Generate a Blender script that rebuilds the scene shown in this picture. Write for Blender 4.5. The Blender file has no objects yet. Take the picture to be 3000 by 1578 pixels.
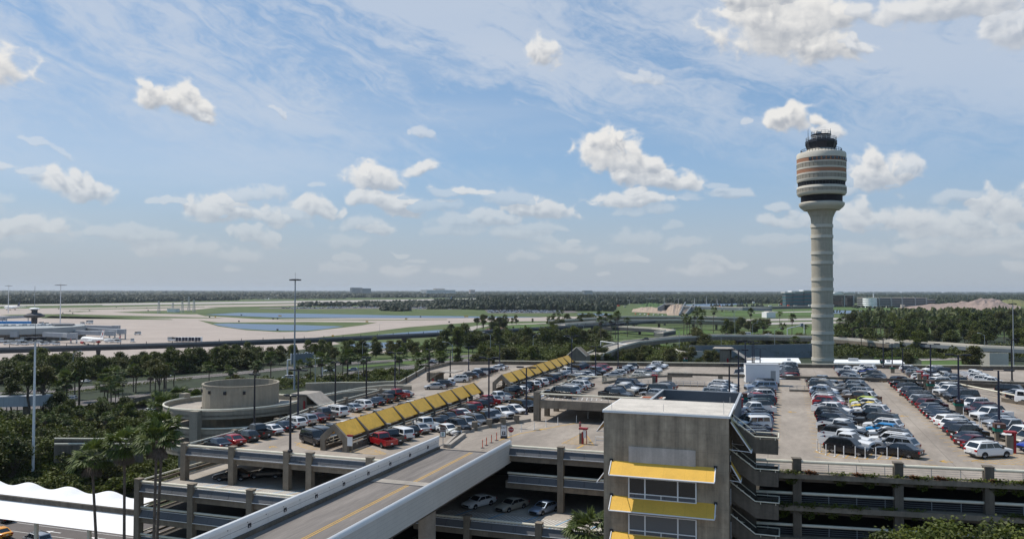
import bpy, bmesh, math, random
import numpy as np
from mathutils import Vector, Matrix
random.seed(11)
HAZE = 0.000033; EXPO = 0.0
SC = bpy.context.scene
C = SC.collection
PI = math.pi
R = math.radians

# ------------------------------------------------------------------ camera
F = 2333.0; CX, CY, H = 1500.0, 789.0, 40.5
YAW = R(18.93); PITCH = math.atan(62 / F); ROLL = R(0.11)
_f = Vector((-math.sin(YAW) * math.cos(PITCH), math.cos(YAW) * math.cos(PITCH), math.sin(PITCH)))
_r = Vector((math.cos(YAW), math.sin(YAW), 0)); _u = _r.cross(_f)
RT = _r * math.cos(ROLL) + _u * math.sin(ROLL); UP = _u * math.cos(ROLL) - _r * math.sin(ROLL)
cam_d = bpy.data.cameras.new('camera'); cam = bpy.data.objects.new('camera', cam_d); C.objects.link(cam)
cam_d.sensor_width = 36; cam_d.lens = 36 * F / 3000; cam_d.clip_start = 0.5; cam_d.clip_end = 60000
cam.matrix_world = Matrix(((RT.x, UP.x, -_f.x, 0), (RT.y, UP.y, -_f.y, 0), (RT.z, UP.z, -_f.z, H), (0, 0, 0, 1)))
SC.camera = cam

def ray(x, y): return _f + RT * ((x - CX) / F) + UP * ((CY - y) / F)
def at(x, y, z=0.0):
    """survey helper: the ground point (height z) seen in direction x, y of the photograph"""
    d = ray(x, y); t = (z - H) / d.z
    return (d.x * t, d.y * t)
def atY(x, y, Y):
    d = ray(x, y); t = Y / d.y
    return (d.x * t, H + d.z * t)

# ------------------------------------------------------------------ materials
def M(name, col, rough=0.75, metal=0.0, var=0.0, scale=1.0, bump=0.0, streak=0.0, spec=0.4, coat=0.0, speck=0.0, col2=None, stretch=None, trans=0.0, joint=None):
    m = bpy.data.materials.new(name); m.use_nodes = True
    nt = m.node_tree; N = nt.nodes; L = nt.links
    b = N['Principled BSDF']
    b.inputs['Base Color'].default_value = (*col, 1); b.inputs['Roughness'].default_value = rough
    b.inputs['Metallic'].default_value = metal; b.inputs['Specular IOR Level'].default_value = spec
    if coat: b.inputs['Coat Weight'].default_value = coat; b.inputs['Coat Roughness'].default_value = 0.05
    cur = None
    def noise(sc, det, stretchv=None, rgh=0.6):
        tc = N.new('ShaderNodeTexCoord'); mp = N.new('ShaderNodeMapping')
        if stretchv: mp.inputs['Scale'].default_value = stretchv
        L.new(tc.outputs['Object'], mp.inputs['Vector'])
        n = N.new('ShaderNodeTexNoise'); n.inputs['Scale'].default_value = sc; n.inputs['Detail'].default_value = det; n.inputs['Roughness'].default_value = rgh
        L.new(mp.outputs['Vector'], n.inputs['Vector'])
        return n.outputs['Fac']
    def mulcol(prev, fac, lo, hi, a=0.3, c=0.7):
        mr = N.new('ShaderNodeMapRange'); mr.inputs['From Min'].default_value = a; mr.inputs['From Max'].default_value = c
        mr.inputs['To Min'].default_value = lo; mr.inputs['To Max'].default_value = hi; L.new(fac, mr.inputs['Value'])
        mx = N.new('ShaderNodeVectorMath'); mx.operation = 'SCALE'
        if prev is None: mx.inputs[0].default_value = col
        else: L.new(prev, mx.inputs[0])
        L.new(mr.outputs['Result'], mx.inputs['Scale'])
        return mx.outputs['Vector']
    if col2:
        f = noise(scale * 0.6, 5, stretch)
        mr = N.new('ShaderNodeMapRange'); mr.inputs['From Min'].default_value = 0.42; mr.inputs['From Max'].default_value = 0.6; L.new(f, mr.inputs['Value'])
        mc = N.new('ShaderNodeMix'); mc.data_type = 'RGBA'; mc.inputs[6].default_value = (*col, 1); mc.inputs[7].default_value = (*col2, 1)
        L.new(mr.outputs['Result'], mc.inputs[0]); cur = mc.outputs[2]
    if var:
        cur = mulcol(cur, noise(scale, 6, stretch), 1 - var, 1 + var)
        cur = mulcol(cur, noise(scale * 7.3, 3, stretch), 1 - var * 0.5, 1 + var * 0.5)
    if streak:
        cur = mulcol(cur, noise(1.0, 5, (1.6, 1.6, 0.12)), 1 - streak, 1 + streak * 0.4)
    if speck:
        cur = mulcol(cur, noise(scale * 40, 2), 1 - speck, 1 + speck)
    if joint:
        tc = N.new('ShaderNodeTexCoord'); sx = N.new('ShaderNodeSeparateXYZ'); L.new(tc.outputs['Object'], sx.inputs[0])
        tot = None
        for ax, per in enumerate(joint[:3]):
            if not per: continue
            fr = N.new('ShaderNodeMath'); fr.operation = 'PINGPONG'; L.new(sx.outputs[ax], fr.inputs[0]); fr.inputs[1].default_value = per / 2
            lt = N.new('ShaderNodeMath'); lt.operation = 'LESS_THAN'; L.new(fr.outputs[0], lt.inputs[0]); lt.inputs[1].default_value = joint[3]
            if tot is None: tot = lt.outputs[0]
            else:
                mxm = N.new('ShaderNodeMath'); mxm.operation = 'MAXIMUM'; L.new(tot, mxm.inputs[0]); L.new(lt.outputs[0], mxm.inputs[1]); tot = mxm.outputs[0]
        cur = mulcol(cur, tot, 1.0, joint[4], 0, 1)
    if cur is not None: L.new(cur, b.inputs['Base Color'])
    if bump:
        bp = N.new('ShaderNodeBump'); bp.inputs['Strength'].default_value = bump; bp.inputs['Distance'].default_value = 0.05
        L.new(noise(scale * 5, 4), bp.inputs['Height']); L.new(bp.outputs['Normal'], b.inputs['Normal'])
    if trans:
        b.inputs['Transmission Weight'].default_value = trans
    return m

def foliage(name, col, col2, scale=0.35):
    m = bpy.data.materials.new(name); m.use_nodes = True
    nt = m.node_tree; N = nt.nodes; L = nt.links; b = N['Principled BSDF']
    b.inputs['Roughness'].default_value = 0.6; b.inputs['Specular IOR Level'].default_value = 0.35
    tc = N.new('ShaderNodeTexCoord'); n = N.new('ShaderNodeTexNoise'); n.inputs['Scale'].default_value = scale; n.inputs['Detail'].default_value = 4
    L.new(tc.outputs['Object'], n.inputs['Vector'])
    oi = N.new('ShaderNodeObjectInfo'); gi = N.new('ShaderNodeNewGeometry')
    ad = N.new('ShaderNodeMath'); ad.operation = 'MULTIPLY_ADD'; L.new(gi.outputs['Random Per Island'], ad.inputs[0]); ad.inputs[1].default_value = 0.5; L.new(n.outputs['Fac'], ad.inputs[2])
    a2 = N.new('ShaderNodeMath'); a2.operation = 'MULTIPLY_ADD'; L.new(oi.outputs['Random'], a2.inputs[0]); a2.inputs[1].default_value = 0.4; L.new(ad.outputs[0], a2.inputs[2])
    mr = N.new('ShaderNodeMapRange'); mr.inputs['From Min'].default_value = 0.5; mr.inputs['From Max'].default_value = 1.4; L.new(a2.outputs[0], mr.inputs['Value'])
    mc = N.new('ShaderNodeMix'); mc.data_type = 'RGBA'; mc.inputs[6].default_value = (*col, 1); mc.inputs[7].default_value = (*col2, 1)
    L.new(mr.outputs['Result'], mc.inputs[0]); L.new(mc.outputs[2], b.inputs['Base Color'])
    tr = N.new('ShaderNodeBsdfTranslucent'); L.new(mc.outputs[2], tr.inputs['Color'])
    ms = N.new('ShaderNodeMixShader'); ms.inputs[0].default_value = 0.22
    out = N['Material Output']; L.new(b.outputs[0], ms.inputs[1]); L.new(tr.outputs[0], ms.inputs[2]); L.new(ms.outputs[0], out.inputs['Surface'])
    return m

MAT = dict(
    deck=M('deck_concrete', (0.30, 0.258, 0.213), 0.85, var=0.2, scale=0.16, speck=0.07, col2=(0.245, 0.208, 0.17), stretch=(1.3, .45, 1), joint=(9.2, 0, 0, 0.05, 0.72)),
    deck2=M('pale_worn_concrete', (0.33, 0.295, 0.25), 0.85, var=0.2, scale=0.2, speck=0.07),
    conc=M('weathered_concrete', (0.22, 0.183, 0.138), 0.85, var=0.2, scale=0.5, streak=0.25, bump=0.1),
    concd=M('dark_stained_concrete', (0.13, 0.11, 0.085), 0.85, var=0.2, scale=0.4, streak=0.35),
    block=M('stained_tower_concrete', (0.37, 0.30, 0.215), 0.85, var=0.24, scale=0.28, streak=0.42, bump=0.08, joint=(2.03, 0, 1.78, 0.012, 0.7)),
    cream=M('cream_painted_pipe', (0.68, 0.64, 0.51), 0.45, var=0.08, scale=1.5),
    louvre=M('grey_metal_panel', (0.105, 0.108, 0.115), 0.6, metal=0.0, var=0.07, scale=0.8, joint=(3.0, 3.0, 0, 0.02, 0.35)),
    white=M('white_paint', (0.78, 0.78, 0.76), 0.5, var=0.04, scale=0.7),
    bwall=M('white_bridge_panel', (0.70, 0.68, 0.64), 0.5, var=0.05, scale=0.5, joint=(0, 2.6, 0, 0.02, 0.72)),
    bwall2=M('grey_ribbed_panel', (0.60, 0.57, 0.515), 0.55, var=0.05, scale=0.5, joint=(0, 6.0, 0.42, 0.012, 0.72)),
    bcap=M('white_wall_cap', (0.78, 0.765, 0.735), 0.45, var=0.03, scale=0.5),
    road=M('bridge_asphalt', (0.175, 0.155, 0.138), 0.85, var=0.26, scale=0.5, speck=0.08, stretch=(1.6, .12, 1)),
    asph=M('asphalt', (0.12, 0.105, 0.097), 0.9, var=0.15, scale=0.1, speck=0.08),
    apron=M('apron_concrete', (0.355, 0.298, 0.255), 0.9, var=0.09, scale=0.02, joint=(60, 60, 0, 0.4, 0.93)),
    taxi=M('taxiway_concrete', (0.36, 0.325, 0.295), 0.9, var=0.10, scale=0.012),
    yline=M('yellow_road_paint', (0.52, 0.30, 0.045), 0.7, var=0.15, scale=2),
    wline=M('white_road_paint', (0.62, 0.61, 0.58), 0.7, var=0.12, scale=2),
    bline=M('blue_road_paint', (0.15, 0.33, 0.50), 0.7),
    yellow=M('yellow_awning_fabric', (0.72, 0.42, 0.06), 0.7, var=0.08, scale=0.7, bump=0.25, joint=(2.03, 0, 0, .012, .8)),
    yellow2=M('golden_roof_panel', (0.80, 0.45, 0.05), 0.5, var=0.10, scale=0.5, streak=.12),
    olive=M('khaki_awning_fabric', (0.36, 0.29, 0.14), 0.8, var=0.05, scale=0.8),
    roofw=M('pale_roof_membrane', (0.53, 0.485, 0.42), 0.8, var=0.16, scale=0.5, speck=.05),
    greywall=M('dark_grey_screen_wall', (0.13, 0.135, 0.145), 0.7, var=0.07, scale=0.6),
    black=M('black_metal', (0.012, 0.013, 0.02), 0.5),
    dark=M('interior_shade', (0.015, 0.015, 0.015), 0.9), floor=M('shade_darkened_floor', (0.06, 0.055, 0.048), 0.9, var=.2, scale=.3),  # interior shade put into the colour: near-black for openings, darkened for floors
    glass=M('dark_glass', (0.012, 0.016, 0.018), 0.08, spec=0.8),
    bglass=M('blinded_window_glass', (0.11, 0.12, 0.125), 0.12, spec=0.7),
    teal=M('teal_curtain_glass', (0.05, 0.15, 0.17), 0.12, spec=0.8, var=0.1, scale=0.05),
    steel=M('galvanised_steel', (0.42, 0.43, 0.44), 0.45, metal=0.4, var=0.08, scale=1),
    pole=M('grey_pole_paint', (0.33, 0.34, 0.36), 0.5),
    wpole=M('pale_pole_paint', (0.74, 0.74, 0.74), 0.5),
    navy=M('dark_blue_pole_paint', (0.018, 0.022, 0.045), 0.4),
    grass=M('grass', (0.055, 0.088, 0.018), 0.95, var=0.25, scale=0.03, col2=(0.078, 0.100, 0.026)),
    grassb=M('bright_lawn', (0.062, 0.11, 0.017), 0.95, var=0.15, scale=0.1),
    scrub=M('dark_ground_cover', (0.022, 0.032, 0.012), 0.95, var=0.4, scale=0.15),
    water=M('pond_water', (0.085, 0.135, 0.205), 0.35, spec=0.12, bump=0.15, scale=0.3),
    dirt=M('pink_dirt', (0.27, 0.20, 0.165), 0.95, var=0.35, scale=0.06, bump=0.5),
    sand=M('pale_sand', (0.33, 0.255, 0.19), 0.95, var=0.25, scale=0.08),
    mulch=M('red_mulch', (0.15, 0.075, 0.045), 0.95, var=0.3, scale=0.3),
    red=M('red_paint', (0.30, 0.014, 0.018), 0.45),
    orange=M('orange_plastic', (0.75, 0.09, 0.03), 0.5),
    green=M('green_sign_paint', (0.01, 0.16, 0.11), 0.5),
    brown=M('brown_sign_paint', (0.10, 0.045, 0.03), 0.5),
    rust=M('rusty_metal', (0.28, 0.07, 0.025), 0.9, var=0.4, scale=1.5),
    terra=M('terracotta_panel', (0.34, 0.165, 0.095), 0.8, var=0.08, scale=0.3),
    tgrey=M('grey_tower_panel', (0.30, 0.27, 0.22), 0.8, var=0.06, scale=0.15, streak=0.08),
    tpale=M('pale_tower_band', (0.55, 0.51, 0.43), 0.75, var=0.06, scale=0.2),
    helix=M('helix_concrete', (0.30, 0.265, 0.205), 0.85, var=0.12, scale=0.3, streak=0.15),
    guide=M('dark_guideway_concrete', (0.065, 0.068, 0.075), 0.85, var=0.15, scale=0.1),
    gtop=M('guideway_running_surface', (0.20, 0.20, 0.20), 0.85, var=0.1, scale=0.1),
    tent=M('white_tensile_fabric', (0.77, 0.765, 0.75), 0.6, var=0.035, scale=0.3, joint=(3.8, 0, 0, .03, .86)),
    retain=M('blue_grey_wall', (0.17, 0.19, 0.205), 0.85, var=0.1, scale=0.2),
    bark=M('bark', (0.085, 0.068, 0.052), 0.95, var=0.3, scale=2),
    pbark=M('palm_bark', (0.12, 0.095, 0.075), 0.95, var=0.3, scale=2),
    plum=M('terminal_cladding', (0.31, 0.325, 0.32), 0.6, var=0.05, scale=0.05),
    jet=M('jet_bridge_cladding', (0.34, 0.36, 0.38), 0.55, var=0.06, scale=0.2, joint=(1.2, 0, 0, 0.05, 0.8)),
    blue=M('blue_paint', (0.02, 0.20, 0.50), 0.5),
    tyre=M('tyre_rubber', (0.012, 0.012, 0.012), 0.85),
    rim=M('alloy_rim', (0.45, 0.45, 0.46), 0.3, metal=0.8),
    chrome=M('bright_trim', (0.6, 0.6, 0.6), 0.2, metal=0.9),
    tail=M('red_lens', (0.35, 0.008, 0.01), 0.2),
    head=M('clear_lens', (0.55, 0.57, 0.6), 0.1, metal=0.3),
    trim=M('black_trim', (0.02, 0.02, 0.022), 0.5),
    carglass=M('car_glass', (0.008, 0.011, 0.014), 0.04, spec=0.9),
)
FOL = [foliage('leaf_dark_green', (0.030, 0.042, 0.007), (0.088, 0.104, 0.015)),
       foliage('leaf_mid_green', (0.044, 0.062, 0.008), (0.128, 0.148, 0.02)),
       foliage('leaf_olive_green', (0.045, 0.052, 0.010), (0.115, 0.112, 0.026)),
       foliage('palm_green', (0.030, 0.052, 0.008), (0.12, 0.155, 0.032))]
FORF = foliage('forest_green', (0.010, 0.021, 0.008), (0.030, 0.046, 0.014), 0.02)

# ------------------------------------------------------------------ mesh builder
class MB:
    def __init__(s): s.v = []; s.f = []; s.mi = []; s.m = 0
    def add(s, vs, fs):
        n = len(s.v); s.v += [tuple(v) for v in vs]; s.f += [tuple(i + n for i in f) for f in fs]; s.mi += [s.m] * len(fs); return s
    def box(s, x0, x1, y0, y1, z0, z1):
        return s.add([(x0, y0, z0), (x1, y0, z0), (x1, y1, z0), (x0, y1, z0), (x0, y0, z1), (x1, y0, z1), (x1, y1, z1), (x0, y1, z1)],
                     [(0, 3, 2, 1), (4, 5, 6, 7), (0, 1, 5, 4), (1, 2, 6, 5), (2, 3, 7, 6), (3, 0, 4, 7)])
    def ob(s, cx, cy, z0, z1, lx, ly, a=0):
        c, t = math.cos(a), math.sin(a); P = []
        for z in (z0, z1):
            for sx, sy in ((-1, -1), (1, -1), (1, 1), (-1, 1)):
                dx, dy = sx * lx / 2, sy * ly / 2; P.append((cx + dx * c - dy * t, cy + dx * t + dy * c, z))
        return s.add(P, [(0, 3, 2, 1), (4, 5, 6, 7), (0, 1, 5, 4), (1, 2, 6, 5), (2, 3, 7, 6), (3, 0, 4, 7)])
    def prism(s, poly, z0, z1):
        a = sum(poly[i][0] * poly[(i + 1) % len(poly)][1] - poly[(i + 1) % len(poly)][0] * poly[i][1] for i in range(len(poly)))
        if a < 0: poly = poly[::-1]
        n = len(poly); P = [(x, y, z0) for x, y in poly] + [(x, y, z1) for x, y in poly]
        return s.add(P, [tuple(range(n))[::-1], tuple(range(n, 2 * n))] + [(i, (i + 1) % n, n + (i + 1) % n, n + i) for i in range(n)])
    def beam(s, p, q, w, z0, z1, zz=None):
        """upright bar of width w along the plan line p-q; zz=(z0,z1) at the far end"""
        dx, dy = q[0] - p[0], q[1] - p[1]; l = math.hypot(dx, dy) or 1; nx, ny = -dy / l * w / 2, dx / l * w / 2
        a0, a1 = zz or (z0, z1)
        P = [(p[0] + nx, p[1] + ny, z0), (p[0] - nx, p[1] - ny, z0), (q[0] - nx, q[1] - ny, a0), (q[0] + nx, q[1] + ny, a0),
             (p[0] + nx, p[1] + ny, z1), (p[0] - nx, p[1] - ny, z1), (q[0] - nx, q[1] - ny, a1), (q[0] + nx, q[1] + ny, a1)]
        return s.add(P, [(0, 3, 2, 1), (4, 5, 6, 7), (0, 1, 5, 4), (1, 2, 6, 5), (2, 3, 7, 6), (3, 0, 4, 7)])
    def wall(s, pts, w, z0, z1):
        """mitred wall along a plan polyline; z0/z1 may be callables of the vertex index"""
        n = len(pts); g = lambda z, i: z[i] if isinstance(z, (list, tuple)) else z
        P = []
        for i, p in enumerate(pts):
            a = pts[max(0, i - 1)]; b = pts[min(n - 1, i + 1)]; l = math.hypot(b[0] - a[0], b[1] - a[1]) or 1
            nx, ny = -(b[1] - a[1]) / l * w / 2, (b[0] - a[0]) / l * w / 2
            P += [(p[0] + nx, p[1] + ny, g(z0, i)), (p[0] - nx, p[1] - ny, g(z0, i)), (p[0] - nx, p[1] - ny, g(z1, i)), (p[0] + nx, p[1] + ny, g(z1, i))]
        Fs = [(0, 1, 2, 3), (4 * n - 1, 4 * n - 2, 4 * n - 3, 4 * n - 4)]
        for i in range(n - 1):
            for k in range(4): Fs.append((4 * i + k, 4 * i + 4 + k, 4 * i + 4 + (k + 1) % 4, 4 * i + (k + 1) % 4))
        return s.add(P, Fs)
    def tube(s, a, b, r, n=6, r2=None):
        a, b = Vector(a), Vector(b); d = (b - a); d.normalize(); r2 = r if r2 is None else r2
        t = Vector((0, 0, 1)) if abs(d.z) < 0.9 else Vector((1, 0, 0)); u = d.cross(t).normalized(); w = d.cross(u)
        P = []
        for c, rr in ((a, r), (b, r2)):
            for i in range(n):
                an = 2 * PI * i / n; P.append(c + u * math.cos(an) * rr + w * math.sin(an) * rr)
        return s.add(P, [(i, (i + 1) % n, n + (i + 1) % n, n + i) for i in range(n)] + [tuple(range(n))[::-1], tuple(range(n, 2 * n))])
    def pipe(s, pts, r, n=6):
        for i in range(len(pts) - 1): s.tube(pts[i], pts[i + 1], r, n)
        return s
    def lathe(s, prof, c=(0, 0), n=32, a0=0, a1=2 * PI):
        full = abs(a1 - a0 - 2 * PI) < 1e-6; k = n if full else n + 1; m = len(prof); P = []
        for r, z in prof:
            for i in range(k):
                a = a0 + (a1 - a0) * i / n; P.append((c[0] + r * math.cos(a), c[1] + r * math.sin(a), z))
        Fs = []
        for j in range(m - 1):
            for i in range(n):
                i2 = (i + 1) % k; Fs.append((j * k + i, j * k + i2, (j + 1) * k + i2, (j + 1) * k + i))
        return s.add(P, Fs)
    def quad(s, *p): return s.add(p, [tuple(range(len(p)))])
    def sheet(s, poly, z): return s.quad(*[(x, y, z) for x, y in poly])
    def build(s, name, mats, parent=None, smooth=False, bevel=0.0):
        o = (0, 0, 0)
        if parent is not None: o = parent.get('_o', (0, 0, 0))
        me = bpy.data.meshes.new(name)
        vs = s.v if tuple(o) == (0, 0, 0) else [(x - o[0], y - o[1], z - o[2]) for x, y, z in s.v]
        me.from_pydata(vs, [], s.f)
        if not isinstance(mats, (list, tuple)): mats = [mats]
        for m in mats: me.materials.append(MAT[m] if isinstance(m, str) else m)
        if len(mats) > 1: me.polygons.foreach_set('material_index', s.mi)
        if bevel or smooth:
            bm = bmesh.new(); bm.from_mesh(me)
            if bevel:
                es = [e for e in bm.edges if len(e.link_faces) == 2 and e.calc_face_angle(0) > 0.35]
                bmesh.ops.bevel(bm, geom=es, offset=bevel, segments=2, affect='EDGES', profile=0.5, clamp_overlap=True)
            bm.to_mesh(me); bm.free()
            if smooth:
                me.polygons.foreach_set('use_smooth', [True] * len(me.polygons))
                try: me.set_sharp_from_angle(angle=R(38))
                except Exception: pass
        me.update()
        ob = bpy.data.objects.new(name, me); C.objects.link(ob)
        if parent is not None: ob.parent = parent; ob['_o'] = list(o)
        return ob

def tag(o, label=None, cat=None, group=None, kind=None):
    if label: o['label'] = label
    if cat: o['category'] = cat
    if group: o['group'] = group
    if kind: o['kind'] = kind
    return o
def thing(name, label, cat, loc=(0, 0, 0), group=None, rz=0):
    o = bpy.data.objects.new(name, None); C.objects.link(o); o.empty_display_size = 0.3
    o.location = loc; o.rotation_euler = (0, 0, rz); o['_o'] = list(loc)
    return tag(o, label, cat, group)
def struct(name, mb, mat, **k): return tag(mb.build(name, mat, **k), kind='structure')
def dup(root, loc, rz=0, label=None, group=None, scale=None, swap=None):
    r = root.copy(); C.objects.link(r); r.location = loc; r.rotation_euler = (0, 0, rz)
    if scale is not None: r.scale = scale if isinstance(scale, tuple) else (scale,) * 3
    if label: r['label'] = label
    if group: r['group'] = group
    def rec(a, b):
        for ch in a.children:
            c = ch.copy(); C.objects.link(c); c.parent = b
            if swap and c.material_slots and c.material_slots[0].link == 'OBJECT': c.material_slots[0].material = swap
            rec(ch, c)
    rec(root, r)
    if swap and r.type == 'MESH' and r.material_slots[0].link == 'OBJECT': r.material_slots[0].material = swap
    return r
def ordinal(i):
    w = ['first', 'second', 'third', 'fourth', 'fifth', 'sixth', 'seventh', 'eighth', 'ninth', 'tenth', 'eleventh', 'twelfth', 'thirteenth', 'fourteenth', 'fifteenth', 'sixteenth', 'seventeenth', 'eighteenth', 'nineteenth', 'twentieth']
    t = {2: 'twenty', 3: 'thirty', 4: 'forty', 5: 'fifty', 6: 'sixty', 7: 'seventy'}
    if i <= 20: return w[i - 1]
    if i % 10 == 0: return {3: 'thirtieth', 4: 'fortieth', 5: 'fiftieth', 6: 'sixtieth', 7: 'seventieth'}[i // 10]
    return t[i // 10] + '-' + w[i % 10 - 1]
def text(body, size, loc, rot, mat, parent, name='lettering', align='CENTER', ext=0.01):
    cu = bpy.data.curves.new(name, 'FONT'); cu.body = body; cu.size = size; cu.align_x = align; cu.align_y = 'CENTER'; cu.extrude = ext
    t = bpy.data.objects.new('tmp', cu); C.objects.link(t)
    dg = bpy.context.evaluated_depsgraph_get(); me = bpy.data.meshes.new_from_object(t.evaluated_get(dg)); bpy.data.objects.remove(t)
    me.materials.clear(); me.materials.append(MAT[mat]); me.name = name
    o = bpy.data.objects.new(name, me); C.objects.link(o)
    po = parent.get('_o', (0, 0, 0)) if parent else (0, 0, 0)
    o.parent = parent; o.location = (loc[0] - po[0], loc[1] - po[1], loc[2] - po[2]); o.rotation_euler = rot
    return o

# ------------------------------------------------------------------ sun and sky
SUN_EL = R(57); SUN_DIR = Vector((-math.cos(R(4)) * math.cos(SUN_EL), math.sin(R(4)) * math.cos(SUN_EL), math.sin(SUN_EL)))
sd = bpy.data.lights.new('sun', 'SUN'); sd.energy = 4.4; sd.angle = R(0.53); sd.color = (1.0, 0.94, 0.86)
so = bpy.data.objects.new('sun', sd); C.objects.link(so); so.rotation_euler = SUN_DIR.to_track_quat('Z', 'Y').to_euler(); so.location = (0, 0, 300)

def azel(x, y):
    d = ray(x, y).normalized(); return math.atan2(d.x, d.y), math.asin(d.z)
AZ0, AZ1, EL0, EL1 = R(-78), R(42), R(-2), R(44)
def fbm(u, v, octs, seed, gain=0.5, billow=False):
    """value noise summed over octaves on arrays of coordinates"""
    rs = np.random.RandomState(seed); T = rs.rand(256, 256).astype(np.float32); out = np.zeros(np.broadcast(u, v).shape, np.float32); amp = 1.0; tot = 0.0; f = 1.0
    for o in range(octs):
        ca, sa = math.cos(1.1 * o + .5), math.sin(1.1 * o + .5); x = (u * ca - v * sa) * f + 17.3 * o + 40; y = (u * sa + v * ca) * f + 5.7 * o + 40; xi = np.floor(x).astype(np.int32); yi = np.floor(y).astype(np.int32); fx = x - xi; fy = y - yi
        fx = fx * fx * fx * (fx * (fx * 6 - 15) + 10); fy = fy * fy * fy * (fy * (fy * 6 - 15) + 10)
        a = T[yi & 255, xi & 255]; b = T[yi & 255, (xi + 1) & 255]; c = T[(yi + 1) & 255, xi & 255]; d = T[(yi + 1) & 255, (xi + 1) & 255]
        n = (a * (1 - fx) + b * fx) * (1 - fy) + (c * (1 - fx) + d * fx) * fy
        if billow: n = 1 - np.abs(2 * n - 1)
        out += n * amp; tot += amp; amp *= gain; f *= 2.03
    return out / tot
def sstep(a, b, x):
    t = np.clip((x - a) / (b - a), 0, 1); return t * t * (3 - 2 * t)
def cloud_map():
    W_, H_ = 2400, 920
    az = np.linspace(AZ0, AZ1, W_, dtype=np.float32)[None, :]; el = np.linspace(EL0, EL1, H_, dtype=np.float32)[:, None]
    U = np.broadcast_to(az, (H_, W_)); V = np.broadcast_to(el, (H_, W_))
    clouds = [  # photo x, y, half width, half height, tilt, strength
        (515, 300, 95, 40, -.30, 1.0), (450, 280, 55, 30, 0, 1.0), (570, 328, 55, 24, -.4, .9), (225, 555, 80, 36, -.15, 1.0), (500, 590, 70, 12, -.03, .6),
        (650, 620, 115, 42, -.10, 1.0), (780, 640, 70, 36, -.1, .9), (130, 680, 110, 36, 0, .9), (740, 700, 70, 22, -.2, .7), (400, 690, 130, 24, 0, .5),
        (1110, 525, 95, 42, 0.0, 1.1), (1215, 500, 55, 26, .2, .9), (1350, 562, 90, 16, -.08, .9), (1150, 600, 130, 34, -.12, 1.0), (935, 615, 70, 34, -.05, 1.0), (1110, 675, 55, 20, 0, .8),
        (1820, 475, 125, 66, -.22, 1.25), (1775, 425, 55, 44, 0, 1.1), (1920, 530, 140, 34, -.12, 1.1), (1860, 590, 130, 28, -.05, 1.0), (1600, 612, 100, 36, -.05, .95), (1430, 640, 90, 24, 0, .7),
        (2310, 80, 200, 105, -.12, 1.5), (2400, 130, 120, 52, -.1, 1.2), (2230, 0, 110, 60, 0, 1.2), (2510, 135, 50, 20, -.3, .7), (2330, 360, 70, 44, -.1, 1.15), (2410, 390, 45, 22, -.2, .9),
        (2570, 520, 90, 48, -.1, 1.0), (2640, 500, 45, 36, 0, .8), (1590, 155, 48, 44, -.1, .9), (2750, 25, 240, 36, -.05, .8), (2960, 80, 60, 60, 0, .7), (1880, 235, 80, 26, -.1, .45),
        (2310, 650, 80, 28, 0, .7), (2500, 640, 80, 38, -.05, 1.0), (2640, 650, 100, 42, -.1, 1.0), (2800, 680, 150, 42, 0, .9), (2950, 620, 90, 52, 0, 1.0), (2850, 730, 200, 32, 0, .65),
        (100, 425, 50, 10, -.1, .35), (190, 452, 26, 8, -.3, .3), (1240, 395, 42, 16, 0, .45), (820, 325, 28, 7, -.6, .35), (1020, 760, 34, 16, 0, .4), (2190, 355, 24, 10, 0, .4)]
    rs = random.Random(5)
    puffs = []
    for (px, py, w_, h_, tl, st) in clouds:
        a0, e0 = azel(px, py); a = w_ / F * 1.08; b = h_ / F * 1.3
        puffs.append((a0, e0, a * .95, b * .85, tl, st))
        for _ in range(5):
            t = rs.uniform(-.8, .8); puffs.append((a0 + t * a, e0 + t * a * tl + rs.uniform(0, .8) * b * (1 - abs(t)), a * rs.uniform(.2, .38), b * rs.uniform(.4, .7), 0, st * .97))
    for _ in range(120):   # small far cumulus crowding towards the horizon
        a0 = rs.uniform(R(-66), R(30)); e0 = R(1.2 + 6.6 * rs.random() ** 1.4); a = R(rs.uniform(.6, 2.4)); puffs.append((a0, e0, a, a * rs.uniform(.24, .42), 0, rs.uniform(.3, .62)))
    for _ in range(30):
        a0 = rs.choice([rs.uniform(R(-76), R(-54)), rs.uniform(R(17), R(40))]); e0 = R(rs.uniform(6, 42)); a = R(rs.uniform(1.5, 5)); puffs.append((a0, e0, a, a * .4, 0, 1.0))
    wu = U + (fbm(U * 30, V * 34, 4, 3) - .5) * .022; wv = V + (fbm(U * 30, V * 34, 4, 4) - .5) * .016
    Fm = np.full((H_, W_), -3.0, np.float32); St = np.zeros((H_, W_), np.float32); Sm = np.zeros((H_, W_), np.float32)
    du_ = (AZ1 - AZ0) / (W_ - 1); dv_ = (EL1 - EL0) / (H_ - 1)
    for (a0, e0, a, b, tl, st) in puffs:
        ri = 1.9; i0 = max(0, int((a0 - a * ri - AZ0) / du_)); i1 = min(W_, int((a0 + a * ri - AZ0) / du_) + 1)
        hh = (b + abs(tl) * a) * ri + .01; j0 = max(0, int((e0 - hh - EL0) / dv_)); j1 = min(H_, int((e0 + hh - EL0) / dv_) + 1)
        if i1 <= i0 or j1 <= j0: continue
        u = wu[j0:j1, i0:i1] - a0; v = wv[j0:j1, i0:i1] - e0 - tl * u
        s = v / b; sq = np.where(s < 0, s * 1.3, s); f = 1 - np.sqrt((u / a) ** 2 + sq ** 2)
        cur = Fm[j0:j1, i0:i1]; g = f > cur
        Fm[j0:j1, i0:i1] = np.where(g, f, cur); St[j0:j1, i0:i1] = np.where(g, st, St[j0:j1, i0:i1]); Sm[j0:j1, i0:i1] = np.where(g, s, Sm[j0:j1, i0:i1])
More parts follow.
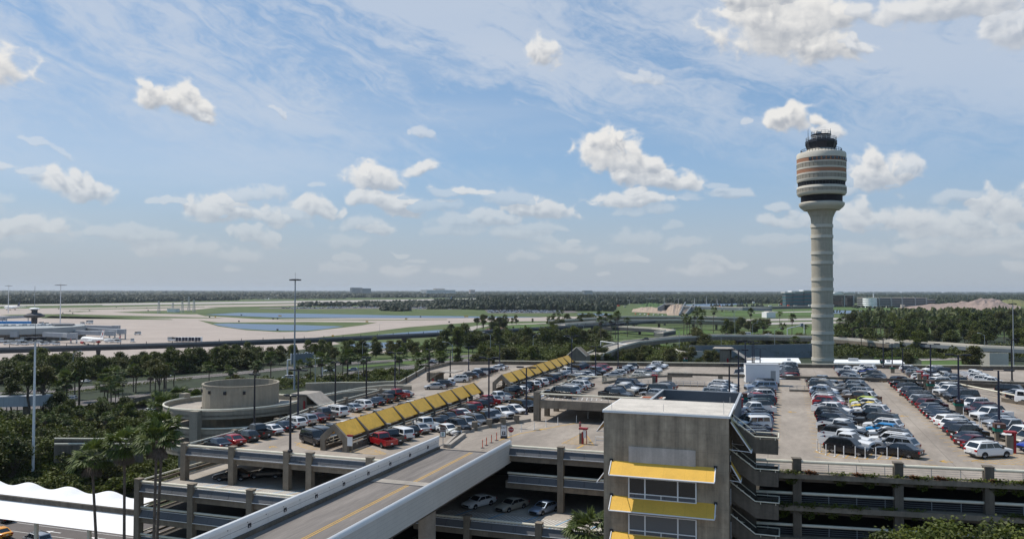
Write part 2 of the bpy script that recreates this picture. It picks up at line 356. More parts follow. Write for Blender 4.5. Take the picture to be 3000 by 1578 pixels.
    bl = fbm(U * 40, V * 52, 6, 8, .48, True); nn = fbm(U * 26, V * 30, 6, 9, .55)
    dens = Fm * 1.2 + (bl - .5) * 1.0 + (nn - .5) * .95 + .06
    k = 9; sh = dens - np.roll(np.roll(dens, -k, 0), 5, 1)
    far = sstep(R(11), R(3), V)
    alpha = sstep(-0.03, 0.52, dens) * np.clip(St, 0, 1) * (1 - .42 * far)
    alpha = alpha * (.5 + .5 * sstep(0.05, 0.7, dens))
    relief = fbm(U * 55, V * 70, 5, 31, .6, True)
    shade = np.clip(.66 + .34 * np.clip(Sm, -1, 1) + .75 * sh + (bl - .5) * .22 + (relief - .5) * .14 - .30 * sstep(.45, 1.2, dens), 0, 1)
    # cirrus: long veils drawn out on a slant, ribbed by finer wisps
    cu = U + .35 * V; cv = V + .30 * U
    wx = (fbm(cu * 4, cv * 6, 3, 12) - .5); wy = (fbm(cu * 14, cv * 30, 4, 22) - .5)
    base = fbm(cu * 3.0 + wx * .5 + 3.3, cv * 8.5 + wx * .8, 4, 13, .5); wisp = fbm(cu * 22 + wy * 2, cv * 85 + wy * 5 + wx * 8, 6, 14, .66); cell = fbm(U * 70, V * 110, 4, 15, .6)
    left = sstep(R(-22), R(-42), U) * .10 + sstep(R(-2), R(8), U) * sstep(R(20), R(12), V) * .10
    cir = sstep(.40, .74, base + left + (wisp - .5) * .42 + (cell - .5) * .14) * sstep(R(5), R(15), V) * .62
    veil = sstep(.35, .75, fbm(U * 2.2 + 4, V * 14, 5, 16, .5)) * sstep(R(1), R(8), V) * sstep(R(30), R(8), V) * .30
    cir = np.clip(cir + veil * (1 - cir), 0, 1)
    edge = sstep(0, R(7), U - AZ0) * sstep(0, R(7), AZ1 - U) * sstep(0, R(7), EL1 - V)
    buf = np.ones((H_, W_, 4), np.float32); buf[..., 0] = shade; buf[..., 1] = alpha * edge; buf[..., 2] = cir * edge
    im = bpy.data.images.new('cloud_map', W_, H_, alpha=False, float_buffer=True, is_data=True); im.pixels.foreach_set(buf.ravel()); im.update(); im.pack()
    return im
def make_world():
    w = bpy.data.worlds.new('World'); SC.world = w; w.use_nodes = True
    w.cycles.sampling_method = 'MANUAL'; w.cycles.sample_map_resolution = 512
    nt = w.node_tree; N = nt.nodes; L = nt.links; N.clear()
    def inp(s, v):
        if isinstance(v, (int, float)): s.default_value = v
        else: L.new(v, s)
    def mt(op, a, b=0.0, c=0.0):
        n = N.new('ShaderNodeMath'); n.operation = op; inp(n.inputs[0], a); inp(n.inputs[1], b); inp(n.inputs[2], c); return n.outputs[0]
    def mr(v, a, b, lo=0.0, hi=1.0):
        n = N.new('ShaderNodeMapRange'); n.interpolation_type = 'SMOOTHSTEP'
        inp(n.inputs['Value'], v); n.inputs['From Min'].default_value = a; n.inputs['From Max'].default_value = b
        n.inputs['To Min'].default_value = lo; n.inputs['To Max'].default_value = hi; return n.outputs['Result']
    def mix(f, a, b):
        n = N.new('ShaderNodeMix'); n.data_type = 'RGBA'; inp(n.inputs[0], f)
        for i, v in ((6, a), (7, b)):
            if isinstance(v, tuple): n.inputs[i].default_value = (*v, 1)
            else: L.new(v, n.inputs[i])
        return n.outputs[2]
    tc = N.new('ShaderNodeTexCoord'); sx = N.new('ShaderNodeSeparateXYZ'); L.new(tc.outputs['Generated'], sx.inputs[0])
    X, Y, Z = sx.outputs
    az = mt('ARCTAN2', X, Y); el = mt('ARCSINE', Z)
    sky = N.new('ShaderNodeTexSky'); sky.sky_type = 'NISHITA'; sky.sun_disc = False; sky.sun_elevation = SUN_EL
    sky.sun_rotation = math.atan2(SUN_DIR.x, SUN_DIR.y); sky.altitude = 50; sky.air_density = 1.0; sky.dust_density = SKYP['dust']; sky.ozone_density = SKYP['ozone']
    cb = N.new('ShaderNodeCombineXYZ'); L.new(mt('DIVIDE', mt('SUBTRACT', az, AZ0), AZ1 - AZ0), cb.inputs[0]); L.new(mt('DIVIDE', mt('SUBTRACT', el, EL0), EL1 - EL0), cb.inputs[1])
    im = N.new('ShaderNodeTexImage'); im.image = cloud_map(); im.extension = 'CLIP'; im.interpolation = 'Linear'; L.new(cb.outputs[0], im.inputs[0])
    sp = N.new('ShaderNodeSeparateColor'); L.new(im.outputs[0], sp.inputs[0]); sh, al, ci = sp.outputs
    skyc = mix(mr(el, SKYP['hz'], -0.02), mix(SKYP['veil'], sky.outputs[0], SKYP['veilc']), SKYP['horizon'])
    cA = mix(ci, skyc, SKYP['cirrus'])
    ccol = mix(sh, SKYP['belly'], SKYP['crest'])
    cC = mix(al, cA, mix(mr(el, 0.16, 0.0, 0, .45), ccol, SKYP['lowcloud']))
    bg = N.new('ShaderNodeBackground'); L.new(cC, bg.inputs[0]); bg.inputs[1].default_value = SKYP['strength']
    out = N.new('ShaderNodeOutputWorld'); L.new(bg.outputs[0], out.inputs['Surface'])
SKYP = dict(strength=0.1, dust=.3, ozone=1.6, hz=0.17, horizon=(4.15, 4.65, 5.25), veil=.5, veilc=(2.75, 4.7, 7.5), cirrus=(6.3, 6.8, 7.6), belly=(4.4, 4.7, 5.2), crest=(8.3, 8.2, 8.0), lowcloud=(5.3, 5.5, 5.8))
make_world()
SC.view_settings.view_transform = 'Standard'; SC.view_settings.look = 'None'; SC.view_settings.gamma = 1; SC.view_settings.exposure = 0
SC.cycles.max_bounces = 6; SC.cycles.volume_bounces = 0; SC.cycles.transparent_max_bounces = 6
SC.cycles.use_denoising = True
# ------------------------------------------------------------------ the parking garage
ZL, ZU = 19.0, 22.5
GA = thing('parking_garage', 'large weathered concrete parking garage with open decks and cream pipe rails', 'parking garage', (-75.5, 86, 0))
left_edge = [(-75.5, 86), (-75.8, 107), (-78.3, 120), (-79.2, 147), (-80.5, 156), (-86, 176), (-90.9, 194), (-92, 213), (-81, 218.6)]
fe0, fe1 = (-80.2, 218.6), (78.0, 257.5)
poly = [(-75.5, 86), (-44.5, 86), (-44.5, 100), (-4.6, 100), (-4.6, 130), (78, 130), fe1] + left_edge[::-1][:-1]
MB().prism(poly, ZL - 0.35, ZL).build('roof_deck', 'deck', GA)
# beam under the left edge, parapet and rail of the left side
le1 = left_edge[:4]; le2 = [(-81.2, 158.5)] + left_edge[5:]
b = MB(); b.wall(le1, 0.3, ZL - 1.3, ZL - 0.36); b.wall(le2, 0.3, ZL - 1.3, ZL - 0.36); b.build('edge_beam', 'conc', GA)
b = MB(); b.wall([(p[0] - .1, p[1]) for p in le1], 0.2, ZL + 0.0, ZL + 0.55); b.wall([(p[0] - .1, p[1]) for p in le2], 0.25, ZL, ZL + 0.9); b.build('parapet', 'conc', GA)
b = MB(); b.pipe([(p[0], p[1], ZL + 1.02) for p in le1], 0.11); b.pipe([(p[0] - .1, p[1], ZL + 1.05) for p in le2[:3]], 0.11); b.build('guard_rail', 'cream', GA)
for (x, y) in [(-75.9, 97), (-76.4, 108), (-78.0, 120), (-78.9, 133), (-79.3, 147.2), (-81.4, 159), (-84, 169), (-87.3, 181), (-90.9, 194)]:
    MB().ob(x, y, 0.0, ZL + 1.25, 0.75, 0.75).build('pillar', 'conc', GA)
b = MB(); b.wall([fe0, fe1], 0.3, ZL - 1.3, ZL + 0.85); b.build('far_parapet', 'concd', GA)
b = MB(); b.pipe([(*fe0, ZL + 1.1), (*fe1, ZL + 1.1)], 0.12); b.build('guard_rail', 'cream', GA)

def facade(p0, p1, floors, pillars, style='louvre', zfoot=0.0, ztop=None, first_rail=True):
    """one face of the garage: spandrel, sloping metal panels and pipe rail for each floor in floors, then the pillars"""
    dx, dy = p1[0] - p0[0], p1[1] - p0[1]; l = math.hypot(dx, dy); ux, uy = dx / l, dy / l; nx, ny = uy, -ux   # outward (towards -Y)
    P = lambda s, o=0.0: (p0[0] + ux * s + nx * o, p0[1] + uy * s + ny * o)
    for zf in floors:
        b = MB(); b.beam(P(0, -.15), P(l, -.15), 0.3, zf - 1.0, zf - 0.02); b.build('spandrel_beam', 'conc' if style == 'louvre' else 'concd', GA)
        cuts = [0] + sorted(pillars) + [l]
        r = MB(); q = MB(); thin = MB()
        for i in range(len(cuts) - 1):
            a, c = cuts[i] + .42, cuts[i + 1] - .42
            if c - a < 1: continue
            r.tube((*P(a - .1, .05), zf + 1.0), (*P(c + .1, .05), zf + 1.0), 0.15, 8)
            if style == 'louvre':
                for k in range(3):
                    s0, s1 = a + (c - a) * k / 3 + .02, a + (c - a) * (k + 1) / 3 - .02
                    A, B = P(s0, .02), P(s1, .02); A2, B2 = P(s0, .42), P(s1, .42)
                    q.quad((*A2, zf - .12), (*B2, zf - .12), (*B, zf + .68), (*A, zf + .68))
                    q.quad((*P(s0, -.02), zf - .12), (*P(s0, -.02), zf + .68), (*P(s1, -.02), zf + .68), (*P(s1, -.02), zf - .12))
                    q.quad((*A, zf + .68), (*B, zf + .68), (*P(s1, -.02), zf + .68), (*P(s0, -.02), zf + .68))
                thin.beam(P(a, .44), P(c, .44), .05, zf - .17, zf - .10)
                thin.beam(P(a, 0.03), P(c, 0.03), .08, zf + .69, zf + .74)
            else:
                for h in (.22, .42, .62, .82): thin.tube((*P(a, 0), zf + h), (*P(c, 0), zf + h), .012, 4)
                for s in np.arange(a, c, 2.6): thin.tube((*P(s, 0), zf), (*P(s, 0), zf + 1.0), .03, 4)
        r.build('guard_rail', 'cream', GA)
        if style == 'louvre': q.build('louvre_panel', 'louvre', GA); thin.build('panel_edge', 'white', GA)
        else:
            thin.build('wire_fence', 'steel', GA)
            MB().beam(P(0, .42), P(l, .42), .82, zf - .55, zf - .05).build('planter_ledge', 'conc', GA)
    for s in pillars:
        x, y = P(s, .04); a = math.atan2(uy, ux)
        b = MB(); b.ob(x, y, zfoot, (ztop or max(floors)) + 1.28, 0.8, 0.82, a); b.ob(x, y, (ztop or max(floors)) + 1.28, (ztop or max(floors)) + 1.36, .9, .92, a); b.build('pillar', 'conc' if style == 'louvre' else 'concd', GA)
# A: left roof front; B: front right of the bridge; terraces below them; C: planted front of the upper deck
facade((-75.5, 86.3), (-44.7, 86.3), [ZL], [0.2, 7.8, 16.1, 19.4, 27.8], zfoot=15.45)
facade((-77.4, 80.4), (-45.3, 80.4), [15.45, 12.25, 8.9, 5.5], [0.2, 8.4, 17.0, 26.0], ztop=15.45)
facade((-35.2, 100.2), (-4.8, 100.2), [ZL, 15.45], [7.6, 16.8, 26], zfoot=11.9)
facade((-44.0, 90.6), (-17.4, 90.6), [11.9, 8.5, 5.2], [7.3, 16.4, 25.5])
facade((-4.8, 84.4), (42, 90.2), [22.5, 19.35, 16.2, 13.1, 10.0], [5.8, 15.2, 23.2, 31.5, 40], style='wire')
MB().prism([(-77.3, 80.5), (-45.2, 80.5), (-45.2, 130), (-77.3, 130)], 15.15, 15.45).build('floor_slab', 'deck2', GA)
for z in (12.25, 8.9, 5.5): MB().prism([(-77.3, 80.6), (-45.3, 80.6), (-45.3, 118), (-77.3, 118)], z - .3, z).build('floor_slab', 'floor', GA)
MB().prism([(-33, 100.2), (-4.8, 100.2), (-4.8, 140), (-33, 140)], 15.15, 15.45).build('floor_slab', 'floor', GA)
MB().prism([(-44, 90.7), (-4.8, 90.7), (-4.8, 130), (-44, 130)], 11.6, 11.9).build('floor_slab', 'deck2', GA)
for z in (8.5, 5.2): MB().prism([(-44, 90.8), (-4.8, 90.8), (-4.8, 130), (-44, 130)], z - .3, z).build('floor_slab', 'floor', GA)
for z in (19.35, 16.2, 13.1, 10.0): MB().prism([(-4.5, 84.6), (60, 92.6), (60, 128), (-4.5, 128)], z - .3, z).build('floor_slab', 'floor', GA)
b = MB(); b.box(-76, -33, 117.5, 118, 0, 15.1); b.box(-44, -5, 129.5, 130, 0, 18.6); b.box(-4.5, 60, 128, 128.4, 0, 22.1); b.box(-75, -44, 117.2, 117.6, 15.5, 18.6); b.build('blackout_wall', 'dark', GA)  # near-black walls added to close off the open floors and keep them dark
# side parapets of the left terraces, with a sunlit rail running back
for zf in (15.45, 12.25, 8.9, 5.5):
    b = MB(); b.box(-77.5, -77.2, 80.6, 118, zf - 1.0, zf + .0); b.box(-77.5, -77.35, 80.6, 118, zf + .3, zf + .6); b.build('side_beam', 'conc', GA)
    MB().tube((-77.4, 80.6, zf + 1.0), (-77.4, 118, zf + 1.0), .12, 8).build('guard_rail', 'cream', GA)
# inner columns that stand in the sun or at the edge of the shade
for (x, y) in [(-68.5, 95), (-60, 95), (-51, 95), (-68.5, 108), (-60, 108)]: MB().ob(x, y, 0, 18.6, .7, .7).build('pillar', 'concd', GA)
# ---- the upper deck, one storey above the left deck
ud = [(-38.9, 126.6), (-38.9, 155.3), (-34.0, 155.6), (-32.3, 152.5), (-31.6, 157), (-29.6, 163), (-26.8, 167.5), (-22, 170), (43, 176), (60, 178), (60, 92.4), (-4.6, 84.6), (-4.6, 126.6)]
MB().prism(ud, ZU - .35, ZU).build('upper_deck', 'deck', GA)
b = MB(); b.box(-39.0, -4.6, 126.45, 126.75, ZU - 1.35, ZU - .02); b.wall([(-38.95, 126.8), (-38.95, 155.3)], .3, ZU - 1.1, ZU - .02); b.wall([(-38.9, 155.4), (-34, 155.7)], .3, ZU - 1.1, ZU - .02); b.build('edge_beam', 'conc', GA)
b = MB(); b.pipe([(-38.9, 126.6, ZU + 1), (-17, 126.6, ZU + 1)], .13, 8); b.pipe([(-38.9, 127, ZU + .98), (-38.9, 155.3, ZU + .98), (-34.2, 155.6, ZU + .98)], .13, 8); b.build('guard_rail', 'cream', GA)
b = MB()
for h in (.25, .5, .75): b.tube((-38.5, 126.6, ZU + h), (-17, 126.6, ZU + h), .012, 4)
for x in np.arange(-36, -17, 3.0): b.tube((x, 126.6, ZU), (x, 126.6, ZU + 1), .03, 4)
b.build('wire_fence', 'steel', GA)
MB().ob(-39.0, 126.7, ZL, ZU + 1.3, 1.0, 1.0).build('pillar', 'conc', GA)
for (x, y) in [(-38.9, 132.2), (-38.9, 138), (-38.9, 144), (-38.9, 150), (-34, 155.7)]: MB().ob(x, y, ZL, ZU + 1.2, .8, .8).build('pillar', 'conc', GA)
for (x, y) in [(-29, 132), (-20, 132), (-29, 141), (-20, 141)]: MB().ob(x, y, ZL, ZU - .4, .8, .8).build('pillar', 'concd', GA)
# curving ramp wall and tubular railing behind the upper deck
cw = [(-33.6, 152.2), (-32.6, 155.5), (-30.6, 161), (-27.6, 165.8), (-23.8, 169.2), (-18.5, 170.6)]
MB().wall(cw, .3, ZU - .6, ZU + .35).build('ramp_wall', 'conc', GA)
b = MB()
for h in (.55, .85, 1.15): b.pipe([(x, y, ZU + h) for x, y in cw], .045, 5)
for i in range(len(cw) - 1):
    for k in range(4):
        t = k / 4; x = cw[i][0] * (1 - t) + cw[i + 1][0] * t; y = cw[i][1] * (1 - t) + cw[i + 1][1] * t; b.tube((x, y, ZU + .3), (x, y, ZU + 1.15), .045, 5)
b.build('ramp_railing', 'cream', GA)
# height-limit beam across the back of the upper deck, on stub posts
bl = [(-22.0, 158.6), (-2.0, 160.6), (23.6, 163.0), (45, 164.8)]
b = MB(); b.wall(bl, .35, 24.0, 24.42); b.build('height_beam', 'concd', GA)
for (x, y) in [(-21.6, 158.7), (-12, 159.6), (-1.6, 160.7), (11.5, 161.9), (24.5, 163.1), (41, 164.5)]: MB().ob(x, y, ZU, 24.0, .9, .5, .1).build('beam_post', 'conc', GA)
for (x0, x1) in [(-30, -14), (-6.5, -1.8), (0.6, 12), (18.5, 28)]:
    y0 = 152 if x0 == -30 else 152.5; dy = (x1 - x0) * .09; b = MB()
    for h in (.35, .7, 1.05): b.tube((x0, y0, ZU + h), (x1, y0 + dy, ZU + h), .035, 5)
    for k in range(int((x1 - x0) / 1.3) + 1): t = k * 1.3; b.tube((x0 + t, y0 + t * .09, ZU), (x0 + t, y0 + t * .09, ZU + 1.05), .035, 5)
    b.build('ramp_railing', 'steel', GA); MB().beam((x0, 152.4), (x1, 152.4 + (x1 - x0) * .09), .25, ZU, ZU + .3).build('ramp_kerb', 'conc', GA)
# ---- right-hand ramp openings at the back (seen beside the white pickups)
MB().wall([(30, 170), (45, 171)], .3, ZU, ZU + .8).build('ramp_wall', 'concd', GA); MB().wall([(33.5, 150), (40, 140)], .3, ZU, ZU + .6).build('ramp_wall', 'concd', GA)
for q, r_ in (([(29, 171, ZU + 1.1), (60, 174, ZU + 1.1)], .12), ([(29.5, 168, ZU + 1.0), (36, 150, ZU + 1.0)], .14), ([(41, 128, ZU + 1), (38.5, 141, ZU + 1), (55, 143, ZU + 1)], .12)): MB().pipe(q, r_).build('guard_rail', 'cream', GA)
for (x, y) in [(29, 171), (38, 172), (47, 173), (38.5, 141), (36, 150)]: MB().ob(x, y, ZU, ZU + 1.25, .7, .7).build('pillar', 'conc', GA)

# ---- curb wall with square stub pillars where the bridge road curves in
cf = [(-44.2, 100.8), (-46.3, 110.3), (-45.4, 114.8), (-44.2, 118.0), (-42.8, 120.6), (-41.4, 123.2), (-40.0, 125.9)]
MB().wall(cf, .45, ZL, ZL + .45).build('curb_wall', 'deck2', GA)
for (x, y) in cf[1:-1]:
    MB().ob(x, y, ZL, ZL + 1.35, .85, .85, .3).build('stub_pillar', 'conc', GA)
b = MB(); b.pipe([(-46.3, 110, ZL + 1.15), (-46.0, 101, ZL + 1.05)], .13, 8); b.build('guard_rail', 'cream', GA)
b = MB(); b.wall([(-43.6, 100.6), (-45.0, 109.6)], .5, ZL, ZL + .5); b.build('curb_wall', 'deck2', GA)
# painted marks on the decks: stall lines, hatching and arrows
def stripe(b, x, y, ln, w, a, z): b.ob(x, y, z, z + .006, ln, w, a)
yl = MB(); wl = MB()
for k in range(20):
    y = 89 + k * 2.9; stripe(yl, -70.9, y, 2.4, .11, R(157), ZL); stripe(yl, -51.3, y + 6, 2.4, .11, R(145), ZL); stripe(yl, -65.2, y + 8, 2.0, .11, R(-30), ZL)
for k in range(22):
    stripe(yl, -51.6, 152 + k * 2.9, 2.2, .11, R(150), ZL); stripe(yl, -70.6, 160 + k * 2.9, 2.0, .11, R(212), ZL)
for k in range(30):
    y = 93 + k * 2.75
    stripe(yl, 3.6, y, 1.6, .1, R(-25), ZU); stripe(yl, 14.1, y, 1.6, .1, R(155), ZU); stripe(yl, 18.9, y + 4, 2.6, .1, R(32), ZU); stripe(yl, 30, y + 7, 2.2, .1, R(212), ZU); stripe(yl, -1.4, y + 6, 1.6, .1, R(205), ZU)
    if k < 18: stripe(yl, 34.6, y + 16, 2.2, .1, R(-27), ZU)
def hatch(b, pts, z, step, ang, w=.1):
    """diagonal hatching clipped to a convex outline"""
    n = len(pts); ca, sa = math.cos(ang), math.sin(ang)
    for i in range(n): p, q = pts[i], pts[(i + 1) % n]; b.beam(p, q, w, z, z + .006)
    proj = [-p[0] * sa + p[1] * ca for p in pts]; d = min(proj) + step
    while d < max(proj):
        hit = []
        for i in range(n):
            a, c = proj[i], proj[(i + 1) % n]
            if (a - d) * (c - d) < 0: t = (d - a) / (c - a); hit.append((pts[i][0] + t * (pts[(i + 1) % n][0] - pts[i][0]), pts[i][1] + t * (pts[(i + 1) % n][1] - pts[i][1])))
        if len(hit) >= 2: b.beam(hit[0], hit[1], w, z, z + .006)
        d += step
hatch(yl, [at(*p, ZL) for p in [(868, 1303), (880, 1295), (912, 1303), (946, 1313), (952, 1318), (905, 1315)]], ZL + .004, .55, R(-20))
hatch(yl, [at(*p, ZL) for p in [(1020, 1322), (1072, 1309), (1110, 1319), (1131, 1328), (1120, 1331), (1040, 1326)]], ZL + .004, .55, R(-5))
hatch(yl, [at(*p, ZL) for p in [(1646, 1298), (1700, 1272), (1720, 1275), (1740, 1304), (1700, 1301)]], ZL + .004, .6, R(60))
hatch(yl, [at(*p, ZU) for p in [(2388, 1319), (2400, 1326), (2440, 1338), (2520, 1344), (2650, 1345), (2705, 1341), (2640, 1330), (2530, 1322)]], ZU + .004, 1.0, R(75))
hatch(yl, [at(*p, ZU) for p in [(2845, 1350), (2990, 1325), (3040, 1340), (3040, 1362), (2920, 1358)]], ZU + .004, .75, R(125))
for (x0, y0, x1, y1) in [(1345, 1126, 1400, 1118), (1598, 1165, 1745, 1172), (2410, 1103, 2440, 1105)]:
    a = at(x0, y0, ZL); c = at(x1, y1, ZL)
hatch(wl, [at(*p, ZU) for p in [(1590, 1166), (1606, 1161), (1740, 1166), (1790, 1172), (1700, 1172)]], ZU + .004, .8, R(100), .12)
hatch(yl, [at(*p, ZL) for p in [(1030, 1212), (1062, 1205), (1078, 1209), (1050, 1218)]], ZL + .004, .7, R(70))
hatch(yl, [at(*p, ZL) for p in [(1345, 1124), (1405, 1115), (1395, 1122), (1360, 1127)]], ZL + .004, .9, R(70))
for (x, y, z) in [(800, 1308, ZL), (2320, 1206, ZU), (2648, 1218, ZU), (2772, 1351, ZU), (2480, 1152, ZU), (1590, 1257, ZL), (1945, 1080, ZL), (2500, 1072, ZL)]:
    X, Y = at(x, y, z); stripe(yl, X, Y, 1.3, .2, 0, z + .004); stripe(yl, X - .3, Y + .3, .9, .2, R(50), z + .004); stripe(yl, X - .3, Y - .3, .9, .2, R(-50), z + .004)
yl.wall([at(x, y, ZL) for x, y in [(1462, 1289), (1520, 1270), (1580, 1258), (1650, 1245), (1715, 1234)]], .22, ZL + .004, ZL + .012)
yl.beam(at(1690, 1312, ZL), at(1710, 1303, ZL), .3, ZL + .004, ZL + .01)
yl.build('yellow_marking', 'yline', GA); wl.build('white_marking', 'wline', GA)
# disabled bays on the terraces: pale hatching with blue borders
b = MB(); c = MB()
for x0 in (-73.5, -68.2, -63, -57.8, -52.6, -47.4):
    for k in range(14): b.beam((x0 + k * .33, 81.3), (x0 + k * .33 + 1.3, 85.9), .1, 15.45, 15.456)
    c.beam((x0 + 2.2, 81.4), (x0 + 3.6, 86.4), .14, 15.457, 15.462); c.beam((x0 + 4.6, 83), (x0 + 5.6, 87), .14, 15.457, 15.462)
for k in range(50): b.beam((-43 + k * .45, 91.6), (-41.4 + k * .45, 96.6), .13, 11.9, 11.906)
for x0 in (-40.5, -36, -31.5, -27.3, -23): c.beam((x0, 92.4), (x0 + 1.6, 97.6), .18, 11.907, 11.912)
b.build('white_marking', 'wline', GA); c.build('blue_marking', 'bline', GA)

# hanging plants along the planter ledge
def vine_mb(n, w, drop, rs):
    m = MB()
    for i in range(n):
        x = rs.gauss(0, w * .4); t = rs.random() ** 1.5; z = -t * drop * math.exp(-(x / w) ** 2) + rs.uniform(0, .35) * (1 - t); y = -.1 - rs.random() * .45 * (1 - t)
        s = rs.uniform(.05, .11); a = rs.uniform(0, 6.3); e = rs.uniform(-.9, .9)
        dx, dy, dz = math.cos(a) * s, math.sin(a) * s, math.sin(e) * s
        m.quad((x - dx, y - dy, z - dz), (x + dy, y - dx, z + s * .4), (x + dx, y + dy, z + dz), (x - dy, y + dx, z - s * .3))
    return m
rs = random.Random(3)
vproto = [vine_mb(420, 1.0, 1.1, rs).build('hanging_vine', FOL[1]) for _ in range(3)]; gproto = vine_mb(260, .7, .2, rs).build('hanging_vine', M('reddish_grass', (.13, .055, .02), .9, var=.4, scale=4))
def cline(s): return (-4.8 + s * .9924, 84.4 + s * .1230)
spots = [(2318, 0, 'v'), (2375, 0, 'g'), (2463, 0, 'v'), (2515, 0, 'g'), (2545, 0, 'v'), (2620, 0, 'v'), (2672, 0, 'g'), (2695, 0, 'v'), (2742, 0, 'g'), (2775, 0, 'v'), (2842, 0, 'v'), (2890, 0, 'g'), (2905, 0, 'v'), (2955, 0, 'v'), (2965, 0, 'g'), (2255, 0, 'v')]
spots += [(2290, 1, 'v'), (2370, 1, 'v'), (2440, 1, 'v'), (2505, 1, 'v'), (2600, 1, 'v'), (2675, 1, 'v'), (2950, 1, 'v')]
for i, (px, lv, k) in enumerate(sorted(spots, key=lambda t: (t[1], t[0]))):
    z = (22.45, 19.3)[lv]; X = at(px, 1390, 22.5)[0]; s = (X + 4.8) / .9924; x, y = cline(s); y -= .35
    pr = gproto if k == 'g' else vproto[i % 3]
    n = [q for q in sorted(spots, key=lambda t: (t[1], t[0])) if q[1] == lv and q[2] == k]; idx = n.index((px, lv, k)) + 1
    lab = ('reddish tuft of dry grass in the garage planter, %s from the left' if k == 'g' else ('green creeper spilling over the top planter ledge of the garage, %s from the left' if lv == 0 else 'green creeper hanging on the lower shaded ledge of the garage, %s from the left')) % ordinal(idx)
    o = dup(pr, (x, y, z), R(7), lab, 'plants along the garage ledges', scale=random.uniform(.85, 1.25)); o['category'] = 'creeper' if k == 'v' else 'grass tuft'; o.name = 'hanging_vine' if k == 'v' else 'dry_grass_tuft'
for p in vproto + [gproto]: bpy.data.objects.remove(p)

# ------------------------------------------------------------------ the stair and lift tower in front
TW = thing('stair_tower', 'square stained concrete tower with yellow awnings and a pale flat roof', 'stair tower', (-11.3, 84, 0))
X0, X1, Y0, Y1 = -17.4, -5.2, 79.3, 88.4
b = MB(); b.box(X0, X1, Y0, Y1, 0, 28.3); b.build('wall', 'block', TW)
b = MB(); b.box(X0 - .12, X1 + .12, Y0 - .12, Y1 + .12, 28.3, 28.52); b.build('roof_edge', 'white', TW)
b = MB(); b.box(X0 + .05, X1 - .05, Y0 + .05, Y1 - .05, 28.521, 28.56); b.build('roof', 'roofw', TW)
b = MB()
for x, y in ((-16.7, 79.9), (-11.5, 79.9), (-5.7, 79.9), (-5.6, 87.5), (-6.0, 84)): b.tube((x, y, 28.55), (x, y, 29.3), .02, 4)
b.build('lightning_rod', 'steel', TW)
b = MB(); b.box(-14.86, -8.32, 79.22, 79.3, 23.5, 25.05); b.build('blank_panel', M('pale_grey_render', (.50, .455, .41), .85, var=.12, scale=.6, streak=.3), TW)
for i, (zt, zb) in enumerate([(21.95, 20.45), (18.35, 16.85), (14.8, 13.3)]):
    w = MB(); w.box(-14.86, -8.32, 79.24, 79.3, zb - .45, zt); fr = w.build('window', 'glass' if i == 0 else 'bglass', TW)
    p = MB()
    for x in (-14.9, -13.3, -10.1, -8.36): p.box(x, x + .13, 79.14, 79.24, zb - .45, zt)
    for z in (zb - .5, zb - .05, zt): p.box(-14.9, -8.26, 79.13, 79.24, z, z + .09)
    p.box(-11.7, -11.62, 79.15, 79.24, zb - .45, zb)
    f2 = p.build('window_frame', 'white', fr)
    p = MB(); p.box(-14.8, -8.4, 79.19, 79.235, zb - .41, zb - .07); p.build('spandrel_glass', 'louvre', fr)
def awning(x0, x1, y, ztop, out, drop, mat, side=None):
    b = MB(); th = .04
    if side is None: P = [(x0, y, ztop), (x1, y, ztop), (x1, y - out, ztop - drop), (x0, y - out, ztop - drop)]
    else: P = [(side[0], y, ztop), (side[0], y + side[2], ztop), (side[0] + side[1] * out, y + side[2], ztop - drop), (side[0] + side[1] * out, y, ztop - drop)]
    b.add(P + [(p[0], p[1], p[2] - th) for p in P], [(0, 1, 2, 3), (7, 6, 5, 4), (0, 4, 5, 1), (1, 5, 6, 2), (2, 6, 7, 3), (3, 7, 4, 0)])
    a = b.build('awning', mat, TW)
    c = MB(); up = lambda p, d=.03: (p[0], p[1], p[2] + d)
    c.tube(up(P[0]), up(P[3]), .06, 6); c.tube(up(P[1]), up(P[2]), .06, 6); c.tube(up(P[3], -.03), up(P[2], -.03), .07, 6)
    for q, s in ((P[3], P[0]), (P[2], P[1])): c.tube(q, (s[0], s[1], s[2] - drop * .95), .035, 5)
    c.build('awning_arm', 'wpole', a)
    c = MB()
    for q in (P[0], P[1]): c.ob(q[0], q[1], q[2] - .1, q[2] + .16, .32, .22)
    c.build('awning_bracket', 'black', a)
for z in (23.55, 20.1, 16.55): awning(-16.6, -6.45, Y0 - .02, z, 1.35, 1.15, 'yellow')
awning(0, 0, Y0 + .6, 28.0, 2.0, 2.9, 'olive', (X1 + .02, 1, 3.2)); awning(0, 0, Y0 + .6, 23.9, 1.0, 1.7, 'yellow', (X1 + .02, 1, 2.6))
awning(0, 0, Y0 + 5.4, 28.0, 1.9, 2.6, 'yellow', (X0 - .02, -1, 3.2)); awning(0, 0, Y0 + 1.0, 22.2, .9, 1.2, 'yellow', (X0 - .02, -1, 2.4))
# side windows on the right flank
for z in (24.6, 21.4, 18.2, 15.0):
    f = MB(); f.box(X1, X1 + .05, 80.4, 83.6, z - 1.6, z); f = f.build('window', 'glass', TW); p = MB()
    for y in (80.35, 81.95, 83.55): p.box(X1 + .05, X1 + .12, y, y + .09, z - 1.6, z)
    p.build('window_frame', 'steel', f)
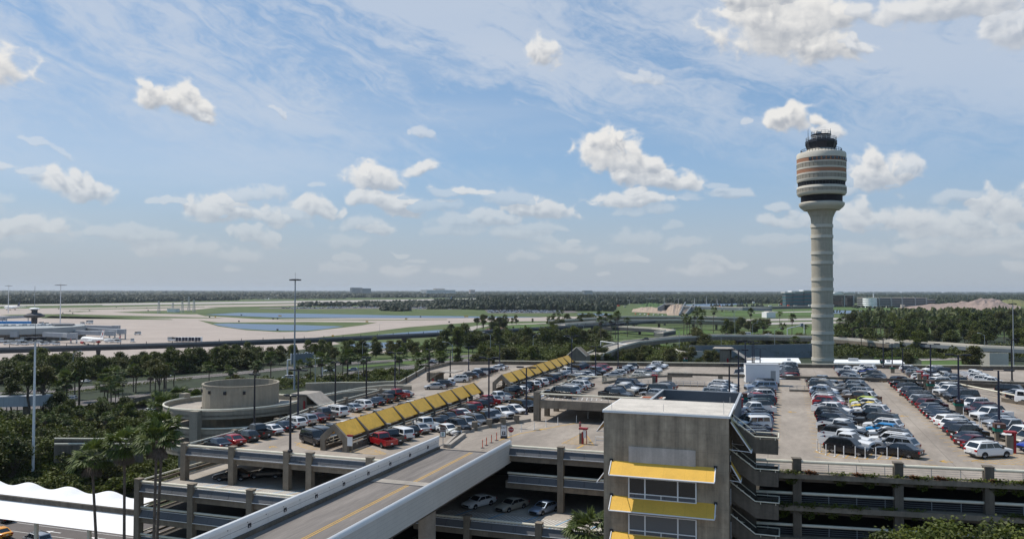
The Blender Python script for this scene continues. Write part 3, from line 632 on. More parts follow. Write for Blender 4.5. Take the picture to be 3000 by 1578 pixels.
# outside stairs to the right: landings and sloping flights
for zf in (26.1, 23.0, 19.85, 16.7, 13.5):
    b = MB(); z = zf
    b.box(-2.85, -.75, 81.7, 84.1, z - 1.05, z - .75)
    b.box(-2.85, -.75, 81.6, 81.72, z - 1.4, z + .05); b.box(-.86, -.74, 81.7, 84.1, z - 1.4, z + .05); b.box(-2.85, -.75, 84.1, 84.25, z - 1.4, z + .05)
    b.beam((X1 + .01, 81.66), (-2.85, 81.66), .12, z + .2, z + 1.75, (z - 1.4, z + .05))
    b.beam((X1 + .01, 82.6), (-2.85, 82.6), 1.7, z - .2, z + .6, (z - 1.05, z - .76))
    b.build('stair_flight', 'concd', TW)
    c = MB(); c.pipe([(X1, 81.5, z + 1.95), (-2.9, 81.5, z + .25), (-.7, 81.5, z + .25), (-.7, 84.2, z + .25), (-2.85, 84.2, z + .25)], .06, 6)
    c.pipe([(X1, 83.4, z + 2.1), (-2.9, 83.4, z + .35)], .05, 6)
    for x in (-4.6, -3.4): c.tube((x, 81.52, z + .2 + (-2.85 - x) * .7), (x, 81.52, z + .3 + (-2.85 - x) * .8), .05, 4)
    for x in (-2.4, -1.0): c.tube((x, 81.52, z), (x, 81.52, z + .25), .04, 4)
    c.build('stair_rail', 'cream', TW)
MB().box(-5.15, -2.9, 84.3, 84.6, 0, 26.2).build('back_wall', 'concd', TW)
# low plant enclosure behind the tower roof
E1 = thing('plant_enclosure', 'dark grey open topped screen enclosure behind the pale tower roof', 'screen wall', (-12, 94, 22.5))
b = MB(); a0 = at(1832, 1165, 26.2); a1 = at(1868, 1138, 26.2); a2 = at(2071, 1144, 26.2); a3 = at(2060, 1170, 26.2)
ex0, ex1, ey0, ey1 = -16.9, -5.9, 89.2, a1[1]
b.box(ex0, ex0 + .2, ey0, ey1, 19, 26.2); b.box(ex0 + .2, ex1 - .2, ey1 - .2, ey1, 19, 26.2); b.box(ex1 - .2, ex1, ey0 + 3, ey1, 19, 26.2); b.box(ex0 + .2, ex1 - .2, ey0, ey1 - .2, 23.0, 23.2)
b.build('screen_panel', 'greywall', E1)
b = MB(); b.box(ex0 - .05, ex0 + .28, ey0, ey1 + .06, 26.2, 26.29); b.box(ex0 + .28, ex1 + .05, ey1 - .26, ey1 + .06, 26.2, 26.29); b.box(ex1 - .26, ex1 + .05, ey0 + 3, ey1 - .27, 26.2, 26.29); b.build('coping', 'steel', E1)
U1 = thing('rooftop_unit', 'box shaped rooftop unit with a rusty red top behind the tower roof', 'rooftop unit', (-13, 95, 23.2))
b = MB(); ux, uy = at(1912, 1163, 25.9); b.ob(ux, uy, 23.2, 25.75, 3.0, 2.0); b.build('casing', 'steel', U1)
b = MB(); b.ob(ux, uy, 25.75, 25.87, 3.3, 2.3); b.build('lid', 'roofw', U1); b = MB(); b.ob(ux - .8, uy, 25.871, 25.89, 1.2, 1.6); b.ob(ux + .7, uy + .1, 25.871, 25.89, 1.3, 1.5); b.build('rusty_grille', 'rust', U1)

# ------------------------------------------------------------------ the white walled bridge
BR = thing('road_bridge', 'white walled road bridge with yellow centre line rising to the garage', 'bridge', (-39.7, 70, 0))
yb = 30.0
MB().box(-44.9, -34.95, yb, 100.0, 18.2, 18.97).build('bridge_deck', 'road', BR)
def sweep(prof, y0, y1, n=1):
    m = len(prof); P = []
    for y in (y0, y1): P += [(x, y, z) for x, z in prof]
    return P, [(i, (i + 1) % m, m + (i + 1) % m, m + i)[::-1] for i in range(m)] + [tuple(range(m)), tuple(range(m, 2 * m))[::-1]]
lw = [(-45.15, 17.7), (-44.86, 17.7), (-44.86, 20.25), (-45.15, 20.25)]
b = MB(); b.add(*sweep(lw, yb, 100.2)); b.build('side_wall', 'bwall', BR)
cap = [(-45.2, 20.2), (-44.8, 20.2), (-44.78, 20.45), (-44.85, 20.62), (-45.0, 20.7), (-45.15, 20.62), (-45.22, 20.45)]
b = MB(); b.add(*sweep(cap, yb, 100.22)); b.build('wall_cap', 'bcap', BR, smooth=True)
rw = [(-34.95, 17.75), (-34.6, 17.75), (-34.6, 20.25), (-34.95, 20.25)]
b = MB(); b.add(*sweep(rw, yb, 100.6)); b.build('side_wall', 'bwall2', BR)
cap = [(-35.0, 20.2), (-34.52, 20.2), (-34.52, 20.42), (-34.6, 20.6), (-34.76, 20.7), (-34.94, 20.6), (-35.02, 20.42)]
b = MB(); b.add(*sweep(cap, yb, 100.62)); b.build('wall_cap', 'bcap', BR, smooth=True)
b = MB(); b.box(-44.85, -44.55, yb, 99.9, 18.971, 19.3); b.build('road_kerb', 'concd', BR)
b = MB()
for x in (-39.82, -39.52): b.box(x - .06, x + .06, yb, 99.2, 18.974, 18.98)
b.build('centre_line', 'yline', BR)
b = MB(); b.box(-44.5, -35.0, 99.6, 99.95, 18.975, 18.99); b.box(-44.5, -35.0, 80.2, 80.45, 18.975, 18.985); b.build('expansion_joint', 'black', BR)
b = MB(); b.box(-44.5, -35.0, 80.46, 82.0, 18.9745, 18.982); b.build('concrete_strip', 'deck2', BR)
for k in range(10):
    y = 96.6 - k * 5.3
    v = MB(); v.box(-44.86, -44.8, y - .2, y + .2, 19.62, 19.98); v = v.build('wall_light', 'black', BR)
    f = MB(); f.box(-44.8, -44.78, y - .14, y + .02, 19.66, 19.8); f.build('light_lens', 'steel', v)
b = MB(); b.box(-44.86, -44.85, yb, 100, 19.78, 19.8)
for k in range(26): y = 99 - k * 2.65; b.box(-44.86, -44.83, y - .04, y + .04, 20.1, 20.22)
b.build('panel_seam', 'trim', BR)
b = MB(); b.lathe([(.0, 0), (.95, 0), (.95, 17.0), (1.3, 18.2)], (-37.2, 80), 20); b.build('pier', 'deck2', BR, smooth=True)
b = MB(); b.lathe([(.0, 0), (.95, 0), (.95, 17.0), (1.3, 18.2)], (-42.4, 80), 20); b.build('pier', 'deck2', BR, smooth=True)
MB().box(-44.6, -35.2, 30, 100, 17.2, 18.19).build('girder', 'concd', BR)

# road furniture around the bridge end
ob0 = thing('orange_bollard', 'orange flexible bollard at the road entry, first of four from the near end', 'bollard', (0, 0, 0), 'orange bollards at the bridge end')
MB().lathe([(0, .0), (.28, .0), (.28, .04), (.06, .07)], n=10).build('base', 'black', ob0)
MB().lathe([(.055, .05), (.055, 1.12), (0, 1.14)], n=8).build('post', 'orange', ob0)
b = MB(); b.lathe([(.058, .72), (.058, .78)], n=8); b.lathe([(.058, .88), (.058, .98)], n=8); b.build('reflective_band', 'black', ob0)
for i, (x, y) in enumerate([(-39.33, 102.4), (-39.44, 104.2), (-39.47, 106.3), (-39.4, 108.2)]):
    if i == 0: ob0.location = (x, y, ZL)
    else: dup(ob0, (x, y, ZL), 0, 'orange flexible bollard at the road entry, %s of four from the near end' % ordinal(i + 1))
wb0 = thing('white_delineator', 'slim white lane post', 'lane post', (0, 0, 0), 'white lane posts')
MB().lathe([(.05, .0), (.05, 1.15), (0, 1.17)], n=7).build('post', 'white', wb0); MB().lathe([(.16, 0), (.12, .05), (0, .06)], n=8).build('base', 'steel', wb0)
wp = [(-38.93, 112.4), (-38.34, 116.3), (-37.1, 119), (-36, 121.7), (-34.75, 124.2), (-32.4, 127.1), (-31.6, 131.8)]
for i, (x, y) in enumerate(wp):
    l_ = 'slim white lane post on the curved road line, %s from the exit sign' % ordinal(i + 1)
    if i == 0: wb0.location = (x, y, ZL); wb0['label'] = l_
    else: dup(wb0, (x, y, ZL), 0, l_)
pp = [(2394, 1318), (2403, 1324), (2420, 1331), (2446, 1335), (2472, 1337), (2506, 1338), (2535, 1340), (2566, 1341), (2599, 1341), (2631, 1342), (2497, 1250), (2521, 1249), (2548, 1301), (2582, 1275), (2478, 1215), (2500, 1212), (2487, 1186), (2475, 1225), (2496, 1233), (2869, 1243), (2875, 1255), (2823, 1217)]
for i, p in enumerate(pp):
    X, Y = at(*p, ZU)
    if i < 10: l_ = 'slim white post guarding the hatched end of the middle car rows, %s from the left' % ordinal(i + 1)
    elif i < 19: l_ = 'slim white post between the nose to nose middle car rows, %s counted' % ordinal(i - 9)
    else: l_ = 'slim white post between the right hand car rows, %s counted' % ordinal(i - 18)
    dup(wb0, (X, Y, ZU), 0, l_, 'white lane posts')
ES = thing('exit_sign', 'white EXIT sign with an up arrow on a black base by the orange bollards', 'sign', (-39.0, 110.2, ZL), rz=R(6))
def wrt(o): o['_o'] = (0, 0, 0); return o
wrt(ES); MB().box(-.45, .45, -.35, .35, 0, .25).build('base', 'black', ES); MB().box(-.5, .5, -.05, .03, .3, 1.95).build('border', 'black', ES); MB().box(-.43, .43, -.07, -.051, .38, 1.88).build('face', 'white', ES)
text('EXIT', .46, (0, -.08, 1.55), (PI / 2, 0, 0), 'black', ES); b = MB(); b.box(-.25, .25, -.078, -.071, .5, 1.0); b.build('arrow_box', 'black', ES)
b = MB(); b.box(-.05, .05, -.085, -.079, .56, .8); b.quad((-.17, -.085, .78), (.17, -.085, .78), (0, -.085, .96)); b.build('arrow', 'white', ES)
def stop_sign(loc, label, rz=0, h=2.3):
    s = wrt(thing('stop_sign', label, 'stop sign', loc, rz=rz)); b = MB(); P = [(.42 * math.cos(R(22.5 + 45 * i)), .42 * math.sin(R(22.5 + 45 * i))) for i in range(8)]
    b.quad(*[(x, 0, h + z) for x, z in P]); b.add([(x, 0, h + z) for x, z in P] + [(x, .03, h + z) for x, z in P], [(i, (i + 1) % 8, 8 + (i + 1) % 8, 8 + i) for i in range(8)] + [tuple(range(8, 16))[::-1]]); b.build('face', 'red', s)
    MB().tube((0, .06, 0), (0, .06, h + .3), .04).build('post', 'steel', s); text('STOP', .27, (0, -.02, h), (PI / 2, 0, 0), 'white', s); return s
stop_sign((-37.46, 108.9, ZL - .75), 'red octagonal STOP sign at the road end of the bridge', R(12))
stop_sign((-27.9, 111.6, ZL), 'small dark red stop sign above the payment kiosk', R(80), 2.4)
PS = wrt(thing('level_sign', 'brown parking sign with a white B box above the bridge wall', 'sign', (-44.6, 100.9, ZL), rz=R(8)))
MB().box(-.42, .42, 0, .06, 1.4, 3.0).build('face', 'brown', PS); MB().box(-.34, .34, -.02, -.001, 1.5, 2.15).build('letter_box', 'white', PS); text('B', .62, (0, -.03, 1.82), (PI / 2, 0, 0), 'green', PS); text('Parking', .26, (0, -.02, 2.38), (PI / 2, 0, 0), 'wline', PS); text('Entering', .24, (0, -.02, 2.72), (PI / 2, 0, 0), 'wline', PS)
MB().tube((0, .1, 0), (0, .1, 2.9), .05).build('post', 'steel', PS)
K = wrt(thing('payment_kiosk', 'red and white payment machine with a canopy beside the striped island', 'kiosk', (-27.2, 109.8, ZL))); K.scale = (.75, .75, .8)
MB().box(-.45, .15, -.3, .3, 0, 1.9).build('pedestal', 'conc', K); MB().box(.25, .8, -.25, .25, 1.1, 2.5).build('screen_box', 'white', K); b = MB(); b.box(.02, .3, -.34, .34, 0, 2.1); b.box(.85, .97, -.06, .06, 0, 2.4); b.build('red_post', 'red', K); MB().box(-.5, 1.1, -.5, .5, 2.55, 2.85).build('canopy', 'red', K)
W_ = thing('walkway_railing', 'white tubular railing and ramp beside the left face of the tower', 'railing', (-22, 108, ZL))
b = MB()
for h in (.5, 1.0): b.pipe([(-25.4, 110.5, ZL + h), (-18, 110.5, ZL + h)], .04); b.pipe([(-18.6, 100.6, ZL + h), (-24.5, 116, ZL + h)], .04)
for k in range(6): b.tube((-25.4 + k * 1.4, 110.5, ZL), (-25.4 + k * 1.4, 110.5, ZL + 1), .04)
b.build('rail', 'white', W_); MB().wall([(-17.5, 101), (-22, 113), (-25, 121)], .4, ZL, ZL + .5).build('kerb', 'deck2', W_)

# ------------------------------------------------------------------ yellow roofed walkway canopies
def canopy(name, label, xs, y0, n, bay, ze, zp, zb):
    xl, xr = xs; xm = (xl + xr) / 2
    c = thing(name, label, 'canopy', (xm, y0, zb), 'yellow roofed walkway canopies')
    for k in range(n + 1):
        y = y0 + k * bay; b = MB(); w = .38
        prof = [(xl - .15, zb), (xl - .15, ze), (xm, zp), (xr + .15, ze), (xr + .15, zb), (xr - .55, zb), (xr - .55, ze - .55), (xm, zp - .95), (xl + .55, ze - .55), (xl + .55, zb)]
        m = len(prof); P = [(x, y - w / 2, z) for x, z in prof] + [(x, y + w / 2, z) for x, z in prof]
        fs = [(i, (i + 1) % m, m + (i + 1) % m, m + i)[::-1] for i in range(m)]
        for o, rev in ((0, 0), (m, 1)):
            for q in ((0, 1, 8, 9), (1, 2, 7, 8), (2, 3, 6, 7), (3, 4, 5, 6)):
                q = tuple(i + o for i in q); fs.append(q if rev else q[::-1])
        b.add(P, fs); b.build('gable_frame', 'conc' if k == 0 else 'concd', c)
    for k in range(n):
        ya, yb_ = y0 + k * bay + .22, y0 + (k + 1) * bay - .22; b = MB()
        for s in (-1, 1):
            xe = xm + s * (xm - xl - .25); P = [(xm + s * .08, ya, zp - .1), (xe, ya, ze + .02), (xe, yb_, ze + .02), (xm + s * .08, yb_, zp - .1)]
            if s < 0: P = P[::-1]
            b.add(P + [(p[0], p[1], p[2] - .09) for p in P], [(0, 1, 2, 3), (7, 6, 5, 4), (0, 4, 5, 1), (1, 5, 6, 2), (2, 6, 7, 3), (3, 7, 4, 0)])
        b.build('roof_panel', 'yellow2', c)
        for x in (xl + .05, xr - .05): b = MB(); b.tube((x, ya, zb + 1.35), (x, yb_, zb + 1.35), .06); b.tube((x, ya, zb + .9), (x, yb_, zb + .9), .05); b.tube((x, (ya + yb_) / 2, zb), (x, (ya + yb_) / 2, zb + 1.35), .05); b.build('hand_rail', 'cream', c)
    b = MB(); b.box(xl, xl + .25, y0 + .3, y0 + n * bay, zb, zb + .55); b.box(xr - .25, xr, y0 + .3, y0 + n * bay, zb, zb + .55); b.box(xl + .6, xr - .6, y0, y0 + .15, zb + 1.2, zb + 1.3); b.build('side_wall', 'concd', c)
    b = MB()
    for k in range(0, n + 1, 2): b.ob(xr + .3, y0 + k * bay, ze + .0, ze + .16, .7, .35)
    b.build('lamp_head', 'steel', c)
    return c
canopy('walkway_canopy', 'long yellow roofed concrete walkway canopy nearest the bridge', (-59.2, -55.4), 93.8, 9, 5.6, 20.9, 22.7, ZL)
canopy('walkway_canopy', 'farther yellow roofed concrete walkway canopy ending at the back parapet', (-59.2, -55.4), 160.5, 9, 6.1, 20.9, 22.7, ZL)
N1 = wrt(thing('notice_board', 'tall white notice board with a red cap at the near canopy gable', 'notice board', (-54.9, 93.6, ZL)))
MB().box(-.25, .45, -.1, .1, .9, 2.1).build('panel', 'white', N1); MB().box(-.3, .5, -.15, .15, 2.15, 2.35).build('cap', 'red', N1); b = MB(); b.tube((-.2, .05, 0), (-.2, .05, 2.1), .06); b.tube((.4, .05, 0), (.4, .05, 2.1), .06); b.build('leg', 'conc', N1)
# ------------------------------------------------------------------ cars
PAINT = {n: M(n.replace(' ', '_') + '_car_paint', c, r, metal=mt, coat=.6) for n, c, r, mt in [
    ('white', (.72, .72, .71), .35, 0), ('silver', (.42, .43, .44), .3, .6), ('grey', (.16, .165, .17), .3, .5), ('dark grey', (.045, .047, .05), .3, .4), ('black', (.008, .008, .010), .25, 0),
    ('navy blue', (.010, .016, .035), .28, .2), ('blue', (.01, .035, .30), .3, .2), ('bright blue', (.01, .22, .50), .3, .2), ('red', (.30, .008, .012), .3, .1), ('maroon', (.085, .008, .014), .3, .2), ('beige', (.42, .38, .31), .35, .3),
    ('brown', (.09, .055, .035), .35, .3), ('teal', (.05, .09, .10), .3, .4), ('pale blue', (.27, .33, .42), .3, .5), ('lime green', (.42, .50, .06), .35, 0), ('yellow', (.72, .50, .02), .35, 0), ('orange', (.78, .33, .015), .35, 0)]}
CARK = dict(  # L, W, body stations (x from the nose, z bottom, z top, half width factor), greenhouse (x0 base, x0 roof, x1 roof, x1 base, z belt, z roof), wheel r, axles
    sedan=(4.85, 1.84, [(0, .35, .62, .80), (.12, .24, .72, .93), (.9, .2, .86, .99), (1.45, .2, .93, 1), (3.9, .2, .95, 1), (4.7, .26, .96, .95), (4.85, .38, .90, .86)], (1.35, 2.1, 3.45, 4.35, .92, 1.44), .33, (.95, 3.75), 2),
    coupe=(4.5, 1.82, [(0, .32, .55, .78), (.14, .22, .66, .93), (.9, .18, .80, .99), (1.45, .18, .88, 1), (3.7, .2, .90, 1), (4.4, .26, .92, .94), (4.5, .38, .86, .86)], (1.4, 2.15, 3.0, 4.05, .87, 1.34), .33, (.9, 3.5), 1),
    hatch=(4.2, 1.78, [(0, .35, .66, .82), (.12, .24, .78, .94), (.8, .2, .90, .99), (1.2, .2, .97, 1), (3.9, .2, 1.0, 1), (4.12, .26, 1.02, .97), (4.2, .4, .95, .92)], (1.05, 1.75, 3.5, 4.1, .95, 1.52), .32, (.82, 3.42), 2),
    suv=(4.75, 1.92, [(0, .42, .78, .84), (.1, .3, .92, .95), (.9, .27, 1.02, .99), (1.3, .27, 1.08, 1), (4.4, .27, 1.12, 1), (4.68, .34, 1.12, .97), (4.75, .45, 1.05, .93)], (1.2, 1.85, 4.15, 4.66, 1.06, 1.74), .37, (.95, 3.75), 3),
    big_suv=(5.5, 2.03, [(0, .48, .95, .88), (.08, .36, 1.08, .96), (1.1, .33, 1.16, .99), (1.4, .33, 1.2, 1), (5.2, .33, 1.22, 1), (5.45, .38, 1.22, .98), (5.5, .5, 1.15, .95)], (1.4, 1.95, 5.15, 5.42, 1.18, 1.92), .40, (1.0, 4.3), 3),
    minivan=(5.1, 1.96, [(0, .38, .75, .82), (.12, .27, .88, .94), (.8, .24, 1.0, .99), (1.1, .24, 1.06, 1), (4.8, .24, 1.1, 1), (5.03, .3, 1.1, .97), (5.1, .42, 1.02, .94)], (.95, 1.85, 4.65, 5.03, 1.05, 1.76), .34, (.95, 3.95), 3),
    jeep=(4.4, 1.85, [(0, .55, 1.0, .72), (.06, .5, 1.12, .75), (1.3, .45, 1.2, .80), (1.32, .42, 1.2, 1), (4.3, .42, 1.2, 1), (4.35, .45, 1.2, .98), (4.4, .5, 1.15, .96)], (1.35, 1.6, 4.25, 4.33, 1.18, 1.84), .42, (.75, 3.65), 3),
    pickup=(5.7, 1.98, [(0, .48, .92, .86), (.08, .36, 1.06, .96), (1.1, .34, 1.16, .99), (1.5, .34, 1.2, 1), (3.65, .34, 1.2, 1), (3.7, .34, 1.2, 1), (3.71, .34, 1.2, 1)], (1.45, 2.05, 3.45, 3.66, 1.17, 1.88), .40, (1.0, 4.5), 2),
    camper=(5.3, 1.85, [(0, .45, .85, .86), (.08, .34, .98, .96), (1.0, .3, 1.06, .99), (1.4, .3, 1.1, 1), (5.1, .3, 1.14, 1), (5.25, .35, 1.14, .98), (5.3, .45, 1.1, .95)], (1.35, 1.9, 5.1, 5.26, 1.08, 1.80), .37, (.9, 4.1), 3),
    van=(5.8, 2.02, [(0, .5, 1.0, .85), (.1, .36, 1.15, .95), (.7, .33, 1.28, .99), (.9, .33, 1.3, 1), (5.6, .33, 1.32, 1), (5.77, .38, 1.32, .98), (5.8, .5, 1.2, .96)], (.75, 1.45, 5.62, 5.74, 1.28, 2.12), .38, (1.0, 4.6), 4))
NICE = dict(sedan='sedan', coupe='coupe', hatch='hatchback', suv='SUV', big_suv='large SUV', minivan='minivan', jeep='boxy off-roader', pickup='pickup truck', camper='camper pickup', van='passenger van')
CAT = dict(sedan='car', coupe='car', hatch='car', suv='SUV', big_suv='SUV', minivan='minivan', jeep='car', pickup='pickup truck', camper='pickup truck', van='van')

def wheel_mb(x, y, r, w=.24):
    b = MB(); n = 14; s = 1 if y > 0 else -1
    P = []
    for (rr, yy) in ((r, y - s * w), (r, y - s * .03), (r * .93, y), (r * .68, y), (r * .64, y - s * .02)):
        for i in range(n): P.append((x + rr * math.cos(2 * PI * i / n), yy, r + rr * math.sin(2 * PI * i / n)))
    fs = []
    for j in range(4):
        for i in range(n):
            q = (j * n + i, j * n + (i + 1) % n, (j + 1) * n + (i + 1) % n, (j + 1) * n + i); fs.append(q if s < 0 else q[::-1])
    b.add(P, fs); return b
def rim_mb(x, y, r):
    b = MB(); s = 1 if y > 0 else -1; n = 10
    P = [(x, y - s * .005, r)]; fs = []
    for i in range(n):
        a = 2 * PI * i / n; P.append((x + r * .66 * math.cos(a), y - s * .012, r + r * .66 * math.sin(a)))
        a += PI / n; P.append((x + r * (.62 if i % 2 else .3) * math.cos(a), y - s * .03, r + r * (.62 if i % 2 else .3) * math.sin(a)))
    k = 2 * n
    for i in range(k): q = (0, 1 + i, 1 + (i + 1) % k); fs.append(q if s < 0 else q[::-1])
    b.add(P, fs); return b
def car_geo(kind):
    L, W, st, gh, r, ax, npane = CARK[kind]; hw = W / 2; O = L / 2
    body = MB(); P = []; rows = []
    for (x, zb, zt, f) in st:
        w = hw * f; zm = zb + (zt - zb) * .45; X = O - x
        rows.append([(X, -w * .9, zb), (X, -w, zb + .12), (X, -w, zm), (X, -w * .965, zt - .06), (X, -w * .86, zt), (X, 0, zt + .035), (X, w * .86, zt), (X, w * .965, zt - .06), (X, w, zm), (X, w, zb + .12), (X, w * .9, zb)])
    n = 11; V = [p for rw in rows for p in rw]; fs = []
    for j in range(len(rows) - 1):
        for i in range(n): fs.append((j * n + i, (j + 1) * n + i, (j + 1) * n + (i + 1) % n, j * n + (i + 1) % n))
    fs.append(tuple(range(n))); fs.append(tuple(range((len(rows) - 1) * n, len(rows) * n))[::-1]); body.add(V, fs)
    x0, x0r, x1r, x1, zb, zr = gh; X0, X0r, X1r, X1 = O - x0, O - x0r, O - x1r, O - x1; wb = hw * .93; wt = hw * (.76 if kind in ('sedan', 'coupe', 'hatch') else .82 if kind not in ('jeep', 'van', 'camper') else .88)
    if kind == 'jeep': wt = hw * .9
    xm = (X0r + X1r) / 2
    G = [(X0, -wb, zb), (X0, wb, zb), (X1, wb, zb), (X1, -wb, zb),
         (X0r, -wt, zr - .05), (X0r, wt, zr - .05), (X1r, wt, zr - .05), (X1r, -wt, zr - .05),
         (X0r - .08, -wt * .86, zr), (X0r - .08, wt * .86, zr), (X1r + .08, wt * .86, zr), (X1r + .08, -wt * .86, zr), (X0r - .1, 0, zr + .03), (X1r + .1, 0, zr + .03)]
    body.add(G, [(0, 1, 5, 4), (1, 2, 6, 5), (2, 3, 7, 6), (3, 0, 4, 7), (4, 5, 9, 12, 8), (5, 6, 10, 9), (6, 7, 11, 13, 10), (7, 4, 8, 11), (8, 12, 13, 11), (12, 9, 10, 13)])
    lerp = lambda a, c, t: tuple(a[i] + (c[i] - a[i]) * t for i in range(3))
    def pane(b, q, u0, u1, v0, v1, off):
        A, B_, C_, D = q; f = lambda u, v: lerp(lerp(A, B_, u), lerp(D, C_, u), v)
        p = [f(u0, v0), f(u1, v0), f(u1, v1), f(u0, v1)]; nn = (Vector(p[1]) - Vector(p[0])).cross(Vector(p[3]) - Vector(p[0])).normalized() * off
        b.quad(*[tuple(Vector(x) + nn) for x in p])
    win = MB()
    pane(win, (G[0], G[1], G[5], G[4]), .05, .95, .06, .95, .012); pane(win, (G[2], G[3], G[7], G[6]), .08, .92, .18 if kind in ('suv', 'big_suv', 'minivan', 'hatch', 'jeep', 'van', 'camper') else .06, .92, .012)
    for q, rev in (((G[3], G[0], G[4], G[7]), 1), ((G[1], G[2], G[6], G[5]), 0)):
        lo = .05; hi = .95; w_ = (hi - lo) / npane
        for k in range(npane): pane(win, q, lo + k * w_ + .012, lo + (k + 1) * w_ - .012, .12, .9, .012)
    trim = MB()
    if kind == 'pickup':   # load bed with walls and tailgate
        xa, xb = O - 3.72, O - 5.66
        body.box(xb, xa, -hw * .98, -hw * .86, .45, 1.2); body.box(xb, xa, hw * .86, hw * .98, .45, 1.2); body.box(xb - .05, xb, -hw * .98, hw * .98, .5, 1.22)
        trim.box(xb, xa, -hw * .86, hw * .86, .6, .78); trim.box(xb - .02, xa, -hw * .9, hw * .9, .38, .45)
    trim.box(O - .02, O + .035, -hw * .62, hw * .62, st[1][1] + .1, st[0][2] - .06)
    trim.box(-O - .03, -O + .03, -hw * .75, hw * .75, .38, .52)
    if kind in ('suv', 'big_suv', 'minivan'):
        for s in (-1, 1): trim.beam((X0r - .3, s * wt * .8), (X1r + .3, s * wt * .8), .05, zr + .02, zr + .07)
    # dark wheel arches
    for xw in ax:
        for s in (-1, 1):
            X = O - xw; Pn = [(X + r * 1.14 * math.cos(PI * i / 8), s * (hw + .004), r + r * 1.14 * math.sin(PI * i / 8)) for i in range(9)]
            trim.quad(*(Pn if s < 0 else Pn[::-1]))
    zl = st[1][2] - .12
    heads = [[O - .13, O - .005, s * hw * .52, s * hw * .86, zl - .08, zl + .04] for s in (-1, 1)]
    zt_ = st[-2][2]; tails = [[-O - .02, -O + .12, s * hw * .62, s * hw * .95, zt_ - .32, zt_ - .1] for s in (-1, 1)]
    wheels = [(O - xw, s * (hw + .012), r) for xw in ax for s in (-1, 1)]
    mir = [(X0 - .25, s * (wb + .09), zb + .02) for s in (-1, 1)]
    return body, win, trim, heads, tails, wheels, mir, O, hw
def bx(l): return MB().box(min(l[0], l[1]), max(l[0], l[1]), min(l[2], l[3]), max(l[2], l[3]), l[4], l[5])
def make_car(kind):
    body, win, trim, heads, tails, wheels, mir, O, hw = car_geo(kind)
    nm = {'sedan': 'sedan_car', 'coupe': 'coupe_car', 'hatch': 'hatchback_car', 'suv': 'suv_car', 'big_suv': 'large_suv_car', 'minivan': 'minivan', 'jeep': 'off_road_car', 'pickup': 'pickup_truck', 'camper': 'camper_pickup_truck', 'van': 'passenger_van'}[kind]
    t = thing(nm, 'x', CAT[kind]); o = body.build('body', PAINT['white'], t, smooth=True); o.material_slots[0].link = 'OBJECT'; o.material_slots[0].material = PAINT['white']
    win.build('window', 'carglass', t); trim.build('trim', 'trim', t)
    for (x, y, r) in wheels:
        w = wheel_mb(x, y, r).build('wheel', 'tyre', t, smooth=True); rim_mb(x, y, r).build('rim', 'rim', w)
    for h in heads: bx(h).build('headlight', 'head', t)
    for h in tails: bx(h).build('tail_light', 'tail', t)
    for (x, y, z) in mir: MB().box(x - .1, x + .1, y - .09, y + .09, z, z + .16).build('mirror', 'trim', t)
    MB().box(-O - .045, -O - .03, -.16, .16, .62, .76).build('number_plate', 'white', t)
    return t
def far_car(kind):
    body, win, trim, heads, tails, wheels, mir, O, hw = car_geo(kind)
    b = body
    for m, other in ((1, win), (2, trim)):
        b.m = m; n = len(b.v); b.v += other.v; b.f += [tuple(i + n for i in f) for f in other.f]; b.mi += [m] * len(other.f)
    for (x, y, r) in wheels:
        b.m = 2; w = wheel_mb(x, y, r); n = len(b.v); b.v += w.v; b.f += [tuple(i + n for i in f) for f in w.f]; b.mi += [2] * len(w.f)
        b.m = 3; w = rim_mb(x, y, r); n = len(b.v); b.v += w.v; b.f += [tuple(i + n for i in f) for f in w.f]; b.mi += [3] * len(w.f)
    b.m = 4
    for h in tails: b.box(min(h[0], h[1]), max(h[0], h[1]), min(h[2], h[3]), max(h[2], h[3]), h[4], h[5])
    o = b.build('parked_' + ('car' if CAT[kind] == 'car' else CAT[kind].replace(' ', '_').lower()), [PAINT['white'], 'carglass', 'trim', 'rim', 'tail'], smooth=True)
    o.material_slots[0].link = 'OBJECT'; o.material_slots[0].material = PAINT['white']; o['category'] = CAT[kind]
    return o
PROTO = {k: make_car(k) for k in CARK}; FAR = {k: far_car(k) for k in CARK}
COMMON = [('white', 26), ('silver', 14), ('grey', 11), ('dark grey', 13), ('black', 17), ('navy blue', 8), ('red', 3), ('maroon', 3), ('beige', 3), ('pale blue', 3), ('teal', 2), ('blue', 1)]
KINDS = [('sedan', 34), ('suv', 26), ('pickup', 12), ('big_suv', 8), ('hatch', 7), ('minivan', 6), ('coupe', 3), ('jeep', 2)]
rc = random.Random(21)
def pick(lst):
    t = rc.uniform(0, sum(w for _, w in lst))
    for k, w in lst:
        t -= w
        if t <= 0: return k
    return lst[0][0]
NCAR = 0
def put_car(kind, col, x, y, z, heading, label, group, near=None, jit=True):
    global NCAR; NCAR += 1
    d = math.hypot(x, y)
    if near is None: near = d < 172
    src = PROTO[kind] if near else FAR[kind]
    if jit: heading += rc.gauss(0, 1.2); x += rc.gauss(0, .08)
    return dup(src, (x, y, z), R(heading), label, group, swap=PAINT[col], scale=(rc.uniform(.97, 1.03), 1, rc.uniform(.98, 1.03)) if jit else None)
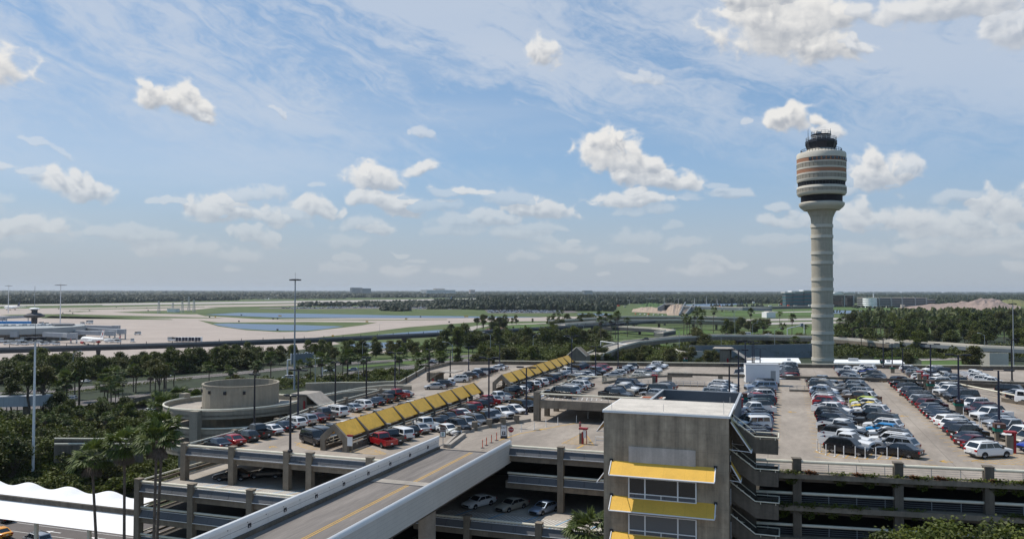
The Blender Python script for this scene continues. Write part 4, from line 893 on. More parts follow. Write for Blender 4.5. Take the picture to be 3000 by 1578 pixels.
def row(desc, X, Y0, pitch, n, heading, z, spec=None, skip=(), dx=0.0, group=None, X1=None, order='from near end'):
    """a row of stalls; spec: {index: 'colour|kind'}; everything else is drawn at random"""
    spec = spec or {}; k = 0
    for i in range(n):
        if i in skip: continue
        y = Y0 + i * pitch; x = X + (((X1 - X) * i / max(1, n - 1)) if X1 is not None else 0)
        if i in spec: col, kind = spec[i].split('|')
        else: col, kind = pick(COMMON), pick(KINDS)
        L = CARK[kind][0]; off = (5.0 - L) / 2 * (.5 if rc.random() < .5 else .2)
        k += 1
        put_car(kind, col, x - math.cos(R(heading)) * off, y, z, heading, '%s %s, %s %s %s' % (col, NICE[kind], ordinal(k), order, desc), group or 'cars parked on the garage decks')
sp = lambda s: {i: v.strip() for i, v in enumerate(s.split(',')) if v.strip()}
row('in the row along the left parapet', -73.2, 90.2, 2.95, 20, 157, ZL, sp('navy blue|sedan,red|sedan,dark grey|hatch,dark grey|pickup,white|sedan,navy blue|sedan,white|suv,silver|suv,maroon|sedan,grey|pickup,white|big_suv,,silver|sedan,white|suv,black|sedan,navy blue|sedan,brown|suv,black|pickup,red|pickup,silver|coupe'), skip=(11,))
row('in the far row along the left parapet', -72.4, 159.5, 2.85, 17, 205, ZL, sp('silver|sedan,dark grey|suv,pale blue|sedan,,,white|suv,beige|sedan,brown|suv,pale blue|hatch,navy blue|suv,white|pickup,navy blue|suv,black|hatch,navy blue|coupe,silver|sedan,white|sedan,silver|sedan'), skip=(3, 4, 14), X1=-74)
row('left of the near yellow canopy', -62.6, 97.2, 2.95, 15, -30, ZL, sp('black|big_suv,dark grey|camper,navy blue|suv,white|pickup,pale blue|pickup,dark grey|pickup,navy blue|pickup,silver|suv,black|sedan,white|sedan,dark grey|suv,white|suv,black|sedan,navy blue|hatch,silver|sedan'))
row('right of the near yellow canopy', -53.0, 99.2, 2.8, 19, 145, ZL, sp('red|pickup,dark grey|pickup,white|camper,black|hatch,silver|sedan,white|pickup,black|hatch,black|sedan,black|sedan,maroon|hatch,white|coupe,dark grey|suv,red|suv,black|suv,maroon|suv,red|pickup,silver|sedan,white|pickup,dark grey|coupe'))
row('right of the far yellow canopy', -53.0, 154, 2.8, 23, 147, ZL, sp('black|pickup,black|pickup,white|hatch,navy blue|hatch,black|pickup,white|suv,navy blue|hatch,white|suv,black|suv,black|sedan,navy blue|minivan,beige|jeep,grey|suv,black|sedan,silver|sedan,silver|sedan,white|pickup'), skip=(18,))
row('behind the stub pillars of the bridge road', -48.0, 111, 2.85, 15, -33, ZL, sp('white|sedan,black|suv,silver|suv,grey|suv,dark grey|pickup,silver|suv,white|pickup,navy blue|sedan,white|sedan,black|big_suv,black|sedan,dark grey|suv'), X1=-43.2)
row('at the left edge of the upper deck', -36.0, 130.5, 2.85, 8, 163, ZU, sp('black|big_suv,white|minivan,silver|suv,black|sedan,white|suv,black|sedan,,'), skip=(6, 7))
row('on the upper deck behind the plant enclosure', -27.0, 131.2, 2.9, 7, -18, ZU, sp('dark grey|pickup,navy blue|suv,beige|pickup,white|pickup,dark grey|suv,navy blue|big_suv,silver|sedan'))
row('of the short row left of the ramp railing', -21.2, 136, 2.9, 6, 163, ZU, sp('silver|sedan,black|big_suv,white|suv,navy blue|suv,black|sedan,white|suv'), skip=(5,))
row('beside the height beam right of the tower roof', -10.6, 120.5, 2.8, 13, -22, ZU, sp('silver|suv,black|suv,white|suv,dark grey|suv,white|minivan,black|suv,silver|big_suv,white|sedan,white|suv'))
row('just right of the tower roof', -4.2, 97.0, 2.78, 25, 204, ZU, sp('navy blue|big_suv,black|suv,black|sedan,navy blue|coupe,white|jeep,pale blue|minivan,navy blue|suv,silver|sedan,navy blue|sedan,white|pickup,dark grey|suv,teal|suv,navy blue|big_suv,red|pickup,maroon|sedan,white|suv'), skip=(24,))
row('in the middle double row, left half', 6.4, 96.2, 2.66, 27, -25, ZU, sp('black|suv,white|pickup,white|pickup,dark grey|suv,black|pickup,white|pickup,grey|sedan,navy blue|suv,black|suv,black|minivan,silver|coupe,white|pickup,white|sedan,navy blue|sedan,red|suv,white|suv,silver|suv,black|suv,dark grey|sedan'))
row('in the middle double row, right half', 11.6, 96.8, 2.72, 26, 155, ZU, sp('black|sedan,silver|suv,white|suv,grey|suv,white|sedan,bright blue|hatch,white|suv,dark grey|big_suv,blue|coupe,black|pickup,maroon|sedan,white|suv,black|sedan,yellow|coupe,white|hatch,lime green|hatch,brown|pickup,white|suv,black|sedan,silver|suv'))
row('in the right double row, left half', 21.0, 99.6, 2.78, 26, 33, ZU, sp('white|suv,dark grey|sedan,maroon|sedan,dark grey|sedan,black|suv,navy blue|suv,white|suv,white|minivan,white|sedan,navy blue|sedan,black|sedan,navy blue|sedan,grey|hatch,maroon|suv,black|suv,silver|suv,black|minivan,black|suv,navy blue|sedan,navy blue|suv,white|sedan,black|suv,dark grey|sedan,black|pickup'))
row('in the right double row, right half', 27.2, 103, 2.78, 25, 212, ZU, sp('navy blue|sedan,blue|sedan,beige|minivan,white|pickup,navy blue|sedan,silver|pickup,navy blue|sedan,silver|sedan,dark grey|sedan,white|pickup,navy blue|suv,maroon|suv,black|sedan,white|suv,silver|sedan,dark grey|sedan,black|big_suv'))
row('against the far right ramp walls', 37.4, 147, 3.1, 6, -28, ZU, sp('white|van,white|van,navy blue|sedan,silver|sedan,black|big_suv,'), skip=(1, 5))
# lower back deck beyond the height beam
row('on the back deck left of the service kiosk', -40.5, 196, 2.8, 9, 190, ZL)
row('on back deck by green lamp base', -33.5, 192, 2.8, 13, -20, ZL)
row('on the back deck behind the curved ramp wall', -46.5, 182, 2.8, 12, -28, ZL)
row('on the back deck by the kiosk', -9.5, 196, 2.8, 13, -20, ZL, skip=(12,))
row('on the back deck behind the cargo trailer', 0.5, 200, 2.8, 13, 205, ZL)
row('on back deck, left of control tower', 15.0, 207, 2.8, 11, -22, ZL)
row('on back deck, right of control tower', 20.4, 207, 2.8, 11, 158, ZL)
row('on the back deck beside the tall red sign', 31.5, 207, 2.8, 12, -22, ZL)
row('on back deck right of red sign', 37.4, 208, 2.8, 12, 205, ZL)
row('at the right end of the back deck', 44.5, 209, 2.8, 8, -24, ZL, {i: 'white|' + k for i, k in enumerate(['pickup', 'pickup', 'suv', 'pickup', 'suv', 'pickup', 'pickup', 'pickup'])})
# cars on the shaded terraces
put_car('sedan', 'black', -69.5, 88.4, 15.45, 205, 'black sedan half in the shade on the left terrace', 'cars on the terraces')
put_car('sedan', 'black', -66.0, 91.0, 15.45, 205, 'second black sedan deeper in the shade of the left terrace', 'cars on the terraces')
put_car('jeep', 'bright blue', -51.8, 87.5, 15.45, 250, 'bright blue off-road car peeping over the bridge wall', 'cars on the terraces')
for i, (x, col, kd, lb) in enumerate([(-38.8, 'white', 'sedan', 'white sedan under the bridge edge on the lower terrace'), (-34.2, 'beige', 'sedan', 'pale sedan facing out in the middle of the lower terrace'), (-29.6, 'pale blue', 'sedan', 'blue sedan deep in the shade of the lower terrace'), (-20.6, 'dark grey', 'coupe', 'dark car behind the palm on the lower terrace')]):
    put_car(kd, col, x, 99.6, 11.9, 247, lb, 'cars on the terraces')
# ---- white cargo trailer
T = wrt(thing('cargo_trailer', 'white box cargo trailer parked on the upper deck left of the control tower', 'trailer', (-4.4, 160.5, ZU), rz=R(10)))
MB().box(-3.1, 3.1, -1.3, 1.3, .6, 4.0).build('box_body', 'white', T, bevel=.04); b = MB(); b.box(-3.14, 3.14, -1.34, 1.34, 3.95, 4.06); b.box(-3.14, 3.14, -1.34, 1.34, .55, .65); b.build('frame_trim', 'steel', T)
MB().box(1.5, 2.4, -1.32, -1.301, 1.0, 2.9).build('side_door', 'plum', T)
for x in (-.5, .5):
    for y in (-1.32, 1.32): wheel_mb(x, y, .36).build('wheel', 'tyre', T)
# ------------------------------------------------------------------ rooftop lamp posts
def post_proto(name, h, arm, mat, base=True):
    t = thing(name, 'x', 'lamp post'); MB().lathe([(.16, 0), (.11, h)], n=8).build('pole', mat, t)
    if base: MB().lathe([(.32, 0), (.32, .3), (.18, .5)], n=8).build('base', mat, t)
    b = MB(); b.box(-arm, arm, -.06, .06, h - .05, h + .05); b.build('arm', mat, t)
    for s in (-1, 1): MB().box(min(s * arm * .35, s * arm), max(s * arm * .35, s * arm), -.28, .28, h + .05, h + .25).build('lamp_head', 'black', t)
    return t
LP = post_proto('deck_lamp_post', 9.5, 1.7, 'navy'); LP1 = post_proto('deck_lamp_post', 9.5, .9, 'black')
SB = {}
def lamp_xy(px, pyb, z, pyt): X, Y = at(px, pyb, z); d = math.hypot(X, Y); return X, Y
lam = [  # base px, base y, z of base, top px y, variant, place
    (850, 1322, 20.3, 1160, 1, 'on the front left parapet of the garage'), (745, 1243, 20.1, 1098, 1, 'on the left parapet by the helix ramp'), (873, 1220, 20.0, 1085, 0, 'on the left parapet beside the stair shelter'), (982, 1187, 20.0, 1062, 1, 'on the left parapet behind the stair shelter'),
    (1073, 1165, 20.0, 1047, 1, 'on the left parapet in front of the ramp'), (1157, 1137, 20.1, 1034, 0, 'at the ramp entry on the left parapet'), (1257, 1118, 20.0, 1024, 1, 'at the far left parapet near the sloping shelter'), (1319, 1103, 20.1, 1025, 1, 'on the far left parapet, tall and thin'), (1373, 1085, 20.1, 1015, 0, 'near the left rear corner of the deck'), (1464, 1062, 20, 1008, 0, 'at the left rear corner of the deck'),
    (1432, 1230, 20.0, 1050, 0, 'on the curved row of stub pillars, nearer one'), (1542, 1213, 20.0, 1077, 0, 'on the curved row of stub pillars, farther one'), (1675, 1105, 19.5, 985, 0, 'between the far canopy and the upper deck'), (1745, 1102, 20.0, 1015, 0, 'behind the upper deck left corner'), (1811, 1085, 19.5, 950, 0, 'on the back deck beside the green box'),
    (2137, 1180, 22.5, 1068, 1, 'just right of the tower roof'), (2164, 1155, 22.5, 1025, 0, 'in the dense row right of the tower roof'), (2184, 1110, 22.5, 1000, 0, 'beside the cargo trailer'), (2204, 1070, 19.0, 1004, 0, 'behind the cargo trailer, left one'), (2227, 1070, 19, 1020, 0, 'behind the cargo trailer, right one'), (2209, 1062, 19, 1002, 0, 'at the back parapet left of the control tower'),
    (2588, 1075, 19.5, 992, 0, 'on the back deck right of the control tower'), (2614, 1070, 19.5, 1005, 0, 'on the back deck, second right of the control tower'), (2645, 1090, 19.5, 1020, 0, 'on the back deck beside the red sign'), (2727, 1115, 23, 1008, 0, 'beside the teal sign of the right rows'), (2809, 1177, 24.3, 1040, 0, 'on the concrete block in the right double row'), (2927, 1235, 24.3, 1085, 0, 'on the green ringed block at the right edge'), (2965, 1118, 23.5, 995, 1, 'on the far right ramp wall')]
for i, (px, pb, z, pt, v, place) in enumerate(lam):
    X, Y = at(px, pb, z); D = prjD = (Vector((X, Y, 0)).dot(Vector((_f.x, _f.y, 0)))); h = (pb - pt) * D / F
    dup(LP1 if v else LP, (X, Y, z - .05), R(-4), 'dark rooftop lamp post ' + place, 'lamp posts on the garage roof', scale=(1, 1, h / 9.5))
    if v == 0 and px in (2809, 2927, 2164, 2727): pass
# concrete lamp blocks with green level bands
def lamp_block(X, Y, z, lab, red=False, band='green'):
    t = wrt(thing('level_marker_block', lab, 'marker block', (X, Y, z))); MB().box(-.45, .45, -.45, .45, 0, 1.75).build('pedestal', 'conc', t); MB().box(-.62, .62, -.62, .62, 1.15, 1.5).build('colour_band', band, t); b = MB(); b.box(-.6, .6, -.6, .6, 1.55, 2.1); b.build('level_panel', 'brown', t)
    for (x, y) in ((-.2, -.61),): MB().box(x - .15, x + .15, y - .02, y + .0, 1.65, 1.95).build('symbol_plate', 'white', t)
    return t
for px, py, z, lab in [(2928, 1290, ZU, 'concrete block with green band and brown level sign at the right edge'), (2809, 1210, ZU, 'concrete block with green band in the middle of the right double row'), (2727, 1148, ZU, 'concrete block with green band at the back of the right double row'), (2178, 1190, ZU, 'concrete block with green band in the row right of the tower roof'), (1815, 1095, ZL, 'concrete block with green band on the back deck left side'), (2008, 1068, ZL, 'concrete block with red and green signs in the middle of the back deck'), (2585, 1073, ZL, 'concrete block with green band right of the control tower'), (2615, 1092, ZL, 'concrete block with green band behind the height beam')]:
    X, Y = at(px, py, z); lamp_block(X, Y, z, lab)
def phone_post(px, py, z, lab):
    X, Y = at(px, py, z); t = wrt(thing('red_call_station', lab, 'call station', (X, Y, z))); MB().box(-.4, .25, -.35, .35, 0, 1.9).build('pedestal', 'conc', t); MB().box(.26, .5, -.4, .4, 0, 2.2).build('red_fin', 'red', t); MB().box(-.55, .6, -.5, .5, 2.2, 2.4).build('canopy', 'red', t)
phone_post(2960, 1325, ZU, 'red and concrete call station near the right edge of the photo'); phone_post(2711, 1135, ZU, 'red call station at the back of the right rows'); phone_post(2695, 1122, ZU, 'red pillar behind the back of the right rows'); phone_post(2166, 1215, ZU, 'red call station beside the tower roof'); phone_post(1918, 1135, ZU, 'reddish pillar on the upper deck behind the enclosure')
def drop(o):
    for c in list(o.children): drop(c)
    bpy.data.objects.remove(o)
drop(LP); drop(LP1)
# ------------------------------------------------------------------ ground, airfield, water, roads
def sheet(name, pts, z, mat, px=True, kind='structure'):
    P = [at(x, y, 0) for x, y in pts] if px else pts
    b = MB(); b.sheet(P, z); o = b.build(name, mat); o['kind'] = kind; return o
b = MB(); b.sheet([(-16000, -400), (14000, -400), (14000, 19000), (-16000, 19000)], -.30); g = b.build('ground', 'grass'); g['kind'] = 'structure'
# near ground under the trees and round the garage
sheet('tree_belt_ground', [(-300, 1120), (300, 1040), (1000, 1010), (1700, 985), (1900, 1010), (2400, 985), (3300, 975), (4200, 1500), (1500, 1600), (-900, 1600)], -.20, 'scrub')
sheet('bounce_forecourt', [(-260, -380), (240, -380), (240, 78), (-60, 78), (-60, 60), (-260, 60)], -.12, 'road', px=False)  # unseen paving added for the warm light it bounces back
# apron and taxiways
sheet('airport_apron', [(-900, 1100), (-900, 925), (-300, 903), (0, 904), (300, 900), (620, 893), (900, 889), (1200, 886), (1180, 890), (900, 895), (620, 902), (540, 910), (600, 925), (760, 934), (1100, 930), (1500, 929), (1780, 925), (2100, 926), (2100, 930), (1810, 937), (1400, 942), (1200, 957), (1060, 974), (920, 988), (1010, 1004), (720, 1046), (400, 1075), (0, 1100)], -.16, 'apron')
sheet('runway', [(-900, 897), (0, 896.5), (600, 888), (1200, 880), (1700, 873), (1700, 870.5), (1200, 876.5), (600, 884.5), (0, 892.5), (-900, 893)], -.14, 'taxi')
sheet('taxiway', [(300, 894), (700, 888.5), (1000, 885), (1180, 881), (1300, 878), (1300, 875), (1180, 877.5), (1000, 881), (700, 885.5), (300, 891)], -.11, 'taxi')
sheet('runway', [(900, 869.8), (1600, 872), (1600, 870.8), (900, 868.8)], -.12, 'taxi')
def isle(pts, n='grass_island'): return sheet(n, pts, -.08, 'grass')
isle([(155, 905.5), (300, 903), (420, 901), (600, 897.5), (600, 899), (420, 903.5), (250, 906)]); isle([(180, 912), (235, 910.5), (283, 911), (230, 913.5)]); isle([(155, 920), (190, 918.5), (235, 920), (200, 922)])
isle([(0, 922), (120, 919), (260, 921), (420, 925), (600, 929), (660, 931.5), (420, 931), (250, 933), (110, 930)]); isle([(330, 914), (430, 910.5), (600, 907), (900, 900), (1190, 893), (1640, 889), (1640, 905), (1700, 925), (1560, 927), (1160, 925), (700, 916), (560, 920), (420, 917)])
isle([(600, 899.5), (760, 896.5), (900, 894.5), (880, 896.5), (740, 899), (640, 901.5)]); isle([(150, 925), (330, 929), (500, 934), (508, 936), (400, 935), (120, 931.5)])
isle([(780, 934.5), (1100, 935.5), (1310, 934.5), (1310, 936), (1100, 937.5), (830, 936.5)]); isle([(580, 937), (640, 944), (900, 942), (1105, 944), (1060, 952), (1000, 959), (900, 970.5), (820, 971.5), (720, 966), (640, 955)])
isle([(940, 988), (1060, 974.5), (1200, 957.5), (1380, 943.5), (1500, 944), (1560, 950), (1640, 990), (1500, 1060), (1300, 1080), (900, 1030), (1010, 1010)])
isle([(1850, 940), (2450, 932), (2950, 905), (3300, 925), (3300, 985), (2600, 985), (2450, 985), (1850, 985), (1700, 960)], 'lawn')
for pts in ([(600, 921), (700, 915.5), (870, 917.5), (1200, 924), (1600, 928.5), (1450, 930.5), (1100, 931), (820, 930)], [(624, 948), (670, 946.8), (863, 951), (1007, 955.5), (950, 963), (895, 968.5), (791, 967.5), (700, 962), (640, 953)],
            [(1070, 985), (1110, 980), (1200, 972), (1312, 964.5), (1290, 975), (1200, 984), (1080, 992)], [(1020, 1010), (1080, 1002), (1175, 1003), (1178, 1018), (1050, 1021)], [(1690, 918.5), (1760, 917), (1800, 920), (1770, 925.5), (1700, 925)],
            [(1990, 892), (2110, 888.5), (2180, 886), (2195, 888), (2100, 897.5), (2020, 896)], [(2433, 908), (2520, 909.5), (2600, 913), (2700, 914), (2800, 916.5), (2770, 918.5), (2600, 919), (2434, 918)]):
    sheet('pond', pts, .02, 'water')
for pts in ([(760, 873.5), (790, 872.5), (800, 875), (765, 876)], [(35, 864.5), (250, 866.5), (240, 868), (60, 867)]): sheet('lake', pts, .02, M('pale_lake_glint', (.45, .50, .53), .4))  # the lakes' glint is painted in as a pale surface colour
sheet('service_path', [(1290, 1030), (1180, 1018), (1100, 1022), (1075, 1034), (1090, 1036), (1180, 1030)], .02, 'deck2')
sheet('curved_road', [(1355, 975), (1358, 966), (1375, 957), (1400, 953), (1500, 948), (1600, 945), (1600, 947.5), (1500, 951), (1430, 955), (1395, 962), (1385, 970), (1390, 976)], .05, 'deck2')
sheet('lawn', [(1385, 976), (1400, 966), (1470, 955), (1570, 948), (1605, 962), (1620, 968), (1500, 970)], .03, 'grassb')
sheet('mulch_bed', [(1412, 968), (1440, 958), (1480, 958), (1490, 966), (1440, 970)], .05, 'mulch')
# highway on the left, seen through the trees
def road(name, pts, half, z=.0, mat='asph', marks=True):
    P = [at(x, y, 0) for x, y in pts]; n = len(P); L_, R_ = [], []
    for i, p in enumerate(P):
        a, c = P[max(0, i - 1)], P[min(n - 1, i + 1)]; l = math.hypot(c[0] - a[0], c[1] - a[1]) or 1; nx, ny = -(c[1] - a[1]) / l, (c[0] - a[0]) / l
        L_.append((p[0] + nx * half, p[1] + ny * half)); R_.append((p[0] - nx * half, p[1] - ny * half))
    b = MB()
    for i in range(n - 1): b.quad((*R_[i], z), (*R_[i + 1], z), (*L_[i + 1], z), (*L_[i], z))
    o = b.build(name, mat); o['kind'] = 'structure'
    if marks:
        b = MB(); m = lambda i, t: (R_[i][0] + (L_[i][0] - R_[i][0]) * t, R_[i][1] + (L_[i][1] - R_[i][1]) * t)
        for t in (.06, .94): b.wall([m(i, t) for i in range(n)], .2, z + .01, z + .02)
        for t in ((.35, .65) if half > 5 else (.5,)):
            for i in range(n - 1):
                p, q = m(i, t), m(i + 1, t); l = math.dist(p, q)
                for k in range(int(l / 12)): u = k * 12 / l; w = min(1, u + 3.5 / l); b.beam((p[0] + (q[0] - p[0]) * u, p[1] + (q[1] - p[1]) * u), (p[0] + (q[0] - p[0]) * w, p[1] + (q[1] - p[1]) * w), .18, z + .01, z + .02)
        o = b.build('lane_marking', 'wline'); o['kind'] = 'structure'
    return P
R1_ = road('highway', [(-250, 1160), (0, 1150), (170, 1143), (330, 1128), (500, 1110), (700, 1092), (900, 1072), (1100, 1058), (1300, 1048), (1500, 1030), (1700, 1010)], 5.6)
R2_ = road('highway', [(-250, 1205), (0, 1195), (180, 1186), (330, 1172), (500, 1150), (640, 1135), (820, 1118), (1000, 1096), (1200, 1075), (1400, 1050)], 6.5)
R3_ = road('service_road', [(60, 1228), (200, 1218), (330, 1204), (450, 1188), (560, 1175)], 4.5, .01)
sheet('grass_verge', [(1000, 1075), (1180, 1060), (1300, 1052), (1290, 1056), (1160, 1066), (1020, 1080)], .0, 'grassb')
sheet('grass_verge', [(70, 1385), (135, 1377), (145, 1392), (80, 1400)], .05, 'grassb')
road('parking_strip', [(250, 1250), (330, 1232), (450, 1208), (560, 1195)], 7, .0, marks=False)
# airfield signs
for i, (x, y, w, col) in enumerate([(92, 909.5, 8, 'black'), (108, 909.5, 10, 'black'), (172, 905, 6, 'black'), (205, 911.4, 7, 'black'), (262, 910.5, 7, 'black'), (184, 918.5, 5, 'black'), (213, 919, 5, 'black'), (707, 924, 6, 'black'), (820, 926.5, 14, 'orange'), (614, 930, 6, 'black'), (631, 930, 6, 'orange'), (700, 943, 6, 'black'), (800, 935, 8, 'black'), (813, 935, 5, 'black'), (1075, 944, 10, 'orange'), (1190, 935.5, 9, 'orange'), (813, 968.5, 8, 'black'), (1366, 929, 15, 'orange'), (1232, 929, 5, 'black'), (1316, 945, 6, 'black'), (975, 987, 8, 'orange'), (341, 900.5, 5, 'black'), (363, 905, 6, 'black'), (430, 904, 6, 'black'), (434, 910.5, 6, 'black')]):
    X, Y = at(x, y, 0); d = math.hypot(X, Y); W_ = w * d / F
    t = thing('taxiway_sign', '%s taxiway sign board standing by the pavement, %s of the airfield boards' % ('dark' if col == 'black' else 'yellowish', ordinal(i + 1)), 'airfield sign', (X, Y, 0), 'taxiway sign boards')
    MB().ob(X, Y, .4, 1.9, W_, .4, -.3).build('board', col if col != 'orange' else 'yline', t); b = MB(); b.ob(X - W_ * .3, Y, -.1, .4, .3, .3); b.ob(X + W_ * .3, Y, -.1, .4, .3, .3); b.build('leg', 'steel', t)

# ------------------------------------------------------------------ control tower
CTx, CTy = 13.0, 316.0
CT = thing('control_tower', 'tall banded concrete air traffic control tower with a bulging head', 'control tower', (CTx, CTy, 0))
cd = Vector((CTx, CTy, 0)).dot(Vector((_f.x, _f.y, 0)))
def zt(y): return H + (851 - y) * cd / F * 1.0
def rr(px): return px * cd / F / 2
c0 = (CTx, CTy)
b = MB(); b.lathe([(rr(59), -1), (rr(59), zt(650)), (rr(62), zt(636)), (rr(72), zt(624)), (rr(84), zt(613))], c0, 48); b.build('shaft', M('shaft_concrete', (.42, .378, .30), .8, var=.08, scale=.12, streak=.16, joint=(0, 0, 4.55, .05, .72)), CT, smooth=True)
for y0_ in (661, 692, 740, 768, 817, 846, 894, 923, 972, 1000, 1049):
    MB().lathe([(rr(59), zt(y0_ + 4)), (rr(63), zt(y0_ + 4)), (rr(63), zt(y0_ - 5)), (rr(59), zt(y0_ - 5))], c0, 48).build('shaft_band', 'tpale', CT)
S = [  # name, material, profile of (px width, y)
    ('lower_collar', 'tpale', [(84, 614), (100, 614), (104, 612), (118, 606), (126, 600), (127, 594), (118, 591)]), ('lower_window_band', M('dark_purple_glass', (.012, .010, .014), .6, spec=.15), [(115, 592), (115, 571)]),
    ('mid_collar', 'tpale', [(118, 572), (130, 571), (137, 566), (138, 562)]), ('mid_wall', 'tgrey', [(137, 562), (137, 552)]), ('mid_collar', 'tpale', [(138, 552), (137.6, 548), (134, 545), (128, 544)]),
    ('upper_window_band', M('dark_band_glass', (.012, .012, .014), .5, spec=.2), [(129, 545), (129, 531)]), ('collar', 'tpale', [(129, 532), (134, 532), (137.5, 528), (137.5, 524)]), ('wall_band', 'tgrey', [(136.5, 524), (136.5, 512)]), ('band', 'tpale', [(137.5, 512), (137.5, 507)]),
    ('terracotta_band', 'terra', [(136.5, 507), (136.5, 496)]), ('band', 'tpale', [(137.5, 496), (137.5, 491)]), ('wall_band', 'tgrey', [(136.5, 491), (136.5, 479)]), ('band', 'tpale', [(137.5, 479), (137.5, 475)]), ('terracotta_band', 'terra', [(136.5, 475), (136.5, 463)]),
    ('top_collar', 'tpale', [(137.5, 464), (137, 450), (133, 447), (116, 445.5), (90, 441), (80, 436)]), ]
for nm, mt_, pr in S:
    b = MB(); pr = [(pr[0][0] - 5, pr[0][1])] + pr + [(pr[-1][0] - 5, pr[-1][1])]; b.lathe([(rr(w), zt(y)) for w, y in pr], c0, 56); b.build(nm, mt_, CT, smooth=True)
for k in range(14):
    a = R(-118 + k * 10.5); r_ = rr(137); x, y = CTx + r_ * math.cos(a), CTy + r_ * math.sin(a); w = MB(); w.ob(x, y, zt(473), zt(465), .3, 1.05, a); w.build('window', 'glass', CT)
b = MB()
for k in range(44): a = 2 * PI * k / 44; r_ = rr(129.6); b.ob(CTx + r_ * math.cos(a), CTy + r_ * math.sin(a), zt(544), zt(531), .12, .12, a)
b.build('window_mullion', 'guide', CT)
b = MB()
for k in range(36):
    a = 2 * PI * k / 36; r_ = rr(137.4); b.ob(CTx + r_ * math.cos(a), CTy + r_ * math.sin(a), zt(562), zt(552), .05, .05, a); b.ob(CTx + rr(136.8) * math.cos(a), CTy + rr(136.8) * math.sin(a), zt(524), zt(512), .06, .05, a); b.ob(CTx + rr(136.8) * math.cos(a), CTy + rr(136.8) * math.sin(a), zt(491), zt(479), .06, .05, a)
b.build('panel_joint', 'concd', CT)
b = MB(); b.lathe([(rr(72), zt(436)), (rr(73), zt(437)), (rr(86), zt(418)), (rr(88), zt(416)), (rr(88), zt(410)), (rr(78), zt(407)), (0, zt(407))], c0, 10); b.build('cab', 'black', CT)
b = MB(); b.lathe([(rr(73.5), zt(435)), (rr(84.5), zt(420))], c0, 10); b.build('cab_glass', M('cab_glass', (.035, .04, .04), .1, spec=.9), CT)
b = MB()
for k in range(10): a = 2 * PI * k / 10; b.tube((CTx + rr(74) * math.cos(a), CTy + rr(74) * math.sin(a), zt(436)), (CTx + rr(86) * math.cos(a), CTy + rr(86) * math.sin(a), zt(418)), .22, 5)
b.build('cab_mullion', 'black', CT)
b = MB(); b.lathe([(rr(54), zt(409)), (rr(54), zt(394)), (rr(57), zt(393)), (rr(57), zt(391)), (0, zt(391))], c0, 12); b.build('penthouse', 'black', CT)
def ringrail(r_, z0, h, n, nm):
    b = MB()
    for hh in (h * .5, h): b.pipe([(CTx + r_ * math.cos(2 * PI * k / n), CTy + r_ * math.sin(2 * PI * k / n), z0 + hh) for k in range(n + 1)], .07, 4)
    for k in range(n): a = 2 * PI * k / n; b.tube((CTx + r_ * math.cos(a), CTy + r_ * math.sin(a), z0), (CTx + r_ * math.cos(a), CTy + r_ * math.sin(a), z0 + h), .07, 4)
    b.build(nm, 'steel' if h < 1.3 else 'black', CT)
ringrail(rr(84), zt(409), 1.1, 20, 'cab_railing'); ringrail(rr(54), zt(391), 1.1, 16, 'roof_railing'); ringrail(rr(113), zt(447), 1.4, 40, 'gallery_railing')
b = MB()
for dx, y0_, y1_ in ((-38, 410, 374), (28, 410, 372), (26.5, 410, 380), (-13, 391, 379), (36, 408, 400)): x = CTx + dx * cd / F * math.cos(YAW); y = CTy + dx * cd / F * math.sin(YAW); b.tube((x, y, zt(y0_)), (x, y, zt(y1_)), .13, 5, .05)
b.build('antenna', 'black', CT); b = MB(); b.ob(CTx - .8, CTy, zt(389), zt(381), 1.8, .6, .3); b.build('radar_scanner', 'steel', CT)

# ------------------------------------------------------------------ spiral ramp
HX, HY = -103.8, 134.6
HR = thing('spiral_ramp', 'round concrete spiral car ramp with an open topped drum in its middle', 'spiral ramp', (HX, HY, 0))
b = MB(); b.lathe([(7.35, 0), (7.35, 21.75), (7.45, 21.75), (7.45, 21.95), (7.05, 21.95), (7.05, 14.5), (0, 14.5)], (HX, HY), 28); b.build('drum', 'helix', HR)
def helix_turn(zf, a0, a1, rise, n=44, rail=True):
    ro, ri = 14.4, 7.6; b = MB(); w = MB(); rl = []
    for k in range(n):
        A, B = a0 + (a1 - a0) * k / n, a0 + (a1 - a0) * (k + 1) / n; za, zb_ = zf + rise * k / n, zf + rise * (k + 1) / n
        p = lambda r, a, z: (HX + r * math.cos(a), HY + r * math.sin(a), z)
        b.add([p(ri, A, za), p(ro, A, za), p(ro, B, zb_), p(ri, B, zb_), p(ri, A, za - .35), p(ro, A, za - .35), p(ro, B, zb_ - .35), p(ri, B, zb_ - .35)], [(0, 1, 2, 3), (7, 6, 5, 4), (1, 5, 6, 2)])
        w.add([p(ro, A, za - .75), p(ro, A, za + .75), p(ro, B, zb_ + .75), p(ro, B, zb_ - .75), p(ro - .2, A, za - .75), p(ro - .2, A, za + .75), p(ro - .2, B, zb_ + .75), p(ro - .2, B, zb_ - .75)], [(0, 3, 2, 1), (4, 5, 6, 7), (1, 2, 6, 5), (0, 4, 7, 3)])
        rl.append(p(ro - .05, A, za + 1.0))
    b.build('ramp_slab', 'deck2', HR, smooth=True); w.build('ramp_parapet', 'helix', HR)
    b = MB(); b.pipe(rl, .19, 6); b.build('guard_rail', 'cream', HR, smooth=True)
helix_turn(16.4, R(20), R(395), 1.6); helix_turn(13.0, R(20), R(380), 1.5); helix_turn(9.6, R(20), R(380), 1.5)
for a in (-84, 176): MB().ob(HX + 14.9 * math.cos(R(a)), HY + 14.9 * math.sin(R(a)), 0, 18.4 if a < 0 else 19.0, 1.5, 1.6, R(a)).build('pillar', 'helix', HR)
b = MB()
